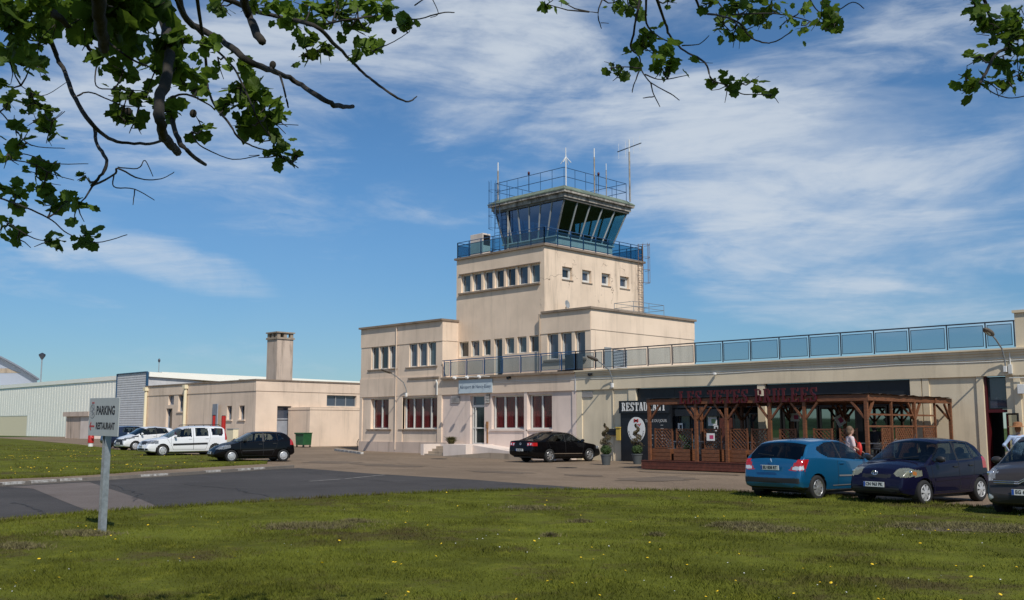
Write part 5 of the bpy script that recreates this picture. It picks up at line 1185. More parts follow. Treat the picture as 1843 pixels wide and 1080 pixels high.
# ================================================================ cars
def carpaint(name, col, metal=.5, rough=.35, coat=1.):
    m, nt, p = newmat(name); p.inputs['Base Color'].default_value = (*col, 1); p.inputs['Metallic'].default_value = metal; p.inputs['Roughness'].default_value = rough
    p.inputs['Coat Weight'].default_value = coat; p.inputs['Specular IOR Level'].default_value = .03 if coat < .9 else .5; p.inputs['Coat Roughness'].default_value = .03; return m
carpaint('paint_blue', (.006, .12, .26), .5, .32, .9); carpaint('paint_navy', (.005, .005, .020), 0, .5, .6); carpaint('paint_grey', (.048, .042, .040), .2, .45, .6)
carpaint('paint_black', (.0028, .0025, .003), 0, .6, .45); carpaint('paint_white', (.74, .75, .76), 0, .35); carpaint('paint_darkblue', (.012, .022, .055), .4)
glass('car_glass', (.62, .72, .70), .62, ior=1.55); glass('car_glass_dark', (.35, .40, .42), .45, ior=1.6)
mat('tyre', (.014, .014, .014), .85); mat('alloy', (.50, .50, .50), .3, metal=.7); mat('hubcap', (.50, .51, .52), .4, metal=.3); mat('chrome', (.75, .75, .76), .12, metal=1)
mat('trim_black', (.016, .016, .017), .55); mat('interior', (.03, .03, .032), .9); mat('seat_cloth', (.05, .05, .055), .9)
mat('lamp_red', (.42, .01, .01), .15, coat=1, spec=.8); mat('lamp_clear', (.70, .71, .72), .25, metal=.3, coat=1); mat('lamp_hazy', (.60, .60, .50), .3, metal=.1); mat('lamp_orange', (.34, .12, .03), .3); mat('plate_white', (.66, .67, .64), .5); mat('plate_blue', (.02, .08, .35), .5)
glass('lens_clear', (.95, .97, 1.), .95, ior=1.6, milk=.22, milkcol=(.7, .72, .75)); glass('lens_hazy', (.95, .95, .82), .9, rough=.12, ior=1.7, milk=.3, milkcol=(.50, .52, .40))
def smooth_curve(pts, xs, sig):
    px_, pz = np.array([p[0] for p in pts]), np.array([p[1] for p in pts]); out = np.zeros(len(xs)); W = 0
    for k in np.linspace(-2, 2, 17): w = math.exp(-k*k/2); out += w*np.interp(xs+k*sig, px_, pz); W += w
    return out/W
def inpoly(x, z, poly):
    c = False; n = len(poly)
    for i in range(n):
        x1, z1 = poly[i]; x2, z2 = poly[(i+1) % n]
        if (z1 > z) != (z2 > z) and x < (x2-x1)*(z-z1)/(z2-z1)+x1: c = not c
    return c
SEGN = [4, 3, 7, 8, 14, 3, 14]
def make_car(S):
    L, W = S['L'], S['W']; st = S.get('step', .022); prof = S['prof']; hl = L/2
    # stations at equal arc length of the top profile
    xx = np.linspace(-hl, hl, 1500); zz = smooth_curve(prof, xx, S.get('sig', .022)); arc = np.concatenate([[0], np.cumsum(np.hypot(np.diff(xx), np.diff(zz)))])
    ns = int(arc[-1]/st); xs = np.interp(np.linspace(0, arc[-1], ns), arc, xx)
    zt = smooth_curve(prof, xs, S.get('sig', .022)); zb = smooth_curve(S['under'], xs, .04); zk0 = smooth_curve(S['belt'], xs, .05)
    hw = W/2*smooth_curve(S['plan'], xs, .06); cr = smooth_curve(S['crown'], xs, .06)
    rk = S.get('rk', .36)
    keys = []; r_end = .07
    for i, x in enumerate(xs):
        w = hw[i]; e = max(0, (abs(x)-(hl-r_end))/r_end); ins = r_end*(1-math.sqrt(max(0, 1-e*e)))*.9
        w = w-ins; t_ = zt[i]-ins*.5; b_ = zb[i]+ins*.7
        zk = min(zk0[i], t_-cr[i]-.004); zr = t_-cr[i]; zr = max(zr, zk+.003)
        zm = min(.62, b_+(zk-b_)*.62); wr = w-.035-rk*max(0, zr-zk)
        keys.append([(0, b_), (w-.16, b_), (w-.035, b_+.045), (w-.004, b_+(zm-b_)*.5), (w, zm), (w-.028, zk-.01) if zk-.01 > zm else (w-.028, zm+(zk-zm)*.5+.001), (wr, zr), (0, t_)])
    # resample each ring: corner-cut the shoulder and roof edge
    rings = []
    for K in keys:
        K = [np.array(k, float) for k in K]; out = []
        pts = [K[0], K[1], K[2], K[3], K[4], K[5], K[6]*.86+K[5]*.14, K[6], K[7]]
        # belt -> roof edge -> centre with rounded roof edge
        def seg(a, b, n): return [a+(b-a)*j/n for j in range(n)]
        rr = .28 if (K[6][1]-K[5][1]) > .08 else .5
        a6 = K[6]+(K[5]-K[6])*min(.5, .07/max(1e-6, np.linalg.norm(K[5]-K[6]))); b6 = K[6]+(K[7]-K[6])*min(.5, .13/max(1e-6, np.linalg.norm(K[7]-K[6])))
        out += seg(K[0], K[1], SEGN[0])+seg(K[1], K[2], SEGN[1])
        a4 = K[4]+(K[3]-K[4])*.35; b4 = K[4]+(K[5]-K[4])*.35
        out += seg(K[2], K[3], SEGN[2])
        nm = SEGN[3]; n1 = nm//2
        out += seg(K[3], a4, 2)+[a4*(1-u)**2+2*K[4]*u*(1-u)+b4*u*u for u in np.linspace(0, 1, n1, endpoint=False)]+seg(b4, K[5], nm-2)
        out += seg(K[5], a6, SEGN[4]) + [a6*(1-u)**2+2*K[6]*u*(1-u)+b6*u*u for u in np.linspace(0, 1, SEGN[5]+2, endpoint=False)]
        # roof: slight camber between b6 and centre
        for j in range(SEGN[6]+1):
            u = j/SEGN[6]; y = b6[0]*(1-u); z = K[7][1]-(K[7][1]-b6[1])*(y/max(1e-6, b6[0]))**2; out.append(np.array((y, z)))
        rings.append(np.array(out))
    A = np.array(rings); m = A.shape[1]     # ns x m x 2 (y,z), right half at y>=0 = left side of the car
    i_belt = sum(SEGN[:3])+2+SEGN[3]//2+SEGN[3]-2; i_roof = i_belt+SEGN[4]
    V = []; 
    for i in range(ns):
        for j in range(m): V.append((xs[i], A[i, j, 0], A[i, j, 1]))
    n0 = len(V)
    V = np.array(V); VR = V.copy(); VR[:, 1] *= -1; ALL = np.vstack([V, VR])
    Fs = []; info = []
    for side in (0, 1):
        o = side*n0
        for i in range(ns-1):
            for j in range(m-1):
                a, b, c, d = o+i*m+j, o+(i+1)*m+j, o+(i+1)*m+j+1, o+i*m+j+1
                Fs.append((a, b, c, d) if side == 1 else (d, c, b, a)); info.append((side, i, j))
    # end caps: concentric shrink
    for end, i in ((0, 0), (1, ns-1)):
        loop = [i*m+j for j in range(m)]+[n0+i*m+j for j in range(m-2, 0, -1)]
        pts = ALL[loop]; c = np.array([pts[:, 0].mean(), 0, (pts[:, 2].min()+pts[:, 2].max())/2]); prev = loop; K = max(6, int(W/2/st/1.6))
        for k in range(1, K+1):
            f = 1-k/K; sgn = 1 if end else -1; nxt = []; base = len(ALL)
            new = c+(pts-c)*max(f, .001)*np.array([1, 1, 1]); new[:, 0] += sgn*.03*(1-f*f)*(1 if not S.get('flat') else .3); ALL = np.vstack([ALL, new]); nxt = list(range(base, base+len(loop)))
            for q in range(len(loop)):
                a, b = q, (q+1) % len(loop); quad = (prev[a], prev[b], nxt[b], nxt[a]); Fs.append(quad if end == 0 else quad[::-1]); info.append((2+end, -1, 0))
            prev = nxt
    C = ALL[np.array(Fs)].mean(axis=1)
    P0, P1, P2, P3 = [ALL[np.array(Fs)[:, k]] for k in range(4)]; N = np.cross(P2-P0, P3-P1); N /= np.maximum(1e-9, np.linalg.norm(N, axis=1))[:, None]
    flip = ((C-np.array([0, 0, .75]))*N).sum(axis=1) < 0
    N[flip] *= -1
    Fs = [f[::-1] if fl else f for f, fl in zip(Fs, flip)]
    xf, xr_, wz, Ra = hl-S['fo'], hl-S['fo']-S['wb'], S['wr'], S['wr']+S.get('gap', .045)
    wsx, rwx = S['ws'], S['rw']
    groups = {}
    hwf = lambda x: np.interp(x, xs, hw)
    def classify(k):
        x, y, z = C[k]; nx_, ny_, nz_ = N[k]; side, i, j = info[k]; ay = abs(y); sd = 'l' if y > 0 else 'r'
        for xw in (xf, xr_):
            if math.hypot(x-xw, z-wz) < Ra and ay > hwf(x)-.34: return None
        for nm, test in S['regions']:
            if test(x, ay, z, nx_, ny_, nz_, y): return nm+(sd if nm in S['sided'] else '')
        if side < 2:
            if j >= i_belt+1 and j <= i_roof+2:
                for q, (nm, poly) in enumerate(S['windows']):
                    if inpoly(x, z, poly): return 'side_window%d%s' % (q, sd)
                for poly in S.get('blacks', ()):
                    if inpoly(x, z, poly): return 'pillar_trim'
            if j > i_roof:
                inset = .05+0*x; wr = A[max(i, 0), i_roof+3, 0]
                if wsx[0] < x < wsx[1] and ay < wr-.0 : return 'windshield'
                if rwx[0] < x < rwx[1] and ay < wr-.02: return 'rear_window'
        if side < 2 and i_belt-18 < j < i_belt+1 or (side < 2 and j <= i_belt+SEGN[4] and j > 8):
            for q, poly in enumerate(S['doors']):
                if inpoly(x, z, poly): return 'door%d%s' % (q, sd)
        return 'body'
    for k in range(len(Fs)):
        g = classify(k)
        if g: groups.setdefault(g, []).append(k)
    # snap arch edges to true circles
    for xw in (xf, xr_):
        d = np.hypot(ALL[:, 0]-xw, ALL[:, 2]-wz); hwv = np.interp(ALL[:, 0], xs, hw)
        sel = (np.abs(d-Ra) < st*.8) & (np.abs(ALL[:, 1]) > hwv-.12)
        ALL[sel, 0] = xw+(ALL[sel, 0]-xw)*Ra/d[sel]; ALL[sel, 2] = wz+(ALL[sel, 2]-wz)*Ra/d[sel]
    root = thing(S['name'], S['label'], 'car', (0, 0, 0)); 
    MAT = {'windshield': 'car_glass', 'rear_window': S.get('rearglass', 'car_glass'), 'pillar_trim': 'trim_black', 'body': S['paint'], 'door': S['paint'], 'side_window': S.get('sideglass', 'car_glass')}
    MAT.update(S['mats'])
    def emit(name, ks, m_, parent, offs=0):
        idx = {}; vv = []; ff = []
        for k in ks:
            f = []
            for v in Fs[k]:
                if v not in idx: idx[v] = len(vv); vv.append(ALL[v])
                f.append(idx[v])
            ff.append(f)
        me = bpy.data.meshes.new(name); me.from_pydata([tuple(v) for v in vv], [], ff); me.materials.append(MATS[m_])
        bm = bmesh.new(); bm.from_mesh(me); bmesh.ops.remove_doubles(bm, verts=bm.verts, dist=.0006)
        if offs: 
            for v in bm.verts: v.co += v.normal*offs
        bm.to_mesh(me); bm.free(); me.polygons.foreach_set('use_smooth', [True]*len(me.polygons))
        o = bpy.data.objects.new(name, me); COL.objects.link(o); o.parent = parent; return o
    objs = {}
    for g, ks in sorted(groups.items()):
        base = g[:-1] if g[-1] in 'lr' and (g.startswith(('door', 'side_window')) or g[:-1] in S['sided']) else g
        base = base.rstrip('0123456789')
        par = root
        o = emit(base, ks, MAT[base], par); objs.setdefault(g, o)
        if base == 'headlight':
            o.data.materials[0] = MATS['lens_hazy' if MAT[base] == 'lamp_hazy' else 'lens_clear']
            bo = emit('reflector', ks, MAT[base], root, -.03); bo.parent = o; cc_ = C[ks]; c0 = cc_.mean(axis=0); ex = cc_.std(axis=0); g = MB()
            for q in (-.75, .75): p = Vector(tuple(c0))+Vector((-.02*q*0-.022*(1 if c0[0] > 0 else -1), ex[1]*q, 0)); g.ell(p, (.02, .045, .045), 14)
            bb = g.build('bulb', 'chrome', o, smooth=True)
    for k_, v in S.get('partlabels', {}).items():
        for g, o in objs.items():
            if g.startswith(k_): o['label'] = v
    # cabin lining: dark inner skin and floor, seats, dash
    inner = [k for g, ks in groups.items() if not ('window' in g or g == 'windshield') for k in ks if C[k][2] > .3]
    o = emit('cabin_lining', inner, 'interior', root, -.03)
    g = MB(); zs_ = S['belt'][len(S['belt'])//2][1]; xd = wsx[0]-.0
    g.box((xr_-.2, -W/2+.12, .26), (xf-.32, W/2-.12, .32)); g.box((wsx[0]+.1, -W/2+.14, .5), (wsx[0]+.42, W/2-.14, zs_-.05)) if False else g.box((wsx[0]+.25, -W/2+.16, .5), (wsx[1]-.2, W/2-.16, zs_-.06))
    g.build('floor', 'interior', root)
    g = MB(); sx = S.get('seat', wsx[0]-.45)
    for (x_, ys) in ((sx, (-.36, .36)), (sx-.82, (-.36, .36))):
        for y_ in ys:
            g.obox((x_, y_, .52), (.26, 0, .03), (0, .23, 0), (0, 0, .09)); g.obox((x_-.32, y_, .82), (.05, 0, -.01), (0, .22, 0), (-.09, 0, .30)); g.ell((x_-.42, y_, 1.18), (.05, .12, .09), 10)
    o = g.build('seats', 'seat_cloth', root); bevel(o, .05, 3)
    MB().lathe([(.17, -.012), (.19, 0), (.17, .012), (.155, 0), (.17, -.012)], n=20, axis='x').build('steering_wheel', 'trim_black', root).location = (wsx[0]+.05, .36, zs_+.02)
    # seams
    def sy(x, z):
        i = min(ns-1, max(0, int(np.searchsorted(xs, x)))); r = A[i]; js = range(sum(SEGN[:2]), i_roof+1)
        return float(np.interp(z, r[list(js), 1], r[list(js), 0]))
    g = MB()
    def strip(path, w, mi=0, off=.0035):
        pp = []
        for (x1, z1), (x2, z2) in zip(path, path[1:]):
            n = max(1, int(math.hypot(x2-x1, z2-z1)/.06))
            pp += [(x1+(x2-x1)*q/n, z1+(z2-z1)*q/n) for q in range(n)]
        pp.append(path[-1])
        for s_ in (1, -1):
            V_ = []
            for q, (x, z) in enumerate(pp):
                x2, z2 = pp[min(q+1, len(pp)-1)]; x1, z1 = pp[max(q-1, 0)]; dx, dz = x2-x1, z2-z1; l_ = math.hypot(dx, dz) or 1; ox, oz = -dz/l_*w/2, dx/l_*w/2
                V_ += [(x+ox, s_*(sy(x+ox, z+oz)+off), z+oz), (x-ox, s_*(sy(x-ox, z-oz)+off), z-oz)]
            g.add(V_, [(2*q, 2*q+1, 2*q+3, 2*q+2) for q in range(len(pp)-1)], mi)
    for poly in S['doors']: strip(poly+[poly[0]], .009)
    for path in S.get('seams', ()): strip(path, .009)
    g.build('panel_gap', 'trim_black', root)
    if S.get('mould'):
        g = MB()
        for path, w in S['mould']: strip(path, w, 0, .012)
        g.build('side_moulding', S.get('mouldmat', 'trim_black'), root)
    for poly_i, (hx, hz) in enumerate(S['handles']):
        for s_ in (1, -1):
            d = objs.get('door%d%s' % (poly_i, 'l' if s_ > 0 else 'r'), root); y = sy(hx, hz)
            bevel(MB().box((hx-.09, s_*(y-.005), hz-.016), (hx+.09, s_*(y+.028), hz+.016)).build('handle', S.get('handlemat', S['paint']), d), .01)
    # mirrors
    mx, mz = S['mirror']; 
    for s_ in (1, -1):
        y = sy(mx, mz-.04); o = MB().ell((mx-.01, s_*(y+.13), mz+.02), (.055, .11, .075), 14, 0, 10).build('mirror', S.get('mirrormat', S['paint']), root, smooth=True)
        MB().obox((mx-.062, s_*(y+.13), mz+.02), (.003, 0, 0), (0, .085, 0), (0, 0, .052)).build('mirror_glass', 'chrome', o); MB().bar((mx, s_*(y-.02), mz-.04), (mx, s_*(y+.08), mz-.01), .05, .03).build('mirror_arm', 'trim_black', o)
    # wheels and arches
    R0 = S['wr']; rw = .19
    for xw in (xf, xr_):
        for s_ in (1, -1):
            yo = float(hwf(xw))-.015; g = MB()
            pr = [(R0*.62, 0), (R0*.66, .012), (R0*.9, .016), (R0*.985, -.012), (R0, -.045), (R0, -rw+.045), (R0*.985, -rw+.012), (R0*.9, -rw), (R0*.6, -rw)]
            g.lathe([(r, s_*h) for r, h in pr], (xw, s_*yo, wz), 'y', 36); ty = g.build('wheel', 'tyre', root, smooth=True)
            r_in = R0*.66; g = MB()
            g.lathe([(r_in, s_*.008), (r_in*.93, s_*-.01), (r_in*.9, s_*-.06), (.02, s_*-.07)], (xw, s_*yo, wz), 'y', 30, 1)
            g.lathe([(r_in*1.0, s_*.006), (r_in*.95, s_*.014), (r_in*.90, s_*.0), (r_in*.9, s_*-.05)], (xw, s_*yo, wz), 'y', 30, 0)
            nsp = S.get('spokes', 5); kind = S.get('rim', 'alloy')
            if kind == 'cap':
                g.lathe([(r_in*.94, s_*.004), (r_in*.8, s_*.018), (r_in*.72, s_*.02)], (xw, s_*yo, wz), 'y', 30, 0); g.lathe([(r_in*.56, s_*.022), (r_in*.3, s_*.03), (.001, s_*.034)], (xw, s_*yo, wz), 'y', 30, 0)
            for q in range(nsp):
                a = 2*PI*q/nsp+.3; dv = Vector((math.cos(a), 0, math.sin(a))); tv = Vector((-math.sin(a), 0, math.cos(a))); c = Vector((xw, s_*(yo+.008), wz))
                w0, w1 = (.022, .034) if kind != 'cap' else (.05*9/nsp*.5, .06*9/nsp*.5)
                if nsp <= 5 and kind != 'cap': w0, w1 = .03, .042
                g.add([c+dv*r_in*.18-tv*w0+Vector((0, s_*.012, 0)), c+dv*r_in*.18+tv*w0+Vector((0, s_*.012, 0)), c+dv*r_in*.93+tv*w1, c+dv*r_in*.93-tv*w1,
                       c+dv*r_in*.18-tv*w0-Vector((0, s_*.03, 0)), c+dv*r_in*.18+tv*w0-Vector((0, s_*.03, 0)), c+dv*r_in*.93+tv*w1-Vector((0, s_*.03, 0)), c+dv*r_in*.93-tv*w1-Vector((0, s_*.03, 0))],
                      [(0, 1, 2, 3), (4, 7, 6, 5), (0, 3, 7, 4), (1, 5, 6, 2), (0, 4, 5, 1), (3, 2, 6, 7)], 0)
            g.lathe([(.055, s_*.0), (.05, s_*.025), (.001, s_*.03)], (xw, s_*yo, wz), 'y', 16, 0)
            g.build('rim', [S.get('rimmat', 'alloy'), 'trim_black'], ty, smooth=False)
    g = MB()
    for xw in (xf, xr_):
        for s_ in (1, -1):
            yo = float(hwf(xw)); n = 24; V_ = []
            for q in range(n+1):
                a = -PI*.12+PI*1.24*q/n; c_, s2 = math.cos(a), math.sin(a)
                V_ += [(xw+Ra*c_, s_*(yo-.02), wz+Ra*s2), (xw+Ra*c_, s_*(yo-.36), wz+Ra*s2)]
            k0 = len(V_); g.add(V_+[(xw, s_*(yo-.36), wz)], [(2*q, 2*q+1, 2*q+3, 2*q+2) for q in range(n)]+[(2*q+1, k0, 2*q+3) for q in range(n)])
    g.box((xr_+.1, -W/2+.2, .15), (xf-.1, W/2-.2, .25)).box((-hl+.2, -W/2+.25, .24), (xr_-.1, W/2-.25, .4)).box((xr_-.03, -W/2+.15, wz-.03), (xr_+.03, W/2-.15, wz+.03))
    g.build('underbody', 'trim_black', root)
    # plates
    for end, txt, z, tilt in S.get('plates', ()):
        sgn = 1 if end == 'f' else -1; g = MB(); xe = S['plate_x'][end]; u = Vector((0, sgn, 0)); up = Vector((-sgn*math.sin(tilt), 0, math.cos(tilt))); nn = u.cross(up)
        c = Vector((xe, 0, z)); g.obox(c, u*.26, up*.056, nn*.006); g.obox(c-u*.235+nn*.0063, u*.022, up*.052, nn*.001, 1)
        put_text(g, txt, .098, c+nn*.0075+u*.01, u, up, 2, .001, .92, bold=.003); g.build('number_plate', ['plate_white', 'plate_blue', 'ink'], root)
    for fn in S.get('extra', ()): fn(root, S, sy)
    return root
def place_car(root, x, y, deg, z=None, dx=0):
    root.location = (x, y, gz(x) if z is None else z); root.rotation_euler = (0, 0, R_(deg))
def near(x, a, b): return a < x < b
def wiper(y0, x0, z0, y1, x1, z1): 
    def f(root, S, sy): MB().bar((x0, y0, z0), (x1, y1, z1), .02, .015).build('wiper', 'trim_black', root)
    return f
def badge(x, z, kind='oval', tilt=.0):
    def f(root, S, sy):
        g = MB(); sgn = 1 if x > 0 else -1
        if kind == 'oval':
            for a_, b_ in ((.075, .048), (.03, .048)): g.tube([(x, a_*math.cos(t), z+b_*math.sin(t)) for t in [2*PI*i/20 for i in range(21)]], .008, 5)
            g.tube([(x, .055*math.cos(t), z+.02+.018*math.sin(t)) for t in [2*PI*i/20 for i in range(21)]], .007, 5)
        elif kind == 'round':
            g.tube([(x, .055*math.cos(t), z+.055*math.sin(t)) for t in [2*PI*i/20 for i in range(21)]], .009, 5); g.tube([(x, -.04, z+.03), (x, -.015, z-.04), (x, 0, z), (x, .015, z-.04), (x, .04, z+.03)], .007, 5)
        elif kind == 'lion': g.tube([(x, -.01, z-.05), (x, .0, z-.01), (x, .012, z+.04)], [.012, .018, .01], 6); g.tube([(x, 0, z+.01), (x, .03, z+.02)], .007, 5)
        elif kind == 'diamond': g.tube([(x, 0, z-.05), (x, .035, z), (x, 0, z+.05), (x, -.035, z), (x, 0, z-.05)], .009, 5)
        elif kind == 'chevron':
            for d in (0, -.035): g.tube([(x, -.6, z+.0+d), (x, -.13, z+.0+d), (x, 0, z+.07+d), (x, .13, z+d), (x, .6, z+d)], .009, 5)
        g.build('badge', 'chrome', root)
    return f
def antenna(x, z, l=.25):
    def f(root, S, sy): MB().tube([(x, 0, z), (x-l*.7, 0, z+l)], .006, 5).build('aerial', 'trim_black', root)
    return f
PLAN = lambda hl, f=.80, r=.84: [(-hl, r), (-hl+.10, r+.075), (-hl+.4, .965), (-hl+1.0, 1), (hl-1.2, 1), (hl-.55, .96), (hl-.16, f+.06), (hl, f)]
CARS = {}
# --- small navy hatchback seen from the front (nearest row, middle) ---
hl = 1.81
CARS['yaris'] = dict(name='parked_car', label='navy blue small hatchback facing us between the bright blue car and the grey one', L=3.62, W=1.66, paint='paint_navy',
    prof=[(-1.81, .62), (-1.74, .80), (-1.70, .92), (-1.56, 1.14), (-1.36, 1.38), (-1.15, 1.455), (-.6, 1.495), (.0, 1.48), (.22, 1.43), (.92, 1.02), (1.0, .985), (1.35, .91), (1.60, .82), (1.72, .72), (1.78, .60), (1.81, .52)],
    under=[(-1.81, .34), (-1.6, .24), (-1.3, .2), (1.2, .19), (1.5, .2), (1.81, .26)], belt=[(-1.81, 1.0), (-1.2, .985), (.9, .90), (1.81, .86)],
    plan=PLAN(hl, .78, .86), crown=[(-1.81, .03), (-1.5, .06), (-1.2, .05), (.1, .05), (.5, .10), (.95, .07), (1.3, .06), (1.81, .05)],
    fo=.72, wb=2.37, wr=.285, ws=(.22, .95), rw=(-1.63, -1.34), rimmat='hubcap', spokes=7, seat=.05, mirror=(.62, 1.0), mirrormat='trim_black', handlemat='trim_black',
    windows=[('f', [(-.30, .985), (-.30, 1.40), (.16, 1.385), (.30, 1.33), (.70, 1.02), (.72, .965)]), ('r', [(-.37, .99), (-.37, 1.40), (-.95, 1.375), (-1.02, 1.02)]), ('q', [(-1.07, 1.03), (-1.0, 1.37), (-1.12, 1.33), (-1.38, 1.06)])],
    blacks=[[(-1.03, .99), (-1.0, 1.4), (-.28, 1.415), (-.28, .98)]],
    doors=[[(-.33, .30), (-.335, 1.42), (.22, 1.41), (.80, .98), (.78, .55), (.70, .30)], [(-.335, .30), (-.345, 1.42), (-1.04, 1.38), (-1.10, 1.0), (-.98, .66), (-.80, .45), (-.74, .30)]],
    handles=[(-.18, .84), (-.86, .86)], mould=[([(.70, .56), (-.95, .60)], .06)], mouldmat='paint_navy', seams=[[(1.05, .93), (.95, .70), (.88, .40)]],
    sided=('headlight', 'fog', 'indicator', 'tail_light'), mats={'headlight': 'lamp_hazy', 'grille': 'trim_black', 'fog': 'trim_black', 'intake': 'trim_black', 'indicator': 'lamp_orange', 'tail_light': 'lamp_red'},
    regions=[('indicator', lambda x, a, z, nx, ny, nz, y: near(x, 1.30, 1.47) and a > .66 and ((z-.72)/.045)**2+((x-1.40)/.06)**2 < 1), ('headlight', lambda x, a, z, nx, ny, nz, y: x > 1.18 and a > .30 and ((a-.61)/.21)**2+((z-.74+.10*(a-.58))/.10)**2 < 1 and (x > 1.36 or a > .6)),
             ('grille', lambda x, a, z, nx, ny, nz, y: x > 1.5 and a < .36-.4*max(0, .66-z) and near(z, .615, .695)), ('intake', lambda x, a, z, nx, ny, nz, y: x > 1.5 and a < .60 and near(z, .315, .40)),
             ('tail_light', lambda x, a, z, nx, ny, nz, y: x < -1.45 and a > .62 and near(z, .78, 1.05))],
    partlabels={'headlight': 'large hazy oval headlight'}, plates=[('f', 'CN 963 PK', .47, .05)], plate_x={'f': 1.855}, extra=[badge(1.80, .725), wiper(-.1, 1.0, 1.0, .5, .82, 1.09), wiper(-.65, 1.0, .98, -.05, .90, 1.06), antenna(.15, 1.47, .12)])
# --- light blue three-door hatchback seen from the rear ---
CARS['blue'] = dict(name='parked_car', label='bright blue three-door hatchback seen from behind, left of the navy one', L=4.03, W=1.75, paint='paint_blue',
    prof=[(-2.015, .60), (-1.97, .80), (-1.93, .93), (-1.85, 1.02), (-1.55, 1.32), (-1.42, 1.405), (-1.25, 1.44), (-.6, 1.475), (-.1, 1.465), (.2, 1.40), (1.02, .98), (1.12, .945), (1.5, .86), (1.8, .74), (1.95, .60), (2.015, .50)],
    under=[(-2.015, .30), (-1.7, .25), (-1.3, .2), (1.3, .18), (1.7, .2), (2.015, .26)], belt=[(-2.015, 1.04), (-1.3, 1.02), (.9, .90), (2.015, .84)],
    plan=PLAN(2.015, .76, .88), crown=[(-2.015, .03), (-1.8, .05), (-1.3, .05), (.1, .05), (.6, .10), (1.1, .08), (1.5, .07), (2.015, .05)],
    fo=.80, wb=2.54, wr=.30, ws=(.2, 1.05), rw=(-1.86, -1.46), rimmat='alloy', spokes=9, seat=-.05, mirror=(.72, 1.0), mirrormat='chrome', rearglass='car_glass_dark',
    windows=[('f', [(-.26, .965), (-.38, 1.385), (.10, 1.375), (.26, 1.32), (.80, 1.0), (.80, .935)]), ('r', [(-.32, .97), (-.44, 1.385), (-.85, 1.36), (-1.20, 1.26), (-1.23, 1.20), (-1.1, 1.10), (-.8, 1.0)])],
    blacks=[[(-.24, .955), (-.36, 1.395), (-.46, 1.395), (-.34, .96)]],
    doors=[[(-.48, .32), (-.46, .9), (-.42, 1.0), (-.40, 1.40), (.12, 1.40), (.90, .97), (.92, .6), (.80, .32)]],
    handles=[(-.30, .86)], mould=[([(.82, .55), (-.45, .57)], .035), ([(.82, .34), (-.72, .34)], .02)], mouldmat='alloy', seams=[[(-2.0+.13, .93), (-1.80, .60)], [(1.15, .9), (1.05, .6)]],
    sided=('tail_light', 'tail_clear', 'headlight'), mats={'tail_light': 'lamp_red', 'tail_clear': 'lamp_clear', 'bumper_strip': 'trim_black', 'plate_recess': 'trim_black', 'headlight': 'lamp_clear', 'diffuser': 'trim_black'},
    regions=[('tail_clear', lambda x, a, z, nx, ny, nz, y: x < -1.55 and near(z, .735, .80+.12*(a-.6)) and near(a+max(0, x+1.93)*.85, .60, .90)),
             ('tail_light', lambda x, a, z, nx, ny, nz, y: x < -1.45 and near(z, .715, .975) and near(a+max(0, x+1.93)*.85, .50+.75*(z-.715)+.2*max(0, z-.9), .93+.62*(z-.715))),
             ('bumper_strip', lambda x, a, z, nx, ny, nz, y: x < -1.80 and a < .78 and near(z, .415, .535)), ('plate_recess', lambda x, a, z, nx, ny, nz, y: False),
             ('diffuser', lambda x, a, z, nx, ny, nz, y: x < -1.6 and z < .325), ('headlight', lambda x, a, z, nx, ny, nz, y: x > 1.3 and a > .45 and near(z, .62, .80) and a > .9-.5*(x-1.0))],
    partlabels={'tail_light': 'red rear lamp over a clear reversing lens', 'bumper_strip': 'black bumper insert'}, plates=[('r', 'EU 838 RT', .775, -.12)], plate_x={'r': -2.055},
    extra=[badge(-1.985, .95, 'lion'), wiper(0, -1.885, 1.06, .48, -1.84, 1.10), antenna(-1.15, 1.455, .14)])
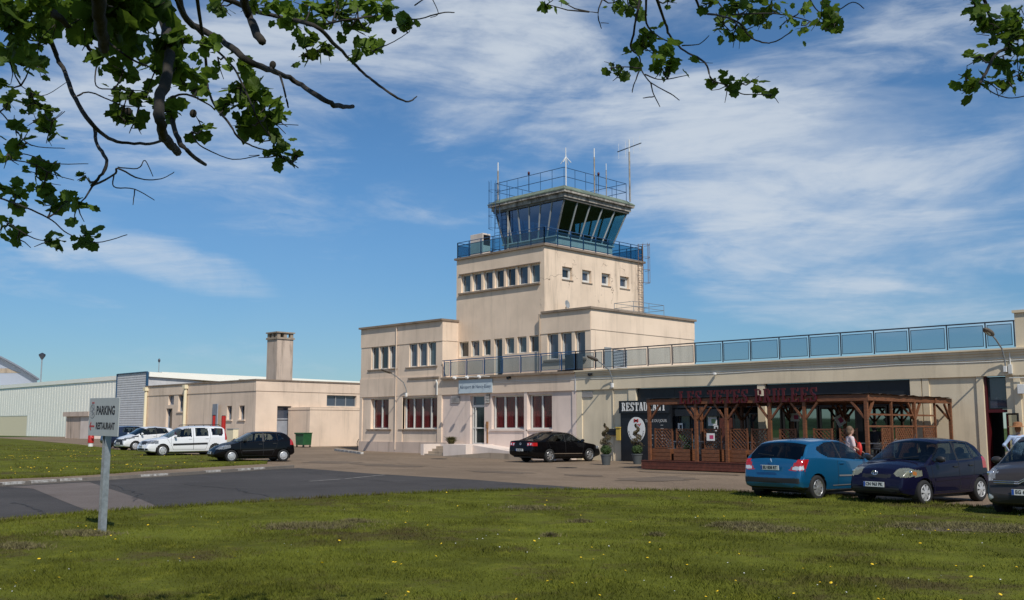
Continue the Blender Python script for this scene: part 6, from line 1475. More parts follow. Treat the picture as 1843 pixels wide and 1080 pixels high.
# --- grey compact people carrier at the right edge ---
CARS['mpv'] = dict(name='parked_car', label='dark grey tall hatchback cut by the right edge of the picture, front towards us', L=4.08, W=1.75, paint='paint_grey',
    prof=[(-2.04, .60), (-2.0, .95), (-1.9, 1.3), (-1.75, 1.52), (-1.5, 1.60), (-.6, 1.635), (.3, 1.61), (.55, 1.54), (1.25, 1.09), (1.36, 1.04), (1.7, .955), (1.9, .86), (1.99, .74), (2.02, .62), (2.04, .52)],
    under=[(-2.04, .32), (-1.7, .24), (-1.3, .2), (1.3, .19), (1.7, .2), (2.04, .27)], belt=[(-2.04, 1.08), (-1.2, 1.04), (1.0, .99), (2.04, .92)],
    plan=PLAN(2.04, .84, .9), crown=[(-2.04, .03), (-1.7, .05), (.4, .05), (.8, .10), (1.3, .07), (1.6, .06), (2.04, .05)],
    fo=.83, wb=2.54, wr=.31, ws=(.58, 1.28), rw=(-1.98, -1.76), rimmat='alloy', spokes=5, seat=.25, mirror=(.86, 1.05), mirrormat='paint_grey',
    windows=[('f', [(-.05, 1.06), (-.05, 1.52), (.42, 1.51), (.60, 1.44), (.95, 1.15), (.95, 1.04)]), ('r', [(-.13, 1.06), (-.13, 1.52), (-.95, 1.50), (-1.0, 1.09)]), ('q', [(-1.07, 1.1), (-1.03, 1.49), (-1.6, 1.45), (-1.72, 1.15)])],
    blacks=[[(-1.05, 1.05), (-1.0, 1.53), (0, 1.53), (0, 1.05)]],
    doors=[[(-.08, .32), (-.09, 1.54), (.45, 1.53), (1.1, 1.06), (1.05, .6), (.92, .32)], [(-.09, .32), (-.10, 1.54), (-1.02, 1.52), (-1.10, .95), (-.95, .62), (-.80, .32)]],
    handles=[(.08, .93), (-.85, .95)], seams=[[(1.35, 1.0), (1.18, .7)]],
    sided=('headlight', 'fog', 'tail_light'), mats={'headlight': 'lamp_clear', 'grille': 'trim_black', 'intake': 'trim_black', 'fog': 'lamp_clear', 'tail_light': 'lamp_red'},
    regions=[('headlight', lambda x, a, z, nx, ny, nz, y: x > 1.50 and a > .50 and near(z, .70+.15*(a < .62), .93) and ((a-.72)/.21)**2+((z-.80-.25*(a-.72))/.125)**2 < 1.0),
             ('grille', lambda x, a, z, nx, ny, nz, y: x > 1.7 and a < .58 and near(z, .60, .70)), ('intake', lambda x, a, z, nx, ny, nz, y: x > 1.7 and a < .52+.3*(z-.3) and near(z, .30, .43)),
             ('fog', lambda x, a, z, nx, ny, nz, y: x > 1.5 and ((a-.68)/.055)**2+((z-.385)/.05)**2 < 1), ('tail_light', lambda x, a, z, nx, ny, nz, y: x < -1.9 and a > .66 and near(z, .8, 1.2))],
    plates=[('f', 'EG 661 BV', .50, .03)], plate_x={'f': 2.085}, extra=[badge(2.045, .70, 'chevron'), wiper(-.1, 1.33, 1.09, .55, 1.12, 1.19)])
# --- black saloon seen from the rear ---
CARS['saloon'] = dict(name='parked_car', label='black saloon parked at the foot of the entrance ramp, seen from behind', L=4.77, W=1.83, paint='paint_black', step=.03,
    prof=[(-2.385, .62), (-2.33, .90), (-2.28, 1.03), (-2.2, 1.06), (-1.80, 1.09), (-1.72, 1.11), (-1.0, 1.38), (-.75, 1.445), (-.2, 1.47), (.25, 1.43), (.45, 1.37), (1.12, 1.03), (1.22, .99), (1.8, .90), (2.15, .78), (2.32, .64), (2.385, .52)],
    under=[(-2.385, .36), (-2.1, .26), (-1.5, .2), (1.5, .19), (2.0, .2), (2.385, .26)], belt=[(-2.385, 1.0), (-1.4, .985), (1.0, .92), (2.385, .86)],
    plan=PLAN(2.385, .78, .86), crown=[(-2.385, .03), (-1.8, .05), (-1.2, .08), (-.6, .05), (.3, .05), (.7, .10), (1.2, .07), (2.385, .05)],
    fo=.93, wb=2.71, wr=.325, ws=(.42, 1.15), rw=(-1.68, -1.02), spokes=7, seat=.1, mirror=(.88, 1.01), rearglass='car_glass_dark', sideglass='car_glass_dark',
    windows=[('f', [(-.18, .985), (-.18, 1.385), (.28, 1.36), (.42, 1.31), (.88, 1.03), (.88, .955)]), ('r', [(-.25, .99), (-.25, 1.385), (-.75, 1.36), (-1.0, 1.28), (-1.28, 1.12), (-1.30, 1.02)])],
    blacks=[[(-.16, .98), (-.16, 1.395), (-.27, 1.395), (-.27, .98)]],
    doors=[[(-.21, .30), (-.215, 1.41), (.30, 1.39), (.98, 1.0), (.98, .6), (.86, .30)], [(-.22, .30), (-.225, 1.41), (-.78, 1.38), (-1.36, 1.06), (-1.30, .80), (-1.08, .55), (-1.0, .30)]],
    handles=[(-.08, .86), (-1.15, .90)], mould=[([(.9, .40), (-1.0, .42)], .03)], mouldmat='chrome',
    sided=('tail_light', 'reverse_light', 'headlight'), mats={'tail_light': 'lamp_red', 'reverse_light': 'lamp_clear', 'headlight': 'lamp_clear'},
    regions=[('reverse_light', lambda x, a, z, nx, ny, nz, y: x < -2.0 and min(((a-.52)/.045)**2, ((a-.70)/.055)**2)+((z-.875)/.05)**2 < 1), ('tail_light', lambda x, a, z, nx, ny, nz, y: x < -2.02 and a > .45 and near(z, .80, .95)),
             ('headlight', lambda x, a, z, nx, ny, nz, y: x > 1.95 and a > .45 and near(z, .62, .80))],
    plates=[('r', 'AS 536 JT', .60, -.05)], plate_x={'r': -2.42}, extra=[badge(-2.36, .89, 'round')])
# --- black supermini seen from its left side ---
CARS['clio'] = dict(name='parked_car', label='black five-door hatchback nearest of the cars on the left, seen from its side', L=3.81, W=1.64, paint='paint_black', step=.028,
    prof=[(-1.905, .60), (-1.86, .78), (-1.82, .92), (-1.70, 1.12), (-1.50, 1.33), (-1.35, 1.385), (-.8, 1.415), (-.1, 1.405), (.12, 1.35), (.82, .99), (.92, .95), (1.3, .87), (1.6, .76), (1.8, .62), (1.905, .48)],
    under=[(-1.905, .34), (-1.6, .25), (-1.3, .2), (1.2, .19), (1.6, .2), (1.905, .26)], belt=[(-1.905, .98), (-1.2, .965), (.9, .89), (1.905, .82)],
    plan=PLAN(1.905, .76, .86), crown=[(-1.905, .03), (-1.6, .05), (.1, .05), (.5, .10), (.9, .07), (1.905, .05)],
    fo=.77, wb=2.47, wr=.285, ws=(.12, .85), rw=(-1.72, -1.44), rim='cap', rimmat='hubcap', spokes=9, seat=-.05, mirror=(.56, .98), mirrormat='trim_black', handlemat='trim_black',
    windows=[('f', [(-.30, .965), (-.30, 1.335), (.05, 1.325), (.18, 1.28), (.60, 1.0), (.60, .93)]), ('r', [(-.38, .965), (-.38, 1.335), (-.93, 1.315), (-.98, .99)]), ('q', [(-1.02, .99), (-.98, 1.31), (-1.14, 1.28), (-1.36, 1.04)])],
    blacks=[[(-.28, .96), (-.28, 1.345), (-.40, 1.345), (-.40, .96)]],
    doors=[[(-.34, .30), (-.345, 1.36), (.07, 1.35), (.74, .97), (.74, .6), (.64, .30)], [(-.345, .30), (-.35, 1.36), (-.98, 1.33), (-1.05, .98), (-.96, .66), (-.82, .45), (-.76, .30)]],
    handles=[(-.2, .82), (-.88, .85)], mould=[([(.66, .52), (-.86, .56)], .05)],
    sided=('headlight', 'tail_light', 'indicator'), mats={'headlight': 'lamp_clear', 'tail_light': 'lamp_red', 'indicator': 'lamp_orange'},
    regions=[('headlight', lambda x, a, z, nx, ny, nz, y: x > 1.18 and a > .36 and near(z, .60, .80) and ((a-.60)/.26)**2+((z-.69-.15*(1.45-x))/.095)**2 < 1), ('tail_light', lambda x, a, z, nx, ny, nz, y: x < -1.66 and a > .64 and near(z, .78, 1.04)),
             ('indicator', lambda x, a, z, nx, ny, nz, y: False)],
    plates=[('f', 'BV 207 SK', .44, .08)], plate_x={'f': 1.95}, extra=[badge(1.89, .60, 'diamond'), wiper(-.1, .9, .98, .5, .75, 1.05)])
# --- white estate with roof bars ---
def bars(root, S, sy):
    for s_ in (1, -1): MB().tube([(.0, s_*.62, 1.585), (-.08, s_*.62, 1.65), (-1.75, s_*.62, 1.67), (-1.86, s_*.62, 1.60)], .018, 8).tube([(-.9, s_*.62, 1.60), (-.9, s_*.62, 1.66)], .02, 6).build('roof_bar', 'trim_black', root)
CARS['estate'] = dict(name='parked_car', label='white estate car with black roof bars beside the black hatchback', L=4.45, W=1.74, paint='paint_white', step=.03,
    prof=[(-2.225, .60), (-2.18, .95), (-2.13, 1.25), (-2.05, 1.50), (-1.92, 1.59), (-1.2, 1.62), (-.2, 1.60), (.15, 1.53), (.32, 1.46), (1.05, 1.05), (1.16, 1.01), (1.75, .92), (2.0, .83), (2.13, .68), (2.2, .56), (2.225, .48)],
    under=[(-2.225, .36), (-1.9, .27), (-1.5, .22), (1.5, .2), (1.9, .22), (2.225, .28)], belt=[(-2.225, 1.02), (-1.2, 1.0), (1.0, .95), (2.225, .88)],
    plan=PLAN(2.225, .80, .92), crown=[(-2.225, .03), (-2.0, .05), (.1, .05), (.6, .10), (1.1, .07), (2.225, .05)], rk=.30,
    fo=.83, wb=2.905, wr=.315, ws=(.30, 1.08), rw=(-2.14, -1.98), rim='cap', rimmat='hubcap', spokes=6, seat=.1, mirror=(.78, 1.03),
    windows=[('f', [(-.17, 1.02), (-.17, 1.47), (.20, 1.46), (.36, 1.38), (.76, 1.10), (.76, 1.0)]), ('r', [(-.40, 1.03), (-.37, 1.48), (-1.08, 1.48), (-1.13, 1.05)]), ('q', [(-1.34, 1.10), (-1.27, 1.48), (-1.96, 1.46), (-1.96, 1.2), (-1.88, 1.08)])],
    blacks=[], doors=[[(-.26, .34), (-.26, 1.50), (.22, 1.49), (.95, 1.02), (.95, .6), (.82, .34)], [(-.27, .34), (-.27, 1.50), (-1.18, 1.50), (-1.22, 1.0), (-1.14, .75), (-1.02, .55), (-.95, .34)]],
    handles=[(-.08, .92), (-1.02, .93)], mould=[([(.86, .62), (-1.05, .66)], .10)], seams=[[(1.2, .98), (1.0, .65)]],
    sided=('headlight', 'tail_light', 'fog'), mats={'headlight': 'lamp_clear', 'tail_light': 'lamp_red', 'grille': 'trim_black', 'intake': 'trim_black', 'fog': 'trim_black'},
    regions=[('headlight', lambda x, a, z, nx, ny, nz, y: x > 1.62 and a > .42 and near(z, .66, .84) and a > .42+.6*max(0, .72-z)), ('grille', lambda x, a, z, nx, ny, nz, y: x > 1.9 and a < .42 and near(z, .62, .80)),
             ('intake', lambda x, a, z, nx, ny, nz, y: x > 1.9 and a < .46 and near(z, .32, .43)), ('fog', lambda x, a, z, nx, ny, nz, y: x > 1.8 and near(a, .52, .72) and near(z, .33, .43)), ('tail_light', lambda x, a, z, nx, ny, nz, y: x < -2.04 and a > .66 and near(z, .85, 1.5))],
    plates=[('f', 'CP 418 LD', .52, .05)], plate_x={'f': 2.265}, extra=[badge(2.22, .70, 'round'), bars])
# --- white city car ---
CARS['city'] = dict(name='parked_car', label='small white city car with black nose, left of the white estate', L=3.455, W=1.62, paint='paint_white', step=.03,
    prof=[(-1.73, .60), (-1.69, .85), (-1.62, 1.1), (-1.40, 1.36), (-1.2, 1.42), (-.5, 1.46), (.1, 1.44), (.3, 1.38), (.98, 1.0), (1.08, .96), (1.4, .87), (1.6, .74), (1.7, .58), (1.73, .48)],
    under=[(-1.73, .34), (-1.4, .24), (1.2, .2), (1.73, .25)], belt=[(-1.73, 1.06), (-1.0, 1.02), (.9, .90), (1.73, .84)],
    plan=PLAN(1.73, .78, .86), crown=[(-1.73, .03), (-1.5, .05), (.1, .05), (.6, .10), (1.0, .07), (1.73, .05)],
    fo=.70, wb=2.34, wr=.285, ws=(.30, 1.0), rw=(-1.62, -1.36), rim='cap', rimmat='hubcap', spokes=7, seat=.1, mirror=(.70, .99),
    windows=[('f', [(-.25, .98), (-.25, 1.38), (.22, 1.36), (.36, 1.30), (.76, 1.02), (.76, .94)]), ('r', [(-.32, .99), (-.32, 1.38), (-.95, 1.35), (-1.1, 1.12), (-1.1, 1.04)])], blacks=[[(-.23, .97), (-.23, 1.39), (-.34, 1.39), (-.34, .97)]],
    doors=[[(-.29, .30), (-.29, 1.40), (.24, 1.38), (.88, .97), (.88, .6), (.76, .30)], [(-.3, .30), (-.3, 1.40), (-.98, 1.37), (-1.05, 1.0), (-.85, .6), (-.75, .30)]], handles=[(-.15, .86), (-.9, .9)],
    sided=('headlight', 'tail_light'), mats={'headlight': 'lamp_clear', 'tail_light': 'lamp_red', 'grille': 'trim_black', 'mask': 'trim_black'},
    regions=[('headlight', lambda x, a, z, nx, ny, nz, y: x > 1.1 and a > .38 and near(z, .70+.12*(1.5-x), .78+.18*(1.5-x))), ('grille', lambda x, a, z, nx, ny, nz, y: x > 1.3 and ((a < .30+1.0*(.70-z) and near(z, .36, .62)) or (near(z, .62, .70) and a < .66))), ('mask', lambda x, a, z, nx, ny, nz, y: near(x, .85, 1.25) and near(z, .80+.1*(1.25-x), .86+.16*(1.25-x)) and a > .6),
             ('tail_light', lambda x, a, z, nx, ny, nz, y: x < -1.5 and a > .62 and near(z, .8, 1.1))],
    plates=[('f', 'DX 074 MW', .45, .05)], plate_x={'f': 1.775})
# --- dark blue hatchback, mostly hidden ---
CARS['hidden'] = dict(CARS['city'], label='dark blue hatchback with a red tail lamp, farthest left behind the white city car', L=3.9, W=1.72, paint='paint_darkblue', rearglass='car_glass_dark',
    prof=[(-1.95, .60), (-1.90, .86), (-1.84, 1.02), (-1.60, 1.30), (-1.42, 1.42), (-.7, 1.47), (.1, 1.45), (.3, 1.39), (1.05, 1.0), (1.15, .96), (1.5, .87), (1.8, .72), (1.95, .5)],
    under=[(-1.95, .34), (-1.6, .24), (1.4, .2), (1.95, .25)], belt=[(-1.95, 1.03), (-1.0, 1.0), (.9, .90), (1.95, .84)], plan=PLAN(1.95, .78, .86), crown=[(-1.95, .03), (-1.6, .05), (.1, .05), (.6, .10), (1.1, .07), (1.95, .05)],
    fo=.8, wb=2.5, wr=.30, ws=(.32, 1.08), rw=(-1.78, -1.46), blacks=[[(-.23, .97), (-.23, 1.39), (-.34, 1.39), (-.34, .97)]], partlabels={'tail_light': 'large red rear lamp'},
    regions=[('tail_light', lambda x, a, z, nx, ny, nz, y: x < -1.45 and a > .50 and near(z, .80, 1.08)), ('headlight', lambda x, a, z, nx, ny, nz, y: x > 1.5 and a > .45 and near(z, .65, .8)), ('grille', lambda x, a, z, nx, ny, nz, y: x > 1.7 and a < .5 and near(z, .5, .6))],
    plates=[('r', 'AB 352 ZC', .62, -.05)], plate_x={'r': -1.985})
PLACES = {'yaris': (-10.33, 23.95, 262), 'blue': (-12.95, 24.0, 85), 'mpv': (-6.9, 22.9, 269), 'saloon': (-34.12, 37.2, 86), 'clio': (-43.0, 25.5, 256.5), 'estate': (-51.75, 26.5, 265), 'city': (-60.2, 28.4, 272), 'hidden': (-66.0, 30.3, 88)}
for k_, S in CARS.items():
    S['sided'] = S['sided']; c = make_car(S); place_car(c, *PLACES[k_]); c['group'] = 'cars parked by the terminal'
# ================================================================ the plane tree we stand under
def leafmat(name, c1, c2, tr=.3):
    m, nt, p = newmat(name); oi = nt.nodes.new('ShaderNodeTexCoord'); n = tnoise(nt, oi.outputs['Object'], 3.0, 2)
    c = mixrgb(nt, ramp(nt, n, .35, .65), c1, c2); nt.links.new(c, p.inputs['Base Color']); p.inputs['Roughness'].default_value = .55; p.inputs['Specular IOR Level'].default_value = .3
    t = nt.nodes.new('ShaderNodeBsdfTranslucent'); nt.links.new(mixrgb(nt, .5, c, (.14, .22, .02)), t.inputs[0]); mx = nt.nodes.new('ShaderNodeMixShader'); mx.inputs[0].default_value = tr
    o = nt.nodes['Material Output']; nt.links.new(p.outputs[0], mx.inputs[1]); nt.links.new(t.outputs[0], mx.inputs[2]); nt.links.new(mx.outputs[0], o.inputs[0])
leafmat('leaf', (.055, .100, .016), (.16, .26, .035), .5)
mat('bark', (.032, .027, .021), .9, var=.5, vscale=9, bump=.5, bscale=25)
LEAF = [(0, .02), (.16, -.06), (.36, -.02), (.34, .12), (.50, .26), (.40, .38), (.36, .56), (.20, .58), (.02, .76), (-.16, .60), (-.35, .55), (-.38, .38), (-.49, .28), (-.35, .13), (-.35, -.03), (-.17, -.05)]
class Leaves:
    def __init__(s): s.v = []; s.f = []
    def add(s, p, d, n, size):
        d = d.normalized(); sd = d.cross(n); sd = sd.normalized() if sd.length > 1e-3 else Vector((1, 0, 0)); n2 = sd.cross(d); k = len(s.v); cup = random.uniform(-.25, .35); cup2 = random.uniform(-.3, .3)
        for x, y in LEAF: s.v.append(p + (sd*x + d*y + n2*(cup*x*x*2 + cup2*y*y*.7 + random.uniform(-.03, .03)))*size)
        s.v.append(p + d*.3*size)
        s.f += [(k+16, k+i, k+(i+1) % 16) for i in range(16)]
    def build(s, name, m, parent, world):
        me = bpy.data.meshes.new(name); me.from_pydata([tuple(v-world) for v in s.v], [], s.f); me.materials.append(MATS[m]); o = bpy.data.objects.new(name, me); COL.objects.link(o); o.parent = parent; return o
TREE_AT = fr(-2.4, .4, 0); TREE = thing('plane_tree', 'plane tree with young lobed leaves whose branches hang into the top of the view', 'tree', TREE_AT)
tk = MB(); LV = Leaves(); NODES = []
def rnd(s=1.): return Vector((random.gauss(0, s), random.gauss(0, s), random.gauss(0, s)))
BR = []
def branch(pts, sc_, ox, oy, w0, w1, dep, root=None):
    n = len(pts); P = []
    for i, (x, y) in enumerate(pts):
        P.append(atD(ox+x/sc_, oy+y/sc_, dep+.35*math.sin(i*.9+dep*7+x*.01)))
    # smooth subdivision
    Q = []
    for i in range(n-1):
        a, b, c, d = P[max(0, i-1)], P[i], P[i+1], P[min(n-1, i+2)]
        for k in range(5): t = k/5; Q.append(.5*((2*b)+(c-a)*t+(2*a-5*b+4*c-d)*t*t+(3*b-a-3*c+d)*t*t*t))
    Q.append(P[-1]); m_ = len(Q); R = [max(.0012, (w0+(w1-w0)*(i/(m_-1))**.8)/2/sc_*dep/1834*(1+.06*math.sin(i*1.1)+.06*random.random())) for i in range(m_)]
    Q = [q+rnd(R[i]*.2) for i, q in enumerate(Q)]
    if root is not None:
        r0 = root; a_ = Q[0]; tan = (Q[0]-Q[3]).normalized()*(a_-r0).length*.4; b_ = a_+tan; c_ = r0+Vector((0, 0, .25)); ext = []
        for k in range(10): u = k/10; ext.append(r0*(1-u)**3+c_*3*u*(1-u)**2+b_*3*u*u*(1-u)+a_*u**3+rnd(.006))
        Q = ext+Q; R = [R[0]*(1.5-.05*k) for k in range(10)]+R
    tk.tube(Q, R, 7); BR.append((Q, dep))
NL, NL2, NR, NR2 = fr(.9, -1.3, 4.5), fr(1.4, -3.0, 4.2), fr(1.6, 1.2, 4.6), fr(2.6, 3.2, 4.6)
A = (2.143, 0, 0)
LB = [([(680,-60),(720,80),(850,150),(960,240),(1060,275),(1150,320),(1230,375),(1290,405),(1360,412)],30,17,3.4,NL), ([(925,-60),(960,60),(1010,158)],42,34,3.2,NL), ([(600,-40),(640,120),(652,250),(615,380),(620,480),(650,550),(682,582)],46,34,2.9,NL),
 ([(650,390),(680,520),(720,580),(792,636)],24,13,3.0,None), ([(140,-40),(200,160),(250,280),(290,380),(365,490),(450,545),(560,555),(640,540)],24,10,3.3,NL), ([(365,490),(375,560),(412,620),(395,670),(352,718)],16,10,3.3,None),
 ([(355,718),(440,675),(455,650),(540,690),(620,690),(672,664)],10,3,3.3,None), ([(440,675),(440,720),(520,730),(595,772)],6,3,3.3,None), ([(520,730),(513,790)],5,3,3.3,None), ([(455,645),(530,650),(560,620),(590,680)],5,3,3.3,None),
 ([(375,-40),(390,80),(398,185)],56,44,2.8,NL), ([(780,-60),(900,10),(1050,60),(1210,100),(1300,180),(1390,270),(1450,320),(1520,370),(1575,392),(1608,372)],24,5,3.9,NL), ([(1210,100),(1350,75),(1480,60),(1600,75),(1700,50),(1752,48)],9,4,4.0,None), ([(1300,180),(1230,205),(1180,200)],7,3,3.9,None),([(1450,190),(1520,160),(1580,122)],5,3,4.0,None),
 ([(755,-40),(790,200),(800,330),(830,410),(880,470),(930,540),(1000,572),(1070,590),(1150,648)],14,4,3.3,NL), ([(-60,745),(0,765),(100,800),(200,850),(260,900),(370,935),(490,905)],9,3,3.8,NL2), ([(-60,800),(0,835),(60,880),(150,925),(230,930)],6,3,3.8,NL2), ([(-50,400),(0,430),(60,500),(120,560),(250,572)],7,3,3.7,NL2),
 ([(-50,600),(0,612),(120,630),(200,670),(285,695)],6,3,3.8,NL2), ([(60,590),(120,600),(200,630),(340,632)],5,3,3.8,None), ([(300,370),(340,355),(420,385),(480,408),(560,410)],8,3,3.3,None), ([(375,240),(370,330),(460,345),(570,352)],7,3,3.3,None), ([(660,375),(720,365),(800,400),(830,425)],9,6,3.2,None),
 ([(740,510),(770,560),(850,600),(910,615),(1000,600)],7,3,3.3,None), ([(1080,290),(1100,360),(1112,415)],9,6,3.4,None), ([(200,40),(250,90),(300,140),(350,195)],30,16,3.0,None), ([(290,-40),(330,80),(480,210),(600,270),(700,330)],12,5,3.3,NL), ([(700,40),(800,160),(900,260),(960,380),(1000,470),(1070,560)],12,5,3.3,NL),
 ([(250,430),(200,470),(240,430)],3,2,3.8,None), ([(80,330),(160,370),(255,318)],4,2,3.8,None), ([(960,600),(1000,598)],3,2,3.3,None), ([(1070,480),(1150,482)],4,2,3.3,None), ([(1600,20),(1660,-20)],6,4,4,None), ([(1660,-20),(1690,50),(1660,68)],4,3,4,None)]
for pts, w0, w1, d, rt in LB: branch(pts, *A, w0, w1, d, rt)
Bc = (1.954, 900, 0)
RB = [([(540,-40),(580,80),(600,130),(650,180),(720,220),(745,280),(800,300),(850,330),(900,332),(960,335)],11,3,4.4,NR), ([(518,-40),(515,80),(560,130),(610,152)],9,4,4.4,NR), ([(495,-30),(470,120),(460,170),(490,200),(500,250),(530,290),(600,330),(630,352)],9,3,4.4,NR), ([(530,290),(540,330),(562,375)],5,3,4.4,None),([(540,340),(503,345)],4,3,4.4,None),
 ([(495,240),(440,235),(385,240)],5,3,4.4,None), ([(490,250),(470,300),(465,325)],5,3,4.4,None), ([(510,262),(570,280),(660,264)],5,3,4.4,None), ([(640,160),(700,155),(735,125)],5,3,4.4,None), ([(370,-30),(345,45),(356,100)],6,3,4.5,NR), ([(345,45),(293,40)],4,2,4.5,None), ([(355,80),(382,82)],3,2,4.5,None),
 ([(680,-30),(710,40),(770,55),(840,80),(880,130),(930,150),(970,145),(1020,115)],10,4,4.5,NR), ([(770,55),(900,48),(990,50),(1090,75),(1160,108)],7,3,4.6,None), ([(740,-30),(800,50),(850,100),(890,95)],6,3,4.5,NR), ([(1080,-20),(1120,40),(1180,40),(1240,8),(1280,30)],6,3,4.7,NR), ([(700,220),(748,222)],3,2,4.4,None), ([(880,290),(910,268)],3,2,4.4,None),
 ([(1690,-40),(1740,100),(1785,160),(1745,190),(1700,270),(1688,292)],13,9,3.9,NR2), ([(1690,295),(1740,330),(1800,345),(1870,330)],6,3,3.9,None), ([(1870,140),(1780,190),(1740,205)],6,4,3.9,None), ([(1680,285),(1612,262)],4,3,3.9,None), ([(1720,125),(1676,120)],3,2,3.9,None), ([(1870,240),(1780,280),(1700,290)],6,4,3.9,None)]
for pts, w0, w1, d, rt in RB: branch(pts, *Bc, w0, w1, d, rt)
LC = [(40,40,90),(120,60,90),(40,130,80),(40,240,60),(120,250,55),(150,140,50),(400,60,110),(500,110,100),(450,30,120),(560,40,90),(300,60,80),(230,30,80),(390,230,45),(470,290,50),(700,150,45),(790,170,30),(600,270,60),(680,260,60),(750,290,50),(840,220,55),(940,260,45),(490,370,45),(560,380,40),(460,450,35),(520,470,35),(700,320,30),(870,400,40),(930,340,60),(980,390,70),(1030,440,70),(970,480,60),(780,500,40),(660,430,40),(1050,540,50),(1070,600,55),(1145,598,14),(640,160,50),(350,130,60),(760,350,18),
 (1060,20,60),(1130,70,50),(1170,150,45),(1220,200,45),(1260,190,30),(1250,60,60),(1310,50,60),(1340,100,50),(1420,120,45),(1430,190,35),(1370,220,25),(1480,40,50),(1560,90,35),(1590,95,25),(1450,20,50),(1380,20,50),(850,20,40),(1200,20,50),(1300,10,50),(1180,220,25),(980,20,40),
 (20,330,20),(30,390,35),(140,400,50),(170,440,50),(60,490,30),(190,510,40),(70,560,50),(30,590,45),(140,680,50),(200,650,35),(160,730,35),(330,680,25),(60,740,50),(20,730,30),(200,790,40),(300,790,50),(80,800,15),(15,870,30),(65,920,40),(200,930,45),(320,910,50),(110,370,30),(250,780,30)]
RC = [(165,15,35),(215,5,20),(400,10,50),(450,15,50),(520,130,45),(500,160,40),(570,190,60),(600,220,50),(570,240,45),(420,255,35),(390,240,20),(745,280,20),(800,300,40),(850,295,45),(950,335,30),(735,10,30),(790,90,40),(810,110,50),(820,120,35),(880,20,80),(830,10,60),(950,20,50),(930,60,40),(1010,70,25),(1060,90,45),(1130,60,50),(1180,60,50),(1170,80,30),(590,5,20),(1060,30,40),(485,20,35),
 (1670,20,30),(1690,60,35),(1710,80,40),(1760,100,50),(1800,80,50),(1820,50,30),(1790,150,45),(1690,200,35),(1780,230,50),(1820,210,40),(1720,290,40),(1640,285,40),(1660,310,30),(1790,290,40),(1830,270,30),(1830,110,40)]
def cluster(x, y, r, sc_, ox, oy):
    p0 = atD(ox+x/sc_, oy+y/sc_, 4.0); best = None; px = ox+x/sc_; py = oy+y/sc_
    # depth of the nearest branch in view
    bd = 1e9; dep = 3.6
    for Q, d in BR:
        for q in Q[::3]:
            dd = (q-STN).normalized().dot((p0-STN).normalized())
            if 1-dd < bd: bd = 1-dd; dep = d; best = q
    rr = r/sc_*dep/1834; c = atD(px, py, dep)
    if best is not None and (best-c).length < .8: tk.tube([best, best.lerp(c, .5)+Vector((0, 0, -.01)), c], [.004, .003, .002], 5)
    n = int(4+(r/17)**2*1.0)
    for _ in range(2 if random.random() < .6 else 1):      # bare twiglets poking out of the spray
        d = rnd(1); d.z -= .2; d.normalize(); q1 = c+d*rr*.8; q2 = c+d*rr*1.5+rnd(.15)*rr; tk.tube([c, q1, q2], [.003, .002, .0012], 5)
        if random.random() < .5: tk.tube([q1, q1+rnd(.5)*rr], [.002, .001], 4)
    for _ in range(n):
        o = rnd(.58)*rr; o.z *= .85
        p = c+o; sz = random.uniform(.028, .070)*(.9 if r < 30 else 1.05)
        if r >= 60: sz *= 1.25
        out = (o*1.2+Vector((0, 0, -.35*rr))+rnd(.35)*rr); d = out if out.length > 1e-4 else Vector((0, 0, -1))
        n_ = Vector((0, 0, 1))+rnd(.65)
        LV.add(p-d.normalized()*sz*.3, d, n_, sz)
for c in LC: cluster(*c, *A)
for c in RC: cluster(*c, *Bc)
# dry seed balls hanging from the twigs
SBS = []
for x, y, (s_, ox, oy), d in ((1052, 250, A, 3.4), (1140, 598, A, 3.3), (750, 352, A, 3.2), (1520, 120, A, 4), (745, 438, A, 3.2), (495, 430, A, 3.3)): p = atD(ox+x/s_, oy+y/s_, d); SBS.append(MB().ell(p, (.012, .012, .014), 8))
# trunk and limbs, above and behind the place where we stand
TB = TREE_AT
tk.tube([TB+Vector((0, 0, -.1)), TB+Vector((.03, .02, .3)), TB+Vector((0, .05, 1.5)), TB+fr(.1, .05, 3.0), TB+fr(.25, -.05, 4.2)], [.52, .36, .29, .27, .25], 16)
top = TB+fr(.25, -.05, 4.1)
for nd, r in ((NL, .13), (NL2, .10), (NR, .12), (NR2, .09)):
    mid = top.lerp(nd, .5)+Vector((0, 0, .5)); tk.tube([top, mid, nd], [.17, .14, r], 10)
    e = nd+(nd-top)*.3+Vector((0, 0, .5)); tk.tube([nd, e], [r, r*.5], 8)
for k in range(9):
    a = k*2*PI/9; e = top+Vector((math.cos(a)*3.2, math.sin(a)*3.2, 3+random.uniform(-1, 1.5))); m_ = top.lerp(e, .5)+Vector((0, 0, .4)); tk.tube([top, m_, e], [.15, .08, .03], 8)
    for j in range(5): b = m_.lerp(e, random.random()); tk.tube([b, b+rnd(.8)+Vector((0, 0, .4))], [.03, .008], 6)
CLV = Leaves(); cnt = 0
while cnt < 4300:
    p = Vector((random.gauss(0, 1), random.gauss(0, 1), random.gauss(0, 1))).normalized()*random.uniform(.35, 1)**.5
    q = fr(-1.6+p.x*5.0, .2+p.y*5.2, 7.4+p.z*3.4)
    v = q-STN; f_ = v.dot(AX_F)
    if q.z < 3.9: continue
    if f_ > .3 and math.atan2(v.z, f_) < R_(31) and abs(v.dot(AX_R)) < f_*.62+.6: continue
    if noise.noise(q*.6) < -.12: continue
    CLV.add(q, rnd()+Vector((0, 0, -.5)), Vector((0, 0, 1))+rnd(.5), random.uniform(.12, .2)); cnt += 1
cnt = 0; LBp = [q for Q, d in BR[:len(LB)] for q in Q]  # unseen leaves added on the sun side to shade the left branches
